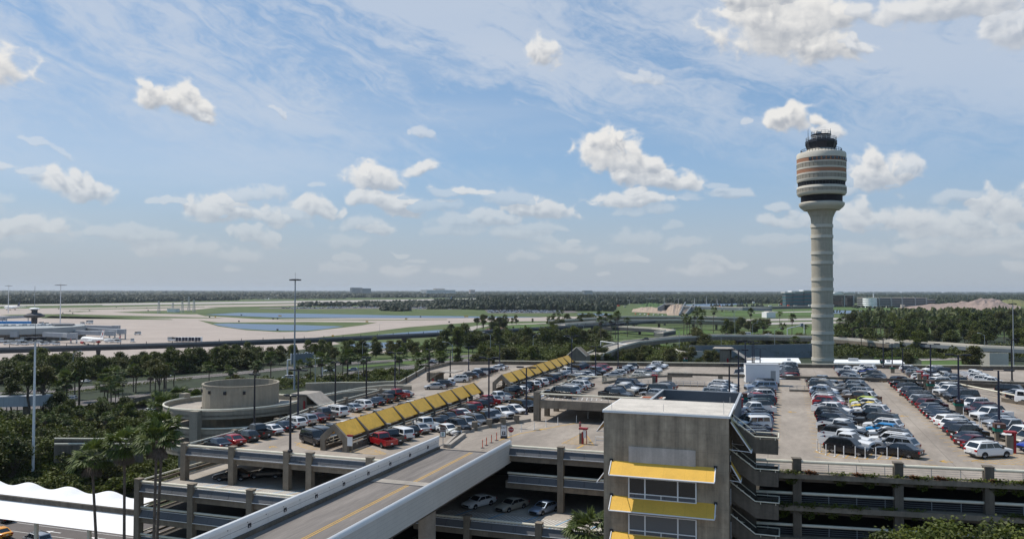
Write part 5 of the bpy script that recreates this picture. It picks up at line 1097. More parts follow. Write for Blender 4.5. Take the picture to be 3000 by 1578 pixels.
for k in range(5): a = R(200 + k * 28); b.ob(HX + 7.4 * math.cos(a), HY + 7.4 * math.sin(a), 20.4, 21.0, .35, .5, a)
b.build('drum_light', 'black', HR)
RA = thing('ramp_approach', 'curving concrete approach road joining the spiral ramp to the garage deck', 'ramp', (-90, 145, 0))
outer = [(-90.6, 140.5), (-88, 147), (-85.5, 151.5), (-82, 154.8), (-76.6, 156.6)]; inner = [(-89.5, 131), (-88.6, 137), (-85.8, 143.2), (-81.5, 147), (-77.2, 148.4)]
b = MB(); zz = [17.9, 18.3, 18.7, 18.95, 18.99]
for i in range(4): b.quad((*inner[i], zz[i]), (*inner[i + 1], zz[i + 1]), (*outer[i + 1], zz[i + 1]), (*outer[i], zz[i]))
b.build('ramp_slab', 'deck2', RA)
for pts in (outer, inner):
    MB().wall(pts, .3, [z - 1.2 for z in zz], [z + .85 for z in zz]).build('ramp_parapet', 'helix', RA); MB().pipe([(p[0], p[1], z + 1.1) for p, z in zip(pts, zz)], .12).build('guard_rail', 'cream', RA)
MB().wall([(-98, 148.6), (-92, 152.5), (-86, 154.6), (-81, 159)], .3, 17.2, 20.3).build('ramp_parapet', 'helix', RA); MB().pipe([(-98, 148.6, 20.5), (-92, 152.5, 20.5), (-86, 154.6, 20.5), (-81, 159, 20.5)], .12).build('guard_rail', 'cream', RA)
for x, y in inner[::2]: MB().ob(x, y, 0, 17, 1, 1).build('pillar', 'concd', RA)
# sloping roofed stair shelters
def shelter(label, px, py, z, s=1.0, flip=1):
    X, Y = at(px, py, z); t = wrt(thing('stair_shelter', label, 'shelter', (X, Y, z))); w = 2.6 * s
    P = [(-flip * 4 * s, 3.0 * s), (-flip * .5 * s, 3.0 * s), (flip * 2.6 * s, .9 * s), (flip * 4.2 * s, .9 * s)]; b = MB()
    for i in range(3): (xa, za), (xb, zb_) = P[i], P[i + 1]; b.add([(xa, -w, za), (xb, -w, zb_), (xb, w, zb_), (xa, w, za), (xa, -w, za - .2), (xb, -w, zb_ - .2), (xb, w, zb_ - .2), (xa, w, za - .2)], [(0, 1, 2, 3), (7, 6, 5, 4), (0, 4, 5, 1), (2, 6, 7, 3), (1, 5, 6, 2), (3, 7, 4, 0)])
    b.build('roof', 'deck2', t); b = MB(); b.box(-2.6 * s, 2.4 * s, -w + .3, w - .3, -1.2, .9 * s); b.box(-2.6 * s, -.6 * s, -w + .3, w - .3, .9 * s, 2.7 * s); b.build('wall', 'conc', t)
    MB().box(-1.2 * s, -.9 * s, -w + .1, -w + .3, .1, 1.6).build('fire_cabinet', 'red', t)
shelter('sloping concrete stair shelter between the spiral ramp and the left parapet', 925, 1195, 18.6, .95); shelter('pale sloping concrete shelter behind the far left parapet', 1295, 1125, 18.0, 1.1, -1); shelter('sloping concrete shelter at the back parapet left of the white roof', 2150, 1062, 18.6, 1.5); 
X, Y = at(1694, 1062, 18.5); t = thing('gabled_stair_house', 'small gabled concrete stair house behind the end of the far canopy', 'stair house', (X, Y, 18.5)); b = MB(); pr = [(-3, 0), (3, 0), (3, 2.2), (0, 4.8), (-3, 2.2)]
b.add([(X + x, Y - 2, 18.5 + z) for x, z in pr] + [(X + x, Y + 3, 18.5 + z) for x, z in pr], [tuple(range(5)), tuple(range(5, 10))[::-1]] + [(i, 5 + i, 5 + (i + 1) % 5, (i + 1) % 5) for i in range(5)]); b.build('wall', 'conc', t)
b = MB(); b.pipe([(X - 3.1, Y - 2.1, 20.7), (X, Y - 2.1, 23.4), (X + 3.1, Y - 2.1, 20.7)], .14); b.build('gable_trim', 'tpale', t)

# ------------------------------------------------------------------ dark elevated guideway across the airfield edge
GW = thing('elevated_guideway', 'long dark elevated train guideway running behind the tree belt', 'guideway', (-337, 374, 0))
gp = [(-620, 60), (-394.5, 312.7), (-337.9, 374.2), (-277, 461.3), (-240, 535), (-209.5, 611), (-186, 670), (-160, 740), (-128, 850), (-100, 940)]
MB().wall(gp, 7.0, 6.9, 9.0).build('girder', 'guide', GW)
MB().wall(gp, 8.2, 8.2, 9.0).build('deck_edge', 'guide', GW)
b = MB()
for off in (-3.4, 3.4):
    pts = []
    for i, p in enumerate(gp):
        a, c = gp[max(0, i - 1)], gp[min(len(gp) - 1, i + 1)]; l = math.dist(a, c); pts.append((p[0] - (c[1] - a[1]) / l * off, p[1] + (c[0] - a[0]) / l * off))
    b.wall(pts, .5, 9.0, 9.75)
b.build('parapet', 'gtop', GW)
def along(pts, step, start=0):
    out = []; d = start
    for i in range(len(pts) - 1):
        l = math.dist(pts[i], pts[i + 1])
        while d < l: t = d / l; out.append((pts[i][0] + (pts[i + 1][0] - pts[i][0]) * t, pts[i][1] + (pts[i + 1][1] - pts[i][1]) * t, math.atan2(pts[i + 1][1] - pts[i][1], pts[i + 1][0] - pts[i][0]))); d += step
        d -= l
    return out
for (px, py) in [(-150, 1090), (300, 1065), (700, 1048), (962, 1024), (1188, 1022), (1360, 1005), (1520, 995), (1640, 985)]:
    X, Y = at(px, py, 0); q = min(along(gp, 5), key=lambda q: abs(math.atan2(q[0], q[1]) - math.atan2(X, Y))); X, Y, a = q
    b = MB(); z0_, z1_ = -.1, 6.9
    P = []
    for z, w, d in ((z0_, 1.8, 2.2), (4.6, 1.9, 2.2), (z1_, 2.4, 5.0)):
        for sx, sy in ((-1, -1), (1, -1), (1, 1), (-1, 1)): dx, dy = sx * w / 2, sy * d / 2; P.append((X + dx * math.cos(a) - dy * math.sin(a), Y + dx * math.sin(a) + dy * math.cos(a), z))
    b.add(P, [(i, (i + 1) % 4, 4 + (i + 1) % 4, 4 + i) for i in range(4)] + [(4 + i, 4 + (i + 1) % 4, 8 + (i + 1) % 4, 8 + i) for i in range(4)]); b.build('pier', 'guide', GW)
gposts = [q for q in along(gp, 13.2) if 150 < math.hypot(q[0], q[1]) < 760][:90]
for q in gposts: MB().tube((q[0] + 3.5 * math.sin(q[2]), q[1] - 3.5 * math.cos(q[2]), 9.7), (q[0] + 3.5 * math.sin(q[2]), q[1] - 3.5 * math.cos(q[2]), 11.3), .16, 5).build('lamp_stub', 'black', GW)

# ------------------------------------------------------------------ tall masts and street lamps
def mast(px, pb, pt, zb, label, r=.35, mat='pole', heads=8, ring=2.2):
    X, Y = at(px, pb, zb) if zb is not None else at(px, pb, 0); zb = zb or 0; D = Vector((X, Y, 0)).dot(Vector((_f.x, _f.y, 0))); h = (pb - pt) * D / F
    t = thing('high_mast_light', label, 'light mast', (X, Y, zb)); MB().lathe([(r, zb - 3), (r * .55, zb + h)], (X, Y), 10).build('pole', mat, t)
    b = MB(); b.lathe([(.0, zb + h), (ring * .75, zb + h), (ring * .75, zb + h + .25), (0, zb + h + .25)], (X, Y), 10); b.tube((X, Y, zb + h), (X, Y, zb + h + 3.0), .06, 4); b.build('head_ring', 'black', t)
    for k in range(heads): a = 2 * PI * k / heads + .3; MB().ob(X + ring * math.cos(a), Y + ring * math.sin(a), zb + h - .35, zb + h + .15, ring * .5, ring * .35, a).build('floodlight', 'black', t)
    return t
mast(862, 1140, 820, 0, 'tall grey floodlight mast behind the spiral ramp', .42, 'pole', 6, 1.9)
mast(96, 1410, 993, 0, 'tall pale mast at the left rising past the trees', .33, 'wpole', 6, 1.7)
mast(176, 960, 835, 0, 'white apron light mast beside the pier roof', .6, 'wpole', 8, 4.5); mast(24, 916, 837, 0, 'white apron light mast at the left edge', .7, 'wpole', 8, 4.5)
mast(2970, 1075, 890, 0, 'tall grey light mast near the right edge', .35, 'pole', 5, 1.6)
sl = thing('street_lamp', 'x', 'street lamp'); MB().lathe([(.14, 0), (.08, 10)], n=7).build('pole', 'steel', sl); b = MB(); b.pipe([(0, 0, 9.6), (-1.2, 0, 10.6), (-2.4, 0, 10.9)], .06, 5); b.build('arm', 'steel', sl); MB().box(-3.2, -2.3, -.16, .16, 10.82, 11.0).build('lamp_head', 'wpole', sl)
SLP = [(213, 1115, 1028, 180), (923, 1135, 1032, 0), (1325, 1100, 1001, 0), (1062, 1055, 998, 180), (1437, 1055, 973, 0), (1050, 1120, 1052, 180), (1303, 1095, 1031, 180), (690, 1060, 1013, 180), (1677, 1070, 985, 0), (1562, 1050, 977, 180), (27, 1120, 1080, 180), (2113, 1040, 983, 0), (2150, 975, 910, 0), (2325, 925, 900, 0), (2885, 1045, 975, 0), (2153, 985, 905, 180), (2215, 920, 900, 0), (2245, 918, 902, 180), (1976, 925, 875, 180), (2030, 905, 870, 0), (1945, 905, 872, 180), (2122, 925, 902, 0), (2270, 1030, 960, 180), (2205, 1000, 945, 180), (1990, 1035, 963, 0), (2235, 1000, 940, 0), (2830, 925, 895, 0), (2690, 925, 905, 180), (2550, 925, 905, 180), (2450, 912, 893, 0), (2638, 920, 900, 180), (1347, 985, 955, 180), (1385, 982, 965, 0), (1710, 1000, 950, 0), (1112, 975, 945, 180), (2040, 1010, 960, 180)]
for i, (px, pb, pt, dr) in enumerate(sorted(SLP)):
    X, Y = at(px, pb, 0); D = Vector((X, Y, 0)).dot(Vector((_f.x, _f.y, 0))); h = (pb - pt) * D / F; s = h / 10.9
    dup(sl, (X, Y, 0), R(dr) + YAW, 'pale curved arm street lamp by the airport roads, %s from the left' % ordinal(i + 1), 'street lamps along the airport roads', scale=(min(s, 1.5), 1, s))
drop(sl)
# ------------------------------------------------------------------ airside pier, jet bridges, aeroplanes
TP = thing('airside_pier', 'long pale grey airport pier with gate numbers along its roof edge', 'terminal building', (-560, 500, 0))
fp = [at(-330, 1006, 0), at(60, 1001, 0), at(160, 997, 0), at(215, 993, 0), at(244, 989, 0), at(252, 986, 0), at(240, 983, 0), at(150, 981, 0), at(-330, 984, 0)]
b = MB(); b.prism(fp, 5.6, 10.2); b.build('fascia', 'plum', TP)
b = MB()
for k in range(26): X_, Y_ = at(-60 + k * 11, 991.5 - max(0, k * 11 - 60) * .02, 0); b.ob(X_, Y_, 10.2, 10.2 + .6 + (k * 7 % 5) * .25, 2.5, 1.8, .3)
b.build('roof_plant', 'steel', TP)
ins = [(x * .985 + -560 * .015, y * .985 + 500 * .015) for x, y in fp]
b = MB(); b.prism(ins, 2.6, 5.58); b.build('window_band', 'glass', TP)
b = MB(); b.prism([(x * .99 - 5.6, y * .99 + 5) for x, y in fp], 0, 2.58); b.build('undercroft', 'concd', TP)
for i, px in enumerate((-120, -70, -20, 5, 38, 63, 95, 125, 150, 175)):
    X, Y = at(px, 1001 - max(0, px) * .03, 0); MB().ob(X + .4, Y - .4, 0, 5.7, 1.4, 1.4).build('pillar', 'plum', TP)
b = MB(); b.prism([at(160, 991, 0), at(210, 990, 0), at(218, 987, 0), at(200, 985, 0), at(150, 985, 0), at(148, 988, 0)], 10.2, 11.6); b.build('roof_lantern', 'louvre', TP)
for px, py, tx, z in [(48, 962, '92', 8.0), (137, 965, '95', 8.0), (205, 964.5, '97', 8.0)]:
    k = {48: (60, 1000), 137: (137, 996.6), 205: (205, 991)}[px]; X, Y = at(k[0] if px != 48 else 48, k[1] + .6, 0)
    text(tx, 4.2, (X + .6, Y - .8, z), (PI / 2, 0, R(38)), 'black', TP, 'gate_number')
def jetbridge(pts, zf, lab, w=3.4, cab=True):
    P = [at(x, y, 0) for x, y in pts]; t = thing('jet_bridge', lab, 'jet bridge', (*P[-1], 0), 'jet bridges at the pier'); b = MB(); b.wall(P, w, zf, zf + 3.2); b.build('tunnel', 'jet', t)
    if cab: b = MB(); b.ob(*P[-1], zf - .4, zf + 3.6, 5.5, 5.5, .4); b.build('cab', 'jet', t)
    x, y = P[-1]; b = MB(); b.ob(x + 2, y + 2, 0, zf, .8, .8); b.ob(x - 1.5, y, 0, zf, .8, .8); b.build('leg', 'steel', t)
jetbridge([(-60, 1000), (45, 1001)], 4.2, 'leftmost pale jet bridge beside the pier windows'); jetbridge([(130, 1000), (190, 1003), (212, 1005)], 4.0, 'pale jet bridge meeting the nose of the red tailed airliner'); jetbridge([(205, 992), (290, 996), (325, 996)], 4.0, 'long grey jet bridge behind the white airliner')
jetbridge([(245, 985), (345, 991), (356, 993)], 4.6, 'farthest right grey jet bridge of the pier'); jetbridge([(240, 978), (340, 981)], 5.0, 'upper pale jet bridge beyond the end of the pier'); jetbridge([(-30, 948), (85, 942)], 5.2, 'distant pale jet bridge near the blue container row'); jetbridge([(-60, 955), (10, 950)], 5.2, 'distant jet bridge at the left edge behind the pier')
X, Y = at(45, 955, 0); t = thing('blue_container_row', 'bright blue long low canopy on the apron behind the pier', 'canopy', (X, Y, 0)); MB().ob(X, Y, 1.5, 5.5, 42, 6, R(17)).build('cover', 'blue', t); b = MB(); b.ob(X - 14, Y - 4, 0, 1.5, 1, 1); b.ob(X + 14, Y + 4, 0, 1.5, 1, 1); b.build('leg', 'steel', t)
X, Y = at(100, 975, 0); t = thing('ramp_control_tower', 'small ramp control turret with a white round cap above the pier', 'turret', (X, Y, 0)); b = MB(); b.lathe([(2.5, 8), (2.5, 14), (8, 15), (9, 16.5), (5, 18.5), (2.5, 19), (2.5, 22)], (X, Y), 14); b.build('cabin', 'guide', t); b = MB(); b.lathe([(4.5, 22), (4.8, 22.8), (3, 23.6), (0, 23.8)], (X, Y), 14); b.build('cap', 'white', t); b = MB(); b.tube((X, Y, 23), (X, Y, 44), .25, 4); b.build('antenna', 'steel', t)

def airliner(label, x, y, heading, tailcol, s=1.0, accents=None, body='white'):
    t = thing('airliner', label, 'aeroplane', (0, 0, 0), 'airliners')
    st = [(18.6, .05, 3.0), (18.2, .7, 3.1), (17.2, 1.3, 3.35), (15.5, 1.85, 3.6), (13, 1.98, 3.7), (-8, 1.98, 3.7), (-12, 1.6, 4.05), (-15.5, .95, 4.5), (-18.6, .3, 4.9)]
    n = 16; b = MB(); V = [(px, r * math.cos(2 * PI * k / n), zc + r * math.sin(2 * PI * k / n)) for px, r, zc in st for k in range(n)]
    b.add(V, [(j * n + i, j * n + (i + 1) % n, (j + 1) * n + (i + 1) % n, (j + 1) * n + i)[::-1] for j in range(len(st) - 1) for i in range(n)]); b.build('fuselage', body, t, smooth=True)
    b = MB()
    for k in range(30): 
        for s_ in (-1, 1): b.box(12 - k * .8, 12.3 - k * .8, s_ * 1.96 - .03, s_ * 1.96 + .03, 4.1, 4.45)
    b.build('window', 'black', t)
    for s_ in (-1, 1):
        b = MB(); P = [(3.5, s_ * 1.5, 2.6), (-3.5, s_ * 1.5, 2.6), (-5.8, s_ * 17, 3.9), (-4.3, s_ * 17, 3.9)]; b.add(P + [(a, c, z + (.5 if i < 2 else .15)) for i, (a, c, z) in enumerate(P)], [(0, 1, 2, 3), (7, 6, 5, 4), (0, 4, 5, 1), (1, 5, 6, 2), (2, 6, 7, 3), (3, 7, 4, 0)]); w = b.build('wing', body, t)
        b = MB(); b.add([(-4.3, s_ * 17, 4), (-5.9, s_ * 17, 4), (-6.6, s_ * 17.5, 6.2), (-6.0, s_ * 17.5, 6.2)], [(0, 1, 2, 3)]); b.build('winglet', tailcol, w)
        b = MB(); b.add([(-14.5, s_ * .7, 4.6), (-17.2, s_ * .7, 4.6), (-18.5, s_ * 6.2, 5.2), (-17.2, s_ * 6.2, 5.2)] + [(-14.5, s_ * .7, 4.9), (-17.2, s_ * .7, 4.9), (-18.5, s_ * 6.2, 5.3), (-17.2, s_ * 6.2, 5.3)], [(0, 1, 2, 3), (7, 6, 5, 4), (0, 4, 5, 1), (1, 5, 6, 2), (2, 6, 7, 3), (3, 7, 4, 0)]); b.build('tailplane', body, t)
        b = MB(); b.lathe([(.9, 0), (1.1, .8), (1.05, 2.6), (.6, 3.8)], (0, 0), 12); b.v = [(4.8 - z, s_ * 5.8 + xx, 1.9 + yy) for xx, yy, z in b.v]; b.build('engine', accents or body, t)
        MB().box(-1.8, -.8, s_ * 3.5 - .3, s_ * 3.5 + .3, 0, 1.2).build('landing_wheel', 'tyre', t)
    MB().box(12.5, 13.3, -.3, .3, 0, 1.2).build('landing_wheel', 'tyre', t)
    P = [(-11.3, 5.0), (-17.2, 5.3), (-19.3, 11.6), (-17.0, 11.6)]; b = MB(); b.add([(a, -.15, z) for a, z in P] + [(a, .15, z) for a, z in P], [(0, 1, 2, 3), (7, 6, 5, 4), (0, 4, 5, 1), (1, 5, 6, 2), (2, 6, 7, 3), (3, 7, 4, 0)]); fin = b.build('tail_fin', tailcol if not accents else 'white', t)
    if accents:
        for s_ in (-.17, .17):
            b = MB(); b.quad((-18.0, s_, 10.9), (-19.1, s_, 10.9), (-19.3, s_, 11.55), (-17.05, s_, 11.55)); b.quad((-15.6, s_, 7.2), (-17.0, s_, 7.6), (-18.2, s_, 10.0), (-16.6, s_, 9.9), (-15.9, s_, 8.6)); b.quad((-12.6, s_, 5.6), (-13.6, s_, 5.6), (-16.2, s_, 7.0), (-15.8, s_, 7.3)); b.build('tail_marking', 'red', fin)
        n = 16; b = MB(); V = [(px, r * math.cos(2 * PI * k / n), zc + r * math.sin(2 * PI * k / n)) for px, r, zc in [(-9.2, 1.93, 3.79), (-12, 1.63, 4.05), (-14, 1.27, 4.32)] for k in range(n)]
        b.add(V, [(j * n + i, j * n + (i + 1) % n, (j + 1) * n + (i + 1) % n, (j + 1) * n + i)[::-1] for j in range(2) for i in range(8, 15)]); b.build('belly_marking', 'red', t)
    t.location = (x, y, 0); t.rotation_euler = (0, 0, heading); t.scale = (s, s, s); return t
def place_plane(label, pn, pt, col, acc=None, L=37.2, body='white'):
    a = at(*pt, 0); c = at(*pn, 0); h = math.atan2(c[1] - a[1], c[0] - a[0]); return airliner(label, a[0] + math.cos(h) * L / 2, a[1] + math.sin(h) * L / 2, h, col, L / 37.2, acc, body)
place_plane('white airliner with a red marked tail fin standing at the near jet bridge', (206, 1003), (304, 1013), 'red', 'red', 37.5)
MAT['navyred'] = M('navy_tail_paint', (.02, .03, .09), .4)
place_plane('pale airliner with a dark blue tail at the left edge of the apron', (-80, 905), (58, 908), 'navyred', None, 52)
place_plane('small white airliner taxiing on the far runway above the parked cars', (1092, 883), (1112, 884), 'navyred', None, 34); place_plane('distant white and blue airliner on the far runway, left of two', (1292, 878.6), (1323, 878), 'blue', None, 42); place_plane('distant white airliner on the far runway, right of two', (1368, 879), (1386, 877), 'white', None, 38)
# ground vehicles and carts
cart = thing('baggage_container', 'x', 'container'); MB().box(-2.2, 2.2, -1.6, 1.6, .5, 3.6).build('box', 'navy', cart); b = MB(); b.box(-2.3, 2.3, -1.7, 1.7, 3.6, 3.75); b.box(-2.35, -2.2, -1.7, 1.7, .3, 3.6); b.box(2.2, 2.35, -1.7, 1.7, .3, 3.6); b.box(-.1, .1, -1.68, -1.6, .5, 3.6); b.build('frame', 'white', cart)
for i, px in enumerate((525, 544, 563, 582)): X, Y = at(px, 1000.5, 0); dup(cart, (X, Y, 0), R(18), 'dark blue cargo container on the apron, %s of four from the left' % ordinal(i + 1), 'cargo containers on the apron')
drop(cart)
tug = thing('service_vehicle', 'x', 'airport vehicle'); MB().box(-2.6, 2.6, -1.2, 1.2, .5, 1.5).build('body', 'white', tug, bevel=.1); MB().box(.2, 2.0, -1.1, 1.1, 1.5, 2.5).build('cab', 'carglass', tug); MB().box(-2.5, .1, -1.15, 1.15, 1.5, 2.7).build('load_box', 'plum', tug)
for x in (-1.7, 1.7):
    for y in (-1.2, 1.2): wheel_mb(x, y, .5).build('wheel', 'tyre', tug)
tv = [(10, 1003, 1.3), (22, 1009, 1.0), (30, 1006, 1), (42, 1009, 1.2), (58, 1010, 1), (62, 1001, 1.4), (75, 1010, 1.0), (88, 1008, 1), (96, 1005, 1.1), (110, 1008, 1.2), (128, 1010, 1), (150, 1008, 1), (165, 1010, 1), (242, 950, 1.1), (262, 948, 1.6), (320, 1003, 1.2), (335, 1001, 1.2), (345, 1003, 1), (388, 1001.5, 1.1), (403, 980, 1.1), (505, 999.5, 1.3), (120, 950, 1.1), (135, 951, 1)]
for i, (px, py, s) in enumerate(tv):
    X, Y = at(px, py, 0); dup(tug, (X, Y, 0), rc.uniform(0, 6.3), 'small white and grey airport service vehicle on the apron, %s from the left' % ordinal(sorted(tv).index((px, py, s)) + 1), 'service vehicles on the apron', scale=s)
drop(tug)
X, Y = at(508, 913.5, 0); t = thing('radar_hut', 'small white equipment hut among lattice masts on the airfield grass', 'hut', (X, Y, 0)); MB().ob(X, Y, 0, 6, 24, 9, -.2).build('wall', 'white', t); MB().ob(X, Y, 6, 6.5, 25, 10, -.2).build('roof', 'roofw', t)
lt = thing('lattice_mast', 'x', 'mast'); b = MB()
for sx, sy in ((-1, -1), (1, -1), (1, 1), (-1, 1)): b.tube((sx * 1.2, sy * 1.2, 0), (sx * .5, sy * .5, 30), .18, 4)
for k in range(12): z = k * 2.5; w = 1.2 - .7 * z / 30; b.pipe([(-w, -w, z), (w, -w, z + 2.5), (w, w, z), (-w, w, z + 2.5), (-w, -w, z)], .1, 3)
b.build('lattice', 'steel', lt)
for i, (px, py, h) in enumerate([(465, 917, 32), (506, 913, 24), (534, 915, 31), (553, 912, 40), (568, 914, 34)]): X, Y = at(px, py, 0); D = math.hypot(X, Y); dup(lt, (X, Y, 0), .3, 'thin lattice mast on the airfield grass, %s of five from the left' % ordinal(i + 1), 'lattice masts', scale=(1.6, 1.6, h * D / F / 30))
for i, (px, py, h) in enumerate([(1825, 893, 8), (1988, 892, 18), (2035, 893, 20), (2070, 893, 25), (2101, 893, 18), (1946, 895, 26)]): X, Y = at(px, py, 0); D = math.hypot(X, Y); dup(lt, (X, Y, 0), .3, 'slender grey pole by the distant highway works, %s from the left' % ordinal([1825, 1946, 1988, 2035, 2070, 2101].index(px) + 1), 'poles by the highway works', scale=(.9, .9, h * D / F / 30))
drop(lt)
# sign gantries over the roads
def gantry(px0, py0, px1, py1, ztop, zb, label, boards=None):
    A, B = at(px0, py0, zb), at(px1, py1, zb); t = thing('sign_gantry', label, 'sign gantry', (*A, zb)); h = ztop - zb; b = MB()
    b.pipe([(*A, zb), (*A, ztop), (*B, ztop), (*B, zb)], .32, 8); b.build('frame', 'wpole', t)
    if boards:
        u0, u1, lo, hi = boards; n = 8; L = lambda u: (A[0] + (B[0] - A[0]) * u, A[1] + (B[1] - A[1]) * u); bb = MB(); br = MB()
        p, q = L(u0), L(u1); nx, ny = (B[1] - A[1]), -(B[0] - A[0]); l = math.hypot(nx, ny); nx, ny = nx / l * -.6, ny / l * -.6
        bb.beam((p[0] - nx, p[1] - ny), (q[0] - nx, q[1] - ny), .15, ztop + lo, ztop + hi); bb.build('sign_back', 'retain', t)
        for k in range(n + 1): u = u0 + (u1 - u0) * k / n; c = L(u); br.ob(c[0] + nx * .2, c[1] + ny * .2, ztop + lo - .1, ztop + hi + .2, .5, .25, math.atan2(B[1] - A[1], B[0] - A[0]))
        br.build('board_bracket', 'wpole', t)
gantry(842, 1112, 944, 1105, 9.0, 0, 'white gantry holding the backs of large road signs by the highway', (.1, .73, -2.2, 2.6))
gantry(2307, 1000, 2356, 985, 12, 2, 'white sign gantry over the flyover left of the control tower', (.75, .9, -1, 1.5)); gantry(1838, 1042, 1760, 1030, 7, 0, 'white gantry beside the dark trees behind the rear parapet')
for i, (a, c) in enumerate([((1803, 893), (1845, 893)), ((1866, 888), (1884, 888)), ((1886, 888), (1920, 888)), ((1927, 886), (1943, 886))]): gantry(*a, *c, 14 + i, 0, 'distant white highway gantry near the construction site, %s from the left' % ordinal(i + 1))

# ------------------------------------------------------------------ flyovers and walls on the right
def flyover(name, label, pts, z, half, thick=2.0, mat='conc', piers=(), bar=1.1, top='deck2'):
    P = [at(x, y, zz) for (x, y), zz in zip(pts, z)]; t = thing(name, label, 'flyover', (*P[0], 0)); MB().wall(P, half * 2, [q - thick for q in z], [q - .02 for q in z]).build('deck', top, t)
    n = len(P)
    for s in (-1, 1):
        pts2 = []
        for i, p in enumerate(P):
            a, c = P[max(0, i - 1)], P[min(n - 1, i + 1)]; l = math.dist(a, c); pts2.append((p[0] - s * (c[1] - a[1]) / l * (half + .2), p[1] + s * (c[0] - a[0]) / l * (half + .2)))
        MB().wall(pts2, .4, [q - thick for q in z], [q - .01 for q in z]).build('side_beam', mat, t); MB().wall(pts2, .35, [q for q in z], [q + bar for q in z]).build('barrier', 'tpale', t)
    for u in piers:
        i = int(u); f = u - i; p, q = P[i], P[min(n - 1, i + 1)]; zz = z[i] - thick; MB().ob(p[0] + (q[0] - p[0]) * f, p[1] + (q[1] - p[1]) * f, -.2, zz, 2.2, 2.2).build('pier', mat, t)
    return t
flyover('highway_bridge', 'broad highway bridge with pale barriers behind the tall palms, nearer carriageway', [(1640, 952), (1760, 942), (1815, 938.5), (1980, 938), (2150, 942)], [8, 9, 9.5, 9.5, 8.5], 6, 3.4, 'conc', (.5, 1.5, 2.25, 2.7, 3.3, 3.7))
flyover('highway_bridge', 'broad highway bridge behind the tall palms, farther carriageway', [(1620, 940), (1815, 928.5), (1980, 928.5), (2180, 932)], [8.5, 9.5, 9.5, 8.5], 6, 3, 'conc', (1.3, 1.8))
flyover('curved_ramp_bridge', 'dark curved ramp bridge under the broad highway bridge', [(1740, 955), (1830, 958), (1920, 963), (1965, 969), (1930, 975)], [5.5, 6, 6, 5.5, 5], 4, 3.0, 'guide', (1.5, 2.6))
flyover('curved_flyover', 'pale curved flyover carrying two dark cars behind the garage', [(1740, 1040), (1800, 1016), (1850, 1003), (1920, 995), (2000, 988), (2100, 984), (2250, 985), (2400, 989), (2500, 996), (2620, 1006)], [5, 6, 7, 7.8, 8.5, 9, 9, 9, 8.5, 8], 5, 2.4, 'conc', (2.5,))
flyover('far_flyover', 'pale flyover showing through the trees on the right', [(2560, 995), (2680, 1003), (2760, 1008), (2870, 1016), (3050, 1024)], [7, 7, 7, 7, 7], 5, 2.2, 'retain')
flyover('construction_bridge', 'distant low white bridge right of the tunnel works', [(1990, 897), (2100, 899), (2180, 901), (2260, 903)], [9, 9, 9, 8], 7, 5, 'retain', (.5, 1.2, 1.6, 2.3))
flyover('construction_bridge', 'distant pale viaduct in front of the new terminal', [(2120, 901), (2300, 898), (2420, 897)], [5, 5, 5], 8, 4, 'guide')
for i, (px, py, z, hd, kd) in enumerate([(1891, 996, 7.8, 190, 'suv'), (2041, 985.5, 8.7, 185, 'sedan'), (2188, 981, 9, 180, 'van'), (2250, 982, 9, 180, 'sedan')]):
    X, Y = at(px, py, z); put_car(kd, 'dark grey' if i < 2 else 'white', X, Y, z, hd, '%s %s driving on the curved flyover, %s from the left' % ('dark' if i < 2 else 'white', NICE[kd], ordinal(i + 1)), 'cars on the airport roads', near=False)
def bigwall(label, pts, h, mat='retain', name='retaining_wall'): P = [at(x, y, 0) for x, y in pts]; o = MB().wall(P, .8, -.2, h).build(name, mat); return tag(o, label, 'wall')
bigwall('long blue grey retaining wall behind the white roof left of the control tower', [(2020, 1052), (2200, 1050), (2370, 1046), (2400, 1040)], 8.2); bigwall('curved white low wall at the roundabout planting', [(1978, 1043), (1985, 1050), (2010, 1054), (2060, 1052)], 5.0, 'tpale'); bigwall('plain beige wall at the right behind the garage', [(2874, 1078), (2900, 1080), (2955, 1082)], 8.5, 'tpale')
bigwall('grey sound wall beside the highway on the left', [(390, 1195), (480, 1178), (560, 1168)], 3.5, 'concd')
sheet('service_road', [(1892, 1012), (1925, 1018), (1960, 1030), (1975, 1045), (1925, 1048), (1935, 1035), (1925, 1025), (1895, 1018)], .05, 'deck2'); sheet('lawn', [(1880, 1020), (1905, 1022), (1925, 1032), (1925, 1047), (1890, 1047)], .03, 'grassb'); sheet('lawn', [(1930, 1008), (1975, 1010), (1992, 1020), (1978, 1042), (1965, 1028), (1940, 1016)], .04, 'grassb')
sheet('lawn', [(1870, 965), (2060, 962), (2100, 975), (1900, 982)], .05, 'grassb'); sheet('lawn', [(2200, 965), (2440, 955), (2440, 975), (2200, 978)], .05, 'grassb'); sheet('lawn', [(2430, 895), (2560, 897), (2720, 905), (2960, 908), (2960, 915), (2434, 907)], .05, 'grassb'); sheet('lawn', [(2100, 912), (2380, 905), (2380, 925), (2120, 925)], .04, 'grassb')
sheet('highway', [(2180, 935), (2440, 931), (2520, 931), (2520, 936), (2440, 936.5), (2180, 941)], .1, 'taxi'); sheet('highway', [(2230, 945), (2440, 941), (2500, 941), (2500, 946), (2440, 947), (2230, 951)], .1, 'taxi'); sheet('highway', [(2190, 915), (2380, 911), (2420, 911), (2420, 913), (2200, 917)], .1, 'taxi')
sheet('mulch_bed', [(2290, 1003), (2330, 998), (2345, 1004), (2300, 1006)], .2, 'mulch'); sheet('service_road', [(2690, 1050), (2870, 1046), (2900, 1052), (2700, 1056)], .1, 'taxi'); sheet('lawn', [(2560, 1045), (2690, 1040), (2870, 1042), (2880, 1047), (2690, 1050), (2560, 1052)], .08, 'grassb'); sheet('lawn', [(2700, 1057), (2880, 1054), (2980, 1070), (2700, 1072)], .08, 'grassb')
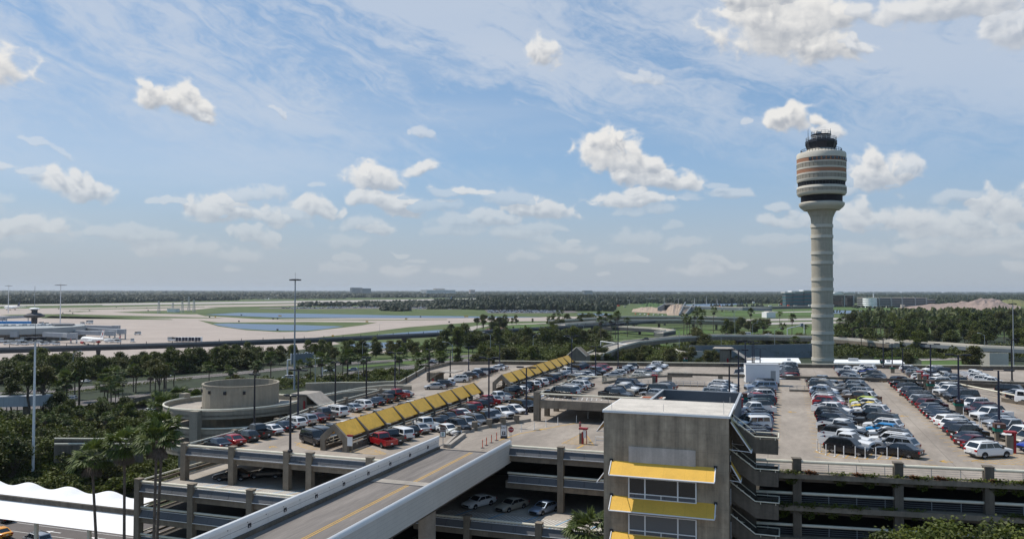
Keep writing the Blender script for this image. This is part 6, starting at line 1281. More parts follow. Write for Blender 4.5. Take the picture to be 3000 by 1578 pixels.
# flat white roofed buildings just behind the garage
def lowbuild(label, quadpx, h, roof='white', wall='concd'):
    P = [at(x, y, h) for x, y in quadpx]; c = (sum(p[0] for p in P) / 4, sum(p[1] for p in P) / 4); t = thing('flat_roofed_building', label, 'building', (*c, 0)); MB().prism(P, 0, h - .4).build('wall', wall, t); MB().prism([(c[0] + (x - c[0]) * 1.01, c[1] + (y - c[1]) * 1.01) for x, y in P], h - .4, h).build('roof', roof, t)
    MB().ob(c[0] - 6, c[1], h, h + 1.2, 4, 2.5).build('roof_vent', 'steel', t); MB().ob(c[0] + 8, c[1], h, h + .9, 1.5, 1.5).build('roof_vent', 'steel', t)
lowbuild('low building with a bright white flat roof left of the control tower foot', [(2168, 1061), (2170, 1047), (2338, 1048), (2346, 1062)], 10); lowbuild('low building with a white and blue roof edge right of the control tower foot', [(2440, 1062), (2446, 1052), (2640, 1054), (2650, 1064)], 10, 'white', 'navyred')
X, Y = at(2265, 1070, 8); 
# ------------------------------------------------------------------ distant buildings and works
def farbuild(name, label, pxs, ybase, ytop, D, mats, roof=None):
    """block at real distance D whose foot stands on the ground"""
    y = ybase; (x0, x1) = pxs; A, B = at(x0, y, 0), at(x1, y, 0); sc = D / Vector((*A, 0)).dot(Vector((_f.x, _f.y, 0))); A = (A[0] * sc, A[1] * sc); B = (B[0] * sc, B[1] * sc)
    h = (851 - ytop) * D / F + H; t = thing(name, label, 'building', (*A, 0)); d = Vector((B[0] - A[0], B[1] - A[1])); n = Vector((-d.y, d.x)).normalized() * max(20, d.length * .3)
    P = [A, B, (B[0] + n.x, B[1] + n.y), (A[0] + n.x, A[1] + n.y)]; return t, P, h, A, B, n
def tiers(t, P, h, mats, levels, parts=('wall', 'window_band')):
    for k in range(levels):
        z0 = h * k / levels; z1 = h * (k + 1) / levels; MB().prism(P, z0, z0 + (z1 - z0) * .45).build(parts[0], mats[0], t)
        c = (sum(p[0] for p in P) / 4, sum(p[1] for p in P) / 4); MB().prism([(c[0] + (x - c[0]) * .985, c[1] + (y - c[1]) * .97) for x, y in P], z0 + (z1 - z0) * .45, z1).build(parts[1], mats[1], t)
    MB().prism(P, h, h + 1.2).build('roof', 'roofw', t)
for args, mats, lv in [(('hotel_block', 'grey blocks of a distant building on the horizon left of centre', (1032, 1062), 855, 843.5, 6500), ('plum', 'retain'), 6), (('hotel_block', 'lower right wing of the distant grey building on the horizon', (1062, 1087), 855, 845.5, 6500), ('plum', 'retain'), 5),
                       (('distant_town', 'white distant buildings low on the horizon in the centre', (1250, 1335), 856, 850, 6800), ('white', 'plum'), 3), (('distant_town', 'brightest tall white block among the distant white buildings', (1275, 1304), 856, 845.5, 7000), ('white', 'tpale'), 4), (('distant_town', 'tiny white distant building right of the central white blocks', (1378, 1392), 856, 849.5, 6900), ('white', 'terra'), 3), (('distant_town', 'tiny dark building on the horizon right of centre', (1712, 1736), 856.5, 850.5, 6800), ('retain', 'plum'), 3)]:
    t, P, h, A, B, n = farbuild(*args, mats); tiers(t, P, h, mats, lv)
# new terminal, glass with stepped white roofs
NT = []
for (x0, x1, yt, lab, m) in [(2302, 2325, 855, 'teal glass terminal block under the lowest left white roof', 'teal'), (2324, 2358, 852, 'teal glass terminal block under the middle white roof', 'teal'), (2357, 2385, 849.5, 'teal glass terminal block under the highest white roof left of the control tower', 'teal'), (2425, 2475, 853, 'upper white roofed part of the new terminal right of the control tower', 'teal'), (2476, 2500, 855.5, 'small stepped white roof at the right end of the new terminal', 'plum')]:
    t, P, h, A, B, n = farbuild('glass_terminal', lab, (x0, x1), 893, yt, 2150, None); tiers(t, P, h - 2, ('louvre', m), 4, ('floor_band', 'curtain_wall'))
    c = (sum(p[0] for p in P) / 4, sum(p[1] for p in P) / 4); MB().prism([(c[0] + (x - c[0]) * 1.3, c[1] + (y - c[1]) * 1.2) for x, y in P], h - .8, h + 1.4).build('roof_overhang', 'white', t)
t, P, h, A, B, n = farbuild('train_hall', 'broad dark glazed hall with a pale arched roof right of the control tower', (2425, 2503), 896, 863, 2050, None); MB().prism(P, 0, h).build('glass_wall', 'glass', t); MB().prism(P, h + .01, h + 3).build('roof', 'roofw', t)
for u in (0, .62, .97): q = (A[0] + (B[0] - A[0]) * u, A[1] + (B[1] - A[1]) * u); MB().ob(q[0] + .3, q[1] - 1.5, 0, h, 3, 2, YAW).build('pillar', 'plum', t)
b = MB(); m_ = (A[0] * .6 + B[0] * .4, A[1] * .6 + B[1] * .4); pr = [(-16, 0), (-12, 3), (-6, 5), (0, 5.6), (6, 5), (12, 3), (16, 0)]; dx, dy = math.cos(YAW), math.sin(YAW)
b.add([(m_[0] + u * dx, m_[1] + u * dy - 1, h + 3 + z) for u, z in pr] + [(m_[0] + u * dx - 12 * dy, m_[1] + u * dy + 12 * dx, h + 3 + z) for u, z in pr], [tuple(range(7)), tuple(range(7, 14))[::-1]] + [(i, 7 + i, 8 + i, i + 1) for i in range(6)]); b.build('arched_roof', 'white', t)
t, P, h, A, B, n = farbuild('white_parking_garage', 'distant multi-storey white banded parking garage right of the control tower', (2540, 2716), 897, 869.5, 2000, None); tiers(t, P, h - 1, ('plum', 'dark'), 5, ('parapet_band', 'open_floor'))
for u in (0, .2, .4, .58, .8, .985): q = (A[0] + (B[0] - A[0]) * u, A[1] + (B[1] - A[1]) * u); MB().ob(q[0] + .3, q[1] - 1.0, 0, h + 1, 3, 2.4, YAW).build('pillar', 'plum', t)
q = (A[0] + (B[0] - A[0]) * .11, A[1] + (B[1] - A[1]) * .11); MB().ob(q[0], q[1] + 4, h, h + 11, 2.2, 2.2).build('lift_shaft', 'white', t)
b = MB(); b.lathe([(16, z) if i % 2 else (17.5, z) for i, z in enumerate(np.linspace(0, h, 11))], (A[0] + 8 * dx, A[1] + 8 * dy + 6), 20); b.build('corner_drum', 'white', t)
t, P, h, A, B, n = farbuild('white_parking_garage', 'lower wing at the right end of the distant white garage', (2716, 2740), 897, 876, 2040, None); tiers(t, P, h, ('plum', 'dark'), 3, ('parapet_band', 'open_floor'))
t, P, h, A, B, n = farbuild('utility_block', 'pale square utility block on the grass left of the control tower', (2246, 2272), 927, 913, 1210, None); MB().prism(P, 0, h).build('wall', 'white', t); MB().prism([(x + 3, y + 2) for x, y in P], h, h + 1).build('roof', 'roofw', t)
# red and yellow crane by the terminal
X, Y = at(2356, 893, 0); t = thing('crane', 'red and yellow construction crane leaning in front of the glass terminal', 'crane', (X, Y, 0)); MB().tube((X, Y, 0), (X - 14, Y, 38), .9, 4).build('boom', 'red', t); MB().tube((X - 22, Y, 0), (X + 6, Y, 24), .8, 4).build('jib', 'yline', t); MB().ob(X - 4, Y, 0, 5, 9, 5).build('cab', 'red', t)
# construction litter: trucks and sheds as low boxes, one object each
site = [(x, y, w, h) for x, y, w, h in [(1812, 898, 10, 5), (1830, 900, 8, 4), (2228, 897, 9, 6), (2256, 899, 12, 5), (2285, 896, 10, 6), (2310, 897, 8, 5), (2330, 898, 12, 4), (2372, 897, 10, 5), (2455, 893, 14, 8), (2520, 897, 9, 5), (2530, 899, 8, 5), (2565, 901, 11, 5), (2600, 902, 9, 5), (2645, 901, 14, 10), (2680, 902, 8, 5), (2208, 889, 9, 8), (2230, 884, 8, 8), (2290, 893, 8, 5), (2395, 897, 8, 4), (2110, 899, 6, 3), (1862, 921, 4, 2), (1876, 922, 4, 2), (1889, 923, 4, 2), (1900, 922, 5, 2), (1915, 924, 5, 2), (1930, 923, 5, 3), (1941, 925, 4, 2), (1897, 927, 5, 2)]]
for i, (x, y, w, h) in enumerate(sorted(site)):
    X, Y = at(x, y, 0); D = math.hypot(X, Y); t = thing('site_vehicle', 'small pale site truck or cabin at the distant works, %s from the left' % ordinal(i + 1), 'site vehicle', (X, Y, 0), 'site vehicles at the distant works'); W_ = w * D / F * .7
    MB().ob(X, Y, .8, .8 + h * .7, W_, 5, YAW).build('body', rc.choice(['white', 'plum', 'tpale', 'white', 'orange']), t, bevel=.2); MB().ob(X + W_ * .55, Y, .5, .5 + h * .5, W_ * .3, 4.4, YAW).build('cab', 'carglass', t)
# dirt heaps
def heap(name, label, pts, hmax, mat, seed, n=46, kind=None):
    P = [at(x, y, 0) for x, y in pts]; A, B, C_, D_ = P; N1 = n; N2 = max(8, n // 4); rs_ = np.random.RandomState(seed); vs = []; 
    g = fbm(np.linspace(0, 12, N1)[None, :] + seed, np.linspace(0, 3, N2)[:, None], 5, seed, .6)
    for j in range(N2):
        for i in range(N1):
            u, v = i / (N1 - 1), j / (N2 - 1); x = (A[0] * (1 - u) + B[0] * u) * (1 - v) + (D_[0] * (1 - u) + C_[0] * u) * v; y = (A[1] * (1 - u) + B[1] * u) * (1 - v) + (D_[1] * (1 - u) + C_[1] * u) * v
            vs.append((x, y, -.2 + max(0, math.sin(PI * v) ** .6 * min(1, 4 * u, 4 * (1 - u)) * hmax(u) * (.55 + .9 * float(g[j, i])))))
    me = MB(); me.add(vs, [(j * N1 + i, j * N1 + i + 1, (j + 1) * N1 + i + 1, (j + 1) * N1 + i) for j in range(N2 - 1) for i in range(N1 - 1)]); o = me.build(name, mat); return tag(o, label, 'dirt heap', kind=kind)
heap('dirt_heap', 'long pinkish heaps of excavated dirt at the right below the far wood', [(2620, 907), (2990, 912), (2990, 893), (2640, 896)], lambda u: 9 + 13 * math.exp(-((u - .78) / .25) ** 2), 'dirt', 3, 90)
heap('grassy_mound', 'smooth yellow green mound behind the dirt heaps on the right', [(2890, 896), (3060, 898), (3060, 888), (2890, 887)], lambda u: 15 * math.sin(PI * u), M('mound_grass', (.14, .14, .045), .95, var=.1, scale=.02), 6)
heap('sand_bank', 'orange sand bank beside the tunnel works', [(1850, 913), (1960, 918), (1950, 905), (1855, 904)], lambda u: 6.5, 'sand', 9); heap('grassy_embankment', 'bright green grassy bank left of the tunnel works', [(1858, 907), (1950, 906), (1945, 895), (1870, 897)], lambda u: 11, M('bank_grass', (.05, .10, .02), .95, var=.1, scale=.03), 11)
heap('dirt_slope', 'pale dirt slope between the concrete wing walls of the tunnel works', [(1955, 923), (2000, 923), (2030, 897), (1945, 897)], lambda u: 10, 'sand', 13)
t = thing('tunnel_portal', 'grey concrete tunnel mouth and wing walls of the road works', 'tunnel', (*at(1940, 915, 0), 0))
for a, c, z0, z1 in [((1928, 915), (1950, 906), 10, 14), ((1990, 924), (2008, 902), 3, 15), ((2008, 924), (2032, 905), 3, 13)]: A, B = at(*a, 0), at(*c, 0); MB().beam(A, B, 2, -.2, z0, (-.2, z1)).build('wing_wall', 'retain', t)
A, B = at(1948, 908, 0), at(1972, 906, 0); MB().beam(A, B, 3, 11, 14).build('portal_beam', 'tpale', t); MB().beam((A[0], A[1] + 3), (B[0], B[1] + 3), 2, 0, 11).build('dark_mouth', 'dark', t)
# cars on the highways near the garage
rcar = sorted([(205, 1172, 200, 'suv', 'silver'), (845, 1112, 205, 'van', 'white'), (835, 1125, 205, 'sedan', 'silver'), (965, 1089, 205, 'pickup', 'white'), (1033, 1086, 205, 'suv', 'pale blue'), (1272, 1061, 30, 'suv', 'white'), (1288, 1058, 30, 'pickup', 'maroon'), (1265, 1064, 30, 'sedan', 'black'), (1620, 1027, 20, 'big_suv', 'white'), (1625, 1022, 20, 'suv', 'black'), (250, 1120, 200, 'sedan', 'silver'), (485, 1103, 25, 'sedan', 'white'), (905, 1075, 30, 'sedan', 'grey')])
for i, (px, py, hd, kd, col) in enumerate(rcar):
    X, Y = at(px, py, 0); put_car(kd, col, X, Y, .02, hd, '%s %s on the tree lined highway, %s from the left' % (col, NICE[kd], ordinal(i + 1)), 'cars on the airport roads', near=False)
gcar = sorted([(436, 1207, 'white'), (456, 1204, 'silver'), (470, 1203, 'white'), (318, 1222, 'white'), (337, 1218, 'silver'), (352, 1215, 'white'), (330, 1228, 'pale blue'), (301, 1235, 'black'), (345, 1226, 'white'), (300, 1247, 'white'), (312, 1241, 'silver'), (290, 1252, 'pale blue')])
for i, (px, py, col) in enumerate(gcar): X, Y = at(px, py, 0); put_car('sedan', col, X, Y, .02, 150, '%s car in the ground car park behind palms, %s from the left' % (col, ordinal(i + 1)), 'cars in the ground level car park', near=False)
# far car parks: hundreds of cars, a few pixels each
def carfield(name, rows_, seed):
    r_ = random.Random(seed); b = MB(); cols = ['white', 'silver', 'dark grey', 'black', 'pale blue', 'white']
    for (x0, x1, ya, yb_, n) in rows_:
        for _ in range(n):
            u = r_.random(); X, Y = at(x0 + (x1 - x0) * u, ya + (yb_ - ya) * r_.random(), 0); b.m = r_.randrange(6); a = r_.choice([.3, 1.9]) + r_.uniform(-.05, .05)
            b.ob(X, Y, .3, 1.0, 4.7, 1.85, a); b.ob(X, Y, 1.0, 1.55, 2.6, 1.6, a)
    o = b.build(name, [PAINT[c] for c in cols]); o['kind'] = 'stuff'; o['label'] = 'distant car park packed with tiny parked cars'; o['category'] = 'parked cars'; return o
carfield('distant_parked_cars', [(825, 1000, 900.5, 903.5, 120), (960, 1110, 898, 902, 130), (1210, 1330, 897.5, 905, 150), (1340, 1430, 896, 901, 120), (1430, 1645, 909, 916, 420), (1470, 1640, 906, 909, 120)], 5)
sheet('far_car_park', [(760, 901), (1120, 897), (1440, 895), (1440, 903), (1330, 906), (1120, 904), (880, 905), (760, 903.5)], -.04, 'asph'); sheet('far_car_park', [(1420, 907), (1660, 905), (1700, 915), (1640, 917), (1430, 917)], -.04, 'asph')

# ------------------------------------------------------------------ white tensile roof at the lower left
TN = thing('tensile_canopy', 'white scalloped tensile fabric canopy at the lower left', 'fabric canopy', (-90, 84, 0))
gr = atY(399, 1507, 84); gl = atY(0, 1446, 84); zg = (gr[1] + gl[1]) / 2; xr_ = gr[0]; rg = atY(375, 1443, 88.2); zr = rg[1]; le = atY(392, 1568, 80.6); zl_ = le[1]
N_ = 150; x0_ = xr_ - 52; pitch_ = 7.6; vs = []; rowsn = 9
for j in range(rowsn):
    v = j / (rowsn - 1)
    for i in range(N_ + 1):
        x = x0_ + (xr_ - x0_) * i / N_; ph = ((xr_ - x - 1.35) / pitch_) % 1; sc_ = .5 + .5 * math.cos(2 * PI * ph); y = 84 + 4.6 * v
        z = zg + .35 + (zr - zg - 1.15) * math.sin(v * PI / 2) ** .9 + .7 * sc_ * math.sin(v * PI / 2) ** 1.6; vs.append((x, y, z))
b = MB(); b.add(vs, [(j * (N_ + 1) + i, j * (N_ + 1) + i + 1, (j + 1) * (N_ + 1) + i + 1, (j + 1) * (N_ + 1) + i) for j in range(rowsn - 1) for i in range(N_)]); b.build('upper_fabric', 'tent', TN, smooth=True)
b = MB(); vs = []
for j in range(4):
    v = j / 3
    for i in range(61): x = x0_ + (xr_ + (le[0] - xr_) * v - x0_) * i / 60; vs.append((x, 83.9 - 3.3 * v, zg - .35 + (zl_ - zg + .35) * v - .25 * math.sin(PI * v)))
b.add(vs, [(j * 61 + i, j * 61 + i + 1, (j + 1) * 61 + i + 1, (j + 1) * 61 + i)[::-1] for j in range(3) for i in range(60)]); b.build('lower_fabric', 'tent', TN, smooth=True)
b = MB(); b.add([(xr_, 83.9, zg - .35), (le[0], 80.6, zl_), (xr_ + .3, 84.6, zl_ + .3), (xr_ + .3, 84.6, zg - .3)], [(0, 1, 2, 3)]); b.build('end_fabric', 'tent', TN)
b = MB(); b.box(x0_, xr_ + .1, 83.75, 84.1, zg - .32, zg + .3); b.build('gutter', 'concd', TN)
for x in np.arange(xr_ - 45, xr_, 9.3): MB().tube((x + 1.8, 82.2, 0), (x + 1.8, 82.2, zg - .35 + (zl_ - zg + .35) * .515 - .35), .28, 10).build('column', 'cream', TN)
sheet('taxi_road', [(-175, 45), (-77.8, 45), (-77.8, 105), (-175, 105)], 3.0, 'asph', px=False)
b = MB()
for y in (82.5, 86, 89.5, 93, 96.5, 100): b.box(-165, -78, y, y + .12, 3.01, 3.02)
for px, py in ((155, 1557), (285, 1575)):
    X, Y = at(px, py, 3); b.quad((X - 1.4, Y, 3.02), (X - .2, Y - .5, 3.02), (X - .2, Y + .5, 3.02)); b.box(X - .2, X + 1.6, Y - .12, Y + .12, 3.01, 3.02)
o = b.build('lane_marking', 'wline'); o['kind'] = 'structure'
X, Y = at(8, 1572, 3); put_car('sedan', 'orange', X - .6, Y, 3.02, 165, 'yellow orange taxi at the lower left corner', 'taxis', near=True); X, Y = at(118, 1590, 3); put_car('minivan', 'silver', X, Y - .6, 3.02, 165, 'silver roof of a van passing below the white canopy', 'taxis', near=True); X, Y = at(0, 1530, 3); put_car('sedan', 'black', X - .5, Y + 1, 3.02, 165, 'black car nose at the left edge under the canopy', 'taxis', near=True)
# lower road wall pair at the left
WL = thing('sunken_road_walls', 'pair of low concrete walls with cream rails among the left trees', 'wall', (-120, 118, 0))
for (xa, ya, xb, yb_) in [(160, 1283, 420, 1285), (160, 1299, 420, 1298)]:
    A, B = at(xa, ya, 9), at(xb, yb_, 9); MB().beam(A, B, .4, 5.2 if ya > 1290 else 7.2, 8.7).build('parapet', 'concd', WL); MB().tube((*A, 9), (*B, 9), .16).build('guard_rail', 'cream', WL)
A = at(70, 1175, 6); t = thing('grey_footbridge', 'grey angular footbridge roof half hidden by pines at the left', 'footbridge', (*A, 0)); B = at(165, 1168, 6); MB().beam((A[0] - 40, A[1] - 22), B, 4, 4.2, 7.4).build('side_panel', 'jet', t); C2 = at(78, 1205, 2); MB().ob(*C2, 0, 4.2, 1.5, 1.5).build('leg', 'conc', t)
# ------------------------------------------------------------------ vegetation
def leaf_mesh(name, cent, nrm_jit, size, mat, rs_):
    """many small leaf clumps (quads) at the given centres"""
    n = len(cent); a = rs_.rand(n) * 2 * PI; e = (rs_.rand(n) - .5) * PI * nrm_jit; s = size * (.6 + .8 * rs_.rand(n))
    u = np.stack([np.cos(a), np.sin(a), np.zeros(n)], 1); w = np.stack([-np.sin(a) * np.cos(e), np.cos(a) * np.cos(e), np.sin(e)], 1)
    u = u * s[:, None]; w = w * (s * .75)[:, None]; bend = np.zeros((n, 3)); bend[:, 2] = s * .25
    v = np.stack([cent - u * .5, cent + w * .5 + bend, cent + u * .5, cent - w * .5], 1).reshape(-1, 3)
    me = bpy.data.meshes.new(name); me.vertices.add(4 * n); me.vertices.foreach_set('co', v.astype(np.float32).ravel()); me.loops.add(4 * n); me.loops.foreach_set('vertex_index', np.arange(4 * n, dtype=np.int32)); me.polygons.add(n)
    me.polygons.foreach_set('loop_start', np.arange(0, 4 * n, 4, dtype=np.int32)); me.polygons.foreach_set('loop_total', np.full(n, 4, dtype=np.int32)); me.materials.append(mat); me.update(calc_edges=True); me.validate()
    o = bpy.data.objects.new(name, me); C.objects.link(o); return o
def limb(b, p, q, r0, r1, k=3, jit=.3):
    p, q = Vector(p), Vector(q); pts = [p]
    for i in range(1, k): t = i / k; pts.append(p.lerp(q, t) + Vector((random.uniform(-jit, jit), random.uniform(-jit, jit), random.uniform(-jit, jit) * .4)))
    pts.append(q)
    for i in range(k): b.tube(pts[i], pts[i + 1], r0 + (r1 - r0) * i / k, 6, r0 + (r1 - r0) * (i + 1) / k)
def broad(name, h, rad, n, size, mat, seed, low=.28, clumps=17, flat=1.0, cat='tree'):
    rs_ = np.random.RandomState(seed); random.seed(seed); t = thing(name, 'x', cat); b = MB(); limb(b, (0, 0, -.3), (0, 0, h * low * 1.3), h * .022, h * .016)
    cs = []
    for i in range(clumps):
        a = rs_.rand() * 2 * PI; zz = rs_.rand(); zc = h * (low + (1 - low) * (.12 + .78 * zz)); prof = math.sin(PI * min(1, (.18 + .78 * zz))) ** .6 * flat; r = rad * prof * rs_.rand() ** .5 * .8
        cr = rad * rs_.uniform(.28, .46); c = np.array([r * math.cos(a), r * math.sin(a), min(zc, h - cr * .7)]); cs.append((c, cr))
        limb(b, (0, 0, h * low * rs_.uniform(.8, 1.4)), tuple(c), h * .010, h * .003)
    b.build('trunk', 'bark', t); pts = []; tot = sum(cr ** 2 for _, cr in cs)
    for c, cr in cs:
        m = int(n * cr ** 2 / tot); d = rs_.randn(m, 3); d /= np.linalg.norm(d, axis=1)[:, None]; rr_ = cr * (.55 + .5 * rs_.rand(m))[:, None]; d[:, 2] *= .72; p = c + d * rr_ * (1 + .18 * rs_.randn(m))[:, None]; pts.append(p)
    o = leaf_mesh('crown', np.concatenate(pts), .9, size, mat, rs_); o.parent = t; return t
def palm(name, h, nf, fl, seed, mat=None, skirt=0.0, lean=0.0, thick=.18):
    rs_ = random.Random(seed); t = thing(name, 'x', 'palm tree'); b = MB(); top = Vector((lean, 0, h)); pts = [Vector((0, 0, -.3)), Vector((lean * .25, 0, h * .5)), top]
    b.tube(pts[0], pts[1], thick * 1.3, 8, thick); b.tube(pts[1], pts[2], thick, 8, thick * .8); b.build('trunk', 'pbark', t); b = MB()
    def fan(d, up, stalk, L, mi):
        b.m = mi; d = d.normalized(); o_ = top + d * stalk * .15; base = top + d * stalk; s = d.cross(Vector((0, 0, 1))); s = s.normalized() if s.length > .01 else Vector((1, 0, 0)); nn = s.cross(d)
        b.tube(o_, base, .02, 3); k = 11
        for i in range(k):
            a = (i / (k - 1) - .5) * 2.5; dd = d * math.cos(a) + s * math.sin(a); tip = base + dd * L * (1 - .18 * abs(a)) + Vector((0, 0, -1)) * L * (.12 + .22 * abs(a)) ; mid = base + dd * L * .5 + nn * (.05 if i % 2 else -.03)
            wv = (s * math.cos(a) - d * math.sin(a)) * L * .085; b.add([base, mid - wv, mid + wv, tip], [(0, 1, 3, 2)])
    for i in range(nf):
        el = math.asin(rs_.uniform(-.35, 1)) ; a = rs_.uniform(0, 2 * PI); d = Vector((math.cos(a) * math.cos(el), math.sin(a) * math.cos(el), math.sin(el))); fan(d, 0, fl * rs_.uniform(.55, .8), fl * rs_.uniform(.6, .8), 0)
    for i in range(int(nf * skirt)):
        a = rs_.uniform(0, 2 * PI); d = Vector((math.cos(a) * .55, math.sin(a) * .55, -1)); fan(d, 0, fl * .45, fl * rs_.uniform(.5, .7), 1)
    b.build('crown', [mat or FOL[3], MAT['pbark']], t); return t
TREES = [broad('broadleaf_tree', 12, 5.2, 3600, .66, FOL[0], 1, low=.14, clumps=24), broad('broadleaf_tree', 13, 4.6, 3400, .64, FOL[1], 2, low=.10, clumps=24), broad('broadleaf_tree', 11, 5.6, 3800, .66, FOL[0], 3, low=.12, clumps=26), broad('broadleaf_tree', 10, 4.8, 3200, .62, FOL[2], 4, low=.10, clumps=22), broad('broadleaf_tree', 14, 4.2, 3200, .62, FOL[1], 5, low=.14, clumps=24)]
PINES = [broad('pine_tree', 15, 3.9, 1900, .55, FOL[0], 8, low=.5, clumps=13), broad('pine_tree', 14, 4.3, 2100, .55, FOL[2], 9, low=.45, clumps=15)]
SHR = [broad('shrub', 3.2, 2.6, 1500, .42, FOL[1], 12, low=.05, clumps=12, cat='shrub'), broad('shrub', 2.6, 2.4, 1400, .4, FOL[0], 13, low=.05, clumps=12, cat='shrub'), broad('shrub', 3.0, 2.2, 1300, .4, FOL[2], 14, low=.05, clumps=10, cat='shrub')]
PALMS = [palm('palm_tree', 9, 34, 2.6, 1, skirt=.2), palm('palm_tree', 8, 30, 2.7, 2, skirt=.3), palm('palm_tree', 12, 34, 2.3, 3, skirt=.5, thick=.2, lean=.4)]
NV = {}
def plant(protos, px, py, label, group, s=1.0, htop=None, z=0.0, sz=None, rnd=random.Random(77)):
    """py: the pixel row where the foot stands on the ground; htop: pixel row of the top (sets the height)"""
    X, Y = at(px, py, z); pr = rnd.choice(protos); D = Vector((X, Y, 0)).dot(Vector((_f.x, _f.y, 0)))
    if htop is not None: hh = (py - htop) * D / F; base = PH[pr.name]; s = hh / base
    q = s * rnd.uniform(.92, 1.08) if htop is None else s; o = dup(pr, (X, Y, z), rnd.uniform(0, 6.28), label, group, scale=((sz or q), (sz or q), q)); return o
PH = {}
for lst, hs in ((TREES, (12, 13, 11, 10, 14)), (PINES, (15, 14)), (SHR, (3.2, 2.6, 3.0)), (PALMS, (9.8, 8.8, 12.8))):
    for p, h_ in zip(lst, hs): PH[p.name] = h_
def scatter(protos, poly, n, desc, group, s=(.85, 1.15), seed=1, z=0.0, mind=4.0):
    """poly: corners (px, foot row) in order near-left, near-right, far-right, far-left"""
    r_ = random.Random(seed); P = [at(x, y, z) for x, y in poly]; out = []; tries = 0
    while len(out) < n and tries < n * 30:
        tries += 1; u, v = r_.random(), r_.random(); x = (P[0][0] * (1 - u) + P[1][0] * u) * (1 - v) + (P[3][0] * (1 - u) + P[2][0] * u) * v; y = (P[0][1] * (1 - u) + P[1][1] * u) * (1 - v) + (P[3][1] * (1 - u) + P[2][1] * u) * v
        if all((x - a) ** 2 + (y - b_) ** 2 > mind ** 2 for a, b_ in out): out.append((x, y))
    out.sort(key=lambda p: math.atan2(p[0], p[1]))
    for i, (x, y) in enumerate(out):
        k = r_.uniform(*s); pr = r_.choice(protos); dup(pr, (x, y, z), r_.uniform(0, 6.28), '%s, %s from the left' % (desc, ordinal(i + 1)), group, scale=(k * r_.uniform(.9, 1.1), k * r_.uniform(.9, 1.1), k))
# left belt between the guideway and the first road
scatter(TREES, [(-60, 1128), (330, 1112), (330, 1088), (-60, 1100)], 34, 'dense dark tree between the guideway and left highway', 'trees between guideway and highway', (.72, .95), 3, mind=4.2)
scatter(TREES, [(330, 1110), (720, 1078), (720, 1060), (330, 1085)], 30, 'rounded dark tree behind the highway left of the mast', 'trees between guideway and highway', (.72, .95), 4, mind=4.5)
scatter(TREES, [(720, 1074), (1300, 1040), (1300, 1022), (720, 1056)], 50, 'green tree behind the sign gantry highway', 'trees between guideway and highway', (.62, .88), 5, mind=5)
scatter(TREES[1:], [(1290, 1036), (1780, 1012), (1760, 992), (1290, 1018)], 36, 'mixed dark tree behind the far canopy roofs', 'trees beyond the rear parapet', (.9, 1.25), 6, mind=7)
scatter(PALMS[:2] + PINES[:1], [(200, 1180), (620, 1140), (640, 1122), (180, 1160)], 9, 'palm or pine between the two left highways', 'trees between the two highways', (.85, 1.15), 7, mind=6)
scatter(PALMS[:2] + PINES, [(-30, 1232), (440, 1178), (560, 1160), (-30, 1212)], 7, 'palm or pine in front of the nearer left highway', 'trees in front of the left highway', (.8, 1.1), 8, mind=5)
for i, (px, pb, pt) in enumerate([(195, 1202, 1105), (305, 1212, 1120), (315, 1196, 1093), (322, 1200, 1122), (338, 1205, 1135), (360, 1190, 1115)]): plant(PALMS, px, pb, 'slim palm with a bare trunk before the left highway, %s from the left' % ordinal(i + 1), 'slim palms before the left highway', htop=pt)
for i, (px, pb, pt) in enumerate(sorted([(82, 1230, 1068), (125, 1225, 1070), (30, 1225, 1105), (440, 1140, 1055), (455, 1142, 1050), (480, 1138, 1060), (510, 1132, 1060), (398, 1150, 1070)])): plant(PINES, px, pb, 'tall open crowned pine by the left highway, %s placed' % ordinal(i + 1) if False else 'tall open crowned pine by the left highway, %s from the left' % ordinal(i + 1), 'pines by the left highway', htop=pt)
# jungle at the lower left
scatter(SHR + PALMS[1:1], [(-40, 1420), (60, 1400), (120, 1240), (-60, 1240)], 26, 'bushy plant at the far left below the highway', 'thicket at the lower left', (.9, 1.4), 9, mind=3.0)
scatter(SHR, [(60, 1285), (480, 1262), (540, 1228), (60, 1240)], 60, 'dense shrub below the left highway', 'thicket at the lower left', (.9, 1.5), 10, mind=3.2)
scatter(PALMS[:2], [(100, 1290), (480, 1270), (520, 1236), (100, 1250)], 16, 'low fan palm below the left highway', 'low palms at the lower left', (.42, .62), 30, mind=4)
scatter(TREES[:3] + PALMS[:1], [(130, 1262), (480, 1245), (500, 1215), (140, 1225)], 10, 'leafy tree rising from the lower left thicket', 'thicket at the lower left', (.55, .75), 11, mind=6)
scatter(TREES[1:4] + SHR, [(130, 1450), (410, 1450), (420, 1330), (150, 1330)], 26, 'fine leaved dark tree behind the white fabric canopy', 'trees behind the fabric canopy', (.62, .85), 12, mind=3.4)
scatter(TREES[:2], [(-40, 1440), (70, 1430), (70, 1330), (-40, 1320)], 7, 'dark tree at the left edge above the white canopy', 'trees behind the fabric canopy', (.75, 1.0), 13, mind=5)
scatter(PALMS[:2] + SHR, [(450, 1330), (640, 1290), (640, 1262), (450, 1280)], 14, 'fan palm or shrub at the foot of the spiral ramp', 'plants at the foot of the spiral ramp', (.9, 1.25), 14, mind=2.6)
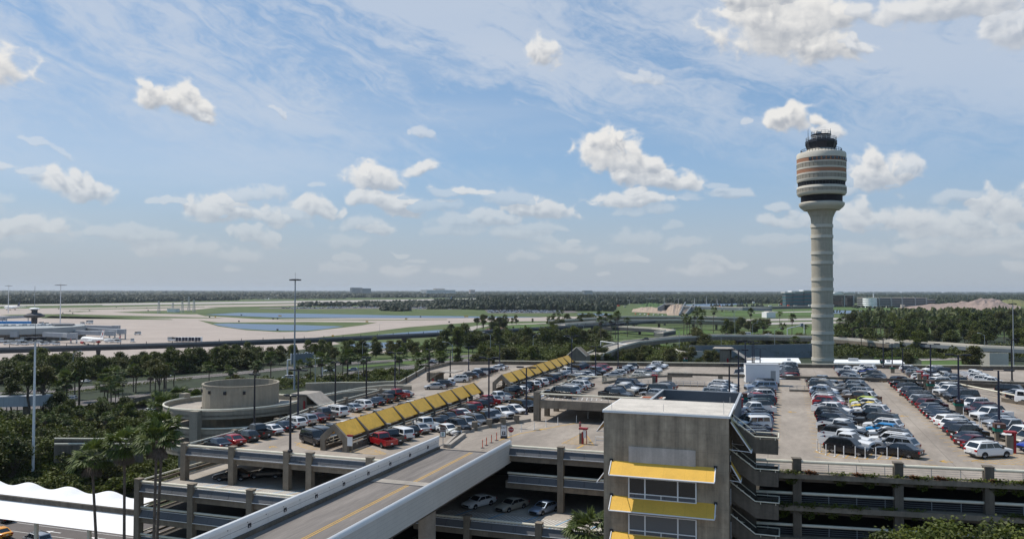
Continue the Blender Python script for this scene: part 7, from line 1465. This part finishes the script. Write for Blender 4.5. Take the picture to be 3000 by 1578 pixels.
# planting behind the ramp wall
scatter(PALMS[:2] + SHR, [(660, 1150), (1320, 1102), (1340, 1082), (660, 1120)], 44, 'palm or shrub behind the curved ramp wall', 'planting behind the ramp wall', (.8, 1.3), 15, mind=3.5)
plant(PALMS[:1], 1235, 1130, 'large fan palm with drooping fronds beside the pale sloping shelter', 'planting behind the ramp wall', htop=1062)
scatter(TREES[2:] + SHR, [(1330, 1090), (1680, 1078), (1680, 1055), (1340, 1065)], 36, 'leafy tree or shrub behind the far canopy parapet', 'trees beyond the rear parapet', (.7, .95), 16, mind=5)
scatter(TREES[2:4] + SHR, [(1690, 1075), (2160, 1068), (2160, 1046), (1700, 1050)], 44, 'shrubby tree behind the mid rear parapet', 'trees beyond the rear parapet', (.6, .85), 17, mind=5)
scatter(SHR + TREES[3:4], [(1990, 1040), (2420, 1022), (2400, 1004), (2000, 1012)], 34, 'shrub above the blue grey retaining wall', 'shrubs above the retaining wall', (1.0, 1.5), 18, mind=5)
scatter(TREES, [(2110, 985), (2270, 978), (2260, 955), (2110, 960)], 16, 'dark tree left of the control tower', 'trees left of the control tower', (.8, 1.1), 19, mind=8)
scatter(TREES[:3] + PALMS[2:], [(1620, 968), (1760, 962), (1740, 940), (1580, 945)], 16, 'tree right of the round lawn', 'trees around the round lawn', (.9, 1.2), 20, mind=8)
scatter(TREES + PINES, [(1395, 975), (1480, 968), (1480, 953), (1400, 958)], 12, 'tree on the mulch bed of the round lawn', 'trees around the round lawn', (.9, 1.15), 21, mind=7)
plant(TREES[:1], 1322, 977, 'single rounded tree on the grass before the curved road', None, htop=948)
for px, pb, pt in [(1503, 970, 955), (1540, 972, 952), (1500, 950, 930), (1512, 950, 921), (1560, 945, 932)]: plant(TREES[4:], px, pb, 'small lawn tree near the curved road, %s from the left' % ordinal([1500, 1503, 1512, 1540, 1560].index(px) + 1), 'small lawn trees', htop=pt)
scatter(TREES[2:4], [(2000, 1052), (2230, 1050), (2220, 1034), (2005, 1036)], 10, 'rounded tree before the blue grey retaining wall', 'trees before the retaining wall', (.62, .85), 31, mind=6)
scatter(TREES[3:4] + SHR[:1], [(1740, 1058), (1880, 1060), (1870, 1040), (1750, 1040)], 8, 'small tree below the start of the curved flyover', 'trees below the flyover', (.55, .8), 32, mind=5)
# tall palms by the flyovers
tp_ = [(1803, 990, 925), (1811, 1000, 920), (1838, 985, 935), (2003, 1000, 925), (2012, 1003, 935), (2021, 1002, 934), (2035, 985, 918), (2042, 985, 905), (2056, 1000, 915), (2052, 1005, 935), (2090, 975, 905), (2115, 1000, 965), (2200, 980, 910), (2237, 1000, 950), (2284, 955, 916), (2320, 1000, 927), (2290, 1010, 952), (2360, 990, 955), (2468, 975, 921), (2524, 1040, 970), (2466, 1030, 975), (2330, 1040, 990), (1755, 990, 920), (1775, 990, 925), (1760, 1010, 935), (1790, 1005, 930), (2240, 990, 955), (2130, 1010, 970), (2181, 1010, 980)]
for i, q in enumerate(sorted(tp_)): plant(PALMS[2:], q[0], q[1], 'tall palm by the flyovers behind the garage, %s from the left' % ordinal(i + 1), 'tall palms by the flyovers', htop=q[2], sz=1.25)
# woodland at the right
scatter(TREES + PINES[:1], [(2440, 1040), (3080, 1045), (3080, 1000), (2440, 1000)], 48, 'dark tree in the front of the right hand wood', 'wood right of the control tower', (1.0, 1.4), 22, mind=7)
scatter(TREES + PINES + PALMS[2:], [(2440, 1000), (3080, 1000), (3080, 955), (2480, 955)], 55, 'tree in the middle of the right hand wood', 'wood right of the control tower', (1.2, 1.6), 23, mind=9)
scatter(PALMS[2:], [(2480, 1020), (2900, 1010), (2900, 960), (2480, 960)], 30, 'palm rising from the right hand wood', 'palms in the right hand wood', (1.0, 1.35), 25, mind=9)
for i, q in enumerate([(2443, 918, 907), (2452, 917, 907), (2460, 917, 907), (2476, 918, 907), (2497, 920, 908), (2601, 918, 910), (2614, 918, 910), (2625, 918, 908), (2664, 918, 911), (2680, 918, 911), (2694, 920, 908), (2716, 920, 906), (2736, 920, 907), (2741, 917, 906)]): plant(TREES[4:], q[0], q[1], 'small round tree by the long right hand pond, %s from the left' % ordinal(i + 1), 'small trees by the right hand pond', htop=q[2])
plant(TREES[3:4], 2850, 1085, 'olive green rounded tree beside the plain beige wall', None, htop=1012); plant(TREES[3:4], 2660, 1075, 'pale olive tree near the thin fence behind the garage', None, htop=1030)
# foreground palms and trees
fpz = [(290, 1345, 95, 0.0), (366, 1305, 95, 0), (450, 1290, 93, 0), (458, 1255, 96, 0)]
for i, (px, py, D, ln) in enumerate(fpz):
    X, Y = at(px, 1500, 0); k = D / Vector((X, Y, 0)).dot(Vector((_f.x, _f.y, 0))); X *= k; Y *= k; h = H - (py - 851) * D / F; p = palm('tall_palm_tree', h, 44, 2.15, 40 + i, skirt=.55, lean=(-1.2, -.2, .3, .8)[i], thick=.17); p.location = (X, Y, 0); p['category'] = 'palm tree'
    p['label'] = ('tall slender palm in front of the white canopy with a brown skirt of fronds', 'second tall palm before the white canopy, its crown higher', 'tall palm before the garage corner, its crown the lower of the pair', 'tall palm before the garage corner, its crown the higher of the pair')[i]; p['group'] = 'tall foreground palms'
X, Y = at(1735, 1535, 14); p = palm('fan_palm', 13.6, 50, 2.4, 55, skirt=.1); p.location = (X, Y - 1.5, 0); p['category'] = 'palm tree'; p['label'] = 'green fan palm crown beside the left edge of the stair tower'
for i, (px, pt, D, s, lab) in enumerate([(2790, 1462, 68, 1.0, 'large leafy tree before the planted garage front at the lower right'), (2900, 1490, 64, 1.0, 'leafy tree at the bottom right corner before the garage'), (2690, 1530, 66, .8, 'smaller leafy tree left of the lower right trees'), (2600, 1525, 70, .6, 'small leafy tree top at the bottom right of centre'), (2980, 1540, 62, .9, 'tree crown cut by the right bottom edge')]):
    X, Y = at(px, 1500, 0); k = D / Vector((X, Y, 0)).dot(Vector((_f.x, _f.y, 0))); X *= k; Y *= k; h = H - (pt - 851) * D / F; t = broad('leafy_tree', h, 4.4 * s, 7500, .30, FOL[0 if i % 2 else 1], 60 + i, low=.45, clumps=26); t.location = (X, Y, 0); t['label'] = lab; t['category'] = 'tree'
# hedges
def hedge(label, pts, w, h, seed):
    P = [at(x, y, 0) for x, y in pts]; rs_ = np.random.RandomState(seed); c = []
    for i in range(len(P) - 1):
        l = math.dist(P[i], P[i + 1]); m = int(l * 26); u = rs_.rand(m)[:, None]; a = np.array(P[i]); d = np.array(P[i + 1]) - a; nn = np.array([-d[1], d[0]]) / l; xy = a + d * u + nn * ((rs_.rand(m)[:, None] - .5) * w); c.append(np.concatenate([xy, (h * rs_.rand(m)[:, None] ** .5)], 1))
    o = leaf_mesh('hedge', np.concatenate(c), 1.0, .45, FOL[1], rs_); tag(o, label, 'hedge')
hedge('clipped green hedge along the nearer left highway', [(380, 1186), (470, 1172), (560, 1158), (600, 1150)], 3, 1.6, 1); hedge('long low hedge behind the middle of the rear parapet', [(1880, 1058), (1980, 1060), (2080, 1060)], 4, 2.5, 2); hedge('clipped hedge on the median of the left highway', [(150, 1160), (260, 1148), (400, 1130), (560, 1112)], 2.5, 1.2, 3); hedge('dark hedge before the blue grey retaining wall', [(2260, 1048), (2420, 1044), (2460, 1046)], 5, 4, 4)
# low thickets: leaves nobody could count
def thicket(label, polypx, n, h, seed, mat, size=.8, lump=5.0):
    rs_ = np.random.RandomState(seed); P = [np.array(at(x, y, 0)) for x, y in polypx]; u = rs_.rand(n)[:, None]; v = rs_.rand(n)[:, None]; xy = (P[0] * (1 - u) + P[1] * u) * (1 - v) + (P[3] * (1 - u) + P[2] * u) * v
    g = fbm(xy[:, 0] / lump + 50, xy[:, 1] / lump + 50, 3, seed, .5); z = np.clip((g - .22) * 1.9, .05, 1.2) * h * (1 - .35 * rs_.rand(n) ** 2)
    o = leaf_mesh('thicket', np.concatenate([xy, z[:, None]], 1), .9, size, mat, rs_); tag(o, label, 'thicket', kind='stuff')
thicket('low dark planting in front of the right hand wood', [(2440, 1052), (3000, 1052), (3000, 1028), (2440, 1028)], 26000, 6, 1, FOL[0], 1.0)
thicket('planting between the flyover and the rear parapet', [(1420, 1062), (2000, 1060), (2000, 1022), (1420, 1030)], 30000, 5, 2, FOL[1], 1.0)
thicket('ground cover beside the curving flyover', [(1400, 1030), (1800, 1018), (1760, 985), (1420, 998)], 26000, 7, 3, FOL[0], 1.2, 8)
thicket('ground cover on the slope left of the control tower', [(1990, 1020), (2420, 1012), (2420, 996), (2000, 1000)], 16000, 5, 4, FOL[1], 1.0)
thicket('thicket filling the ground behind the white fabric canopy', [(90, 1460), (420, 1455), (430, 1330), (110, 1330)], 30000, 3.2, 5, FOL[1], .5, 3.5)
thicket('undergrowth below the left highway', [(-60, 1440), (90, 1440), (540, 1215), (-60, 1235)], 50000, 2.6, 6, FOL[0], .6, 4)
thicket('undergrowth between the left highway and the guideway', [(-60, 1132), (760, 1080), (760, 1062), (-60, 1100)], 45000, 7, 7, FOL[0], .95, 7)
thicket('shrubs and ground cover behind the curved ramp wall', [(640, 1152), (1330, 1104), (1340, 1082), (640, 1128)], 26000, 2.6, 8, FOL[1], .6, 4)
thicket('thicket beside the left flank of the garage', [(405, 1475), (550, 1420), (660, 1290), (440, 1300)], 26000, 3.0, 9, FOL[1], .5, 3.5)
thicket('dark planting along the near highway verge', [(100, 1232), (560, 1180), (560, 1166), (100, 1215)], 14000, 2.2, 10, FOL[0], .6, 4)
# far woods
def forest(name, label, boxes, seed, mat):
    """boxes: (x left, near row left, x right, near row right, far row left, far row right, count, width m, height m)"""
    rs_ = np.random.RandomState(seed); unit = []
    for r_, z in ((1.0, -.1), (1.02, .35), (.85, .68), (.45, .93)):
        for k in range(7): unit.append((r_ * math.cos(2 * PI * k / 7), r_ * math.sin(2 * PI * k / 7), z))
    unit.append((0, 0, 1.0)); unit = np.array(unit); fs = []
    for j in range(3):
        for k in range(7): fs.append((j * 7 + k, j * 7 + (k + 1) % 7, (j + 1) * 7 + (k + 1) % 7, (j + 1) * 7 + k))
    for k in range(7): fs.append((21 + k, 21 + (k + 1) % 7, 28))
    V = []; Fa = []; nv = 0
    for (xl, nl, xr, nr, fl_, fr_, cnt, w, h) in boxes:
        for _ in range(cnt):
            u, v = rs_.rand(), rs_.rand(); px = xl + (xr - xl) * u; yn = nl + (nr - nl) * u; yf = fl_ + (fr_ - fl_) * u; q = 1 / (yn - 850.6) + (1 / (yf - 850.6) - 1 / (yn - 850.6)) * v; X, Y = at(px, 850.6 + 1 / q, 0)
            s = rs_.uniform(.7, 1.35); hh = h * rs_.uniform(.75, 1.2); a = rs_.rand() * 6.3; c_, s_ = math.cos(a), math.sin(a); P = unit * np.array([w * s * .5 * rs_.uniform(.8, 1.25), w * s * .5, hh]); P[:, :2] *= (1 + .22 * rs_.randn(29))[:, None]; P[:, 2] *= (1 + .10 * rs_.randn(29))
            V.append(np.stack([X + P[:, 0] * c_ - P[:, 1] * s_, Y + P[:, 0] * s_ + P[:, 1] * c_, P[:, 2] - .5], 1)); Fa += [tuple(i + nv for i in f) for f in fs]; nv += 29
    me = bpy.data.meshes.new(name); me.from_pydata(np.concatenate(V).tolist(), [], Fa); me.materials.append(mat); o = bpy.data.objects.new(name, me); C.objects.link(o); return tag(o, label, 'forest', kind='stuff')
forest('far_forest', 'endless flat forest fading to blue along the horizon', [(-200, 862.5, 3200, 864, 853.2, 853.6, 3600, 95, 24), (-200, 868, 3200, 871, 862, 863.5, 2600, 45, 17)], 1, FORF)
forest('left_forest', 'dark forest beyond the left runways', [(-100, 892, 330, 887, 874, 871, 2600, 13, 15), (330, 887, 700, 879, 871, 868, 2000, 14, 14), (700, 876, 1010, 875, 871, 868, 350, 16, 7)], 2, FORF)
forest('middle_forest', 'dense dark wood beyond the runways in the centre', [(600, 871, 1480, 873, 863, 864, 2400, 26, 17), (1400, 903, 1830, 893, 878, 873, 3600, 13, 19), (1380, 907, 1800, 912, 896, 888, 1500, 11, 15), (1270, 902, 1470, 904, 889, 884, 420, 11, 14)], 3, FORF)
forest('right_forest', 'dense forest behind the new terminal and the dirt heaps', [(1830, 890, 2320, 889, 867, 867, 3600, 15, 17), (2300, 887, 3150, 889, 867, 868, 4200, 18, 17), (2730, 890, 3150, 893, 878, 880, 1500, 12, 15)], 4, FORF)
forest('car_park_trees', 'rounded oaks standing among the distant parked cars', [(870, 898, 1130, 896, 892, 889, 75, 13, 9), (1050, 898, 1330, 899, 888, 884, 330, 12, 9), (1120, 911, 1200, 912, 904, 903, 60, 11, 11), (1250, 905, 1440, 907, 898, 896, 160, 11, 9)], 5, FORF)
forest('wood_edge', 'back of the right hand wood, slender trees merging into one mass', [(2500, 962, 3080, 960, 934, 927, 520, 9, 15)], 8, FOL[0])
forest('construction_palms', 'row of small palms before the distant terminal works', [(2080, 903, 2250, 905, 897, 897, 40, 5, 8), (2500, 903, 2620, 905, 899, 898, 40, 6, 6)], 6, FORF)
# ------------------------------------------------------------------ air
hz = bpy.data.materials.new('haze_air'); hz.use_nodes = True; N = hz.node_tree.nodes; N.clear(); pv = N.new('ShaderNodeVolumePrincipled'); pv.inputs['Density'].default_value = HAZE; pv.inputs['Color'].default_value = (.80, .88, .97, 1); pv.inputs['Anisotropy'].default_value = .25
ou = N.new('ShaderNodeOutputMaterial'); hz.node_tree.links.new(pv.outputs[0], ou.inputs['Volume'])
b = MB(); b.box(-17000, 15000, -500, 20000, -1.4, 116); o = b.build('haze', hz); o['kind'] = 'stuff'; o['label'] = 'thin blue haze over the plain'; o['category'] = 'haze'
for o in bpy.data.objects:
    if o.parent is None and len(str(o.get('label','')).split()) > 16: print('LONG', o['label'])
for p in list(PROTO.values()) + list(FAR.values()) + TREES + PINES + SHR + PALMS: drop(p)
for o in list(bpy.data.objects):
    if '_o' in o.keys(): del o['_o']
for cname, coll in (('curves', bpy.data.curves),):
    for c_ in list(coll):
        if c_.users == 0: coll.remove(c_)
SC.view_settings.exposure = EXPO
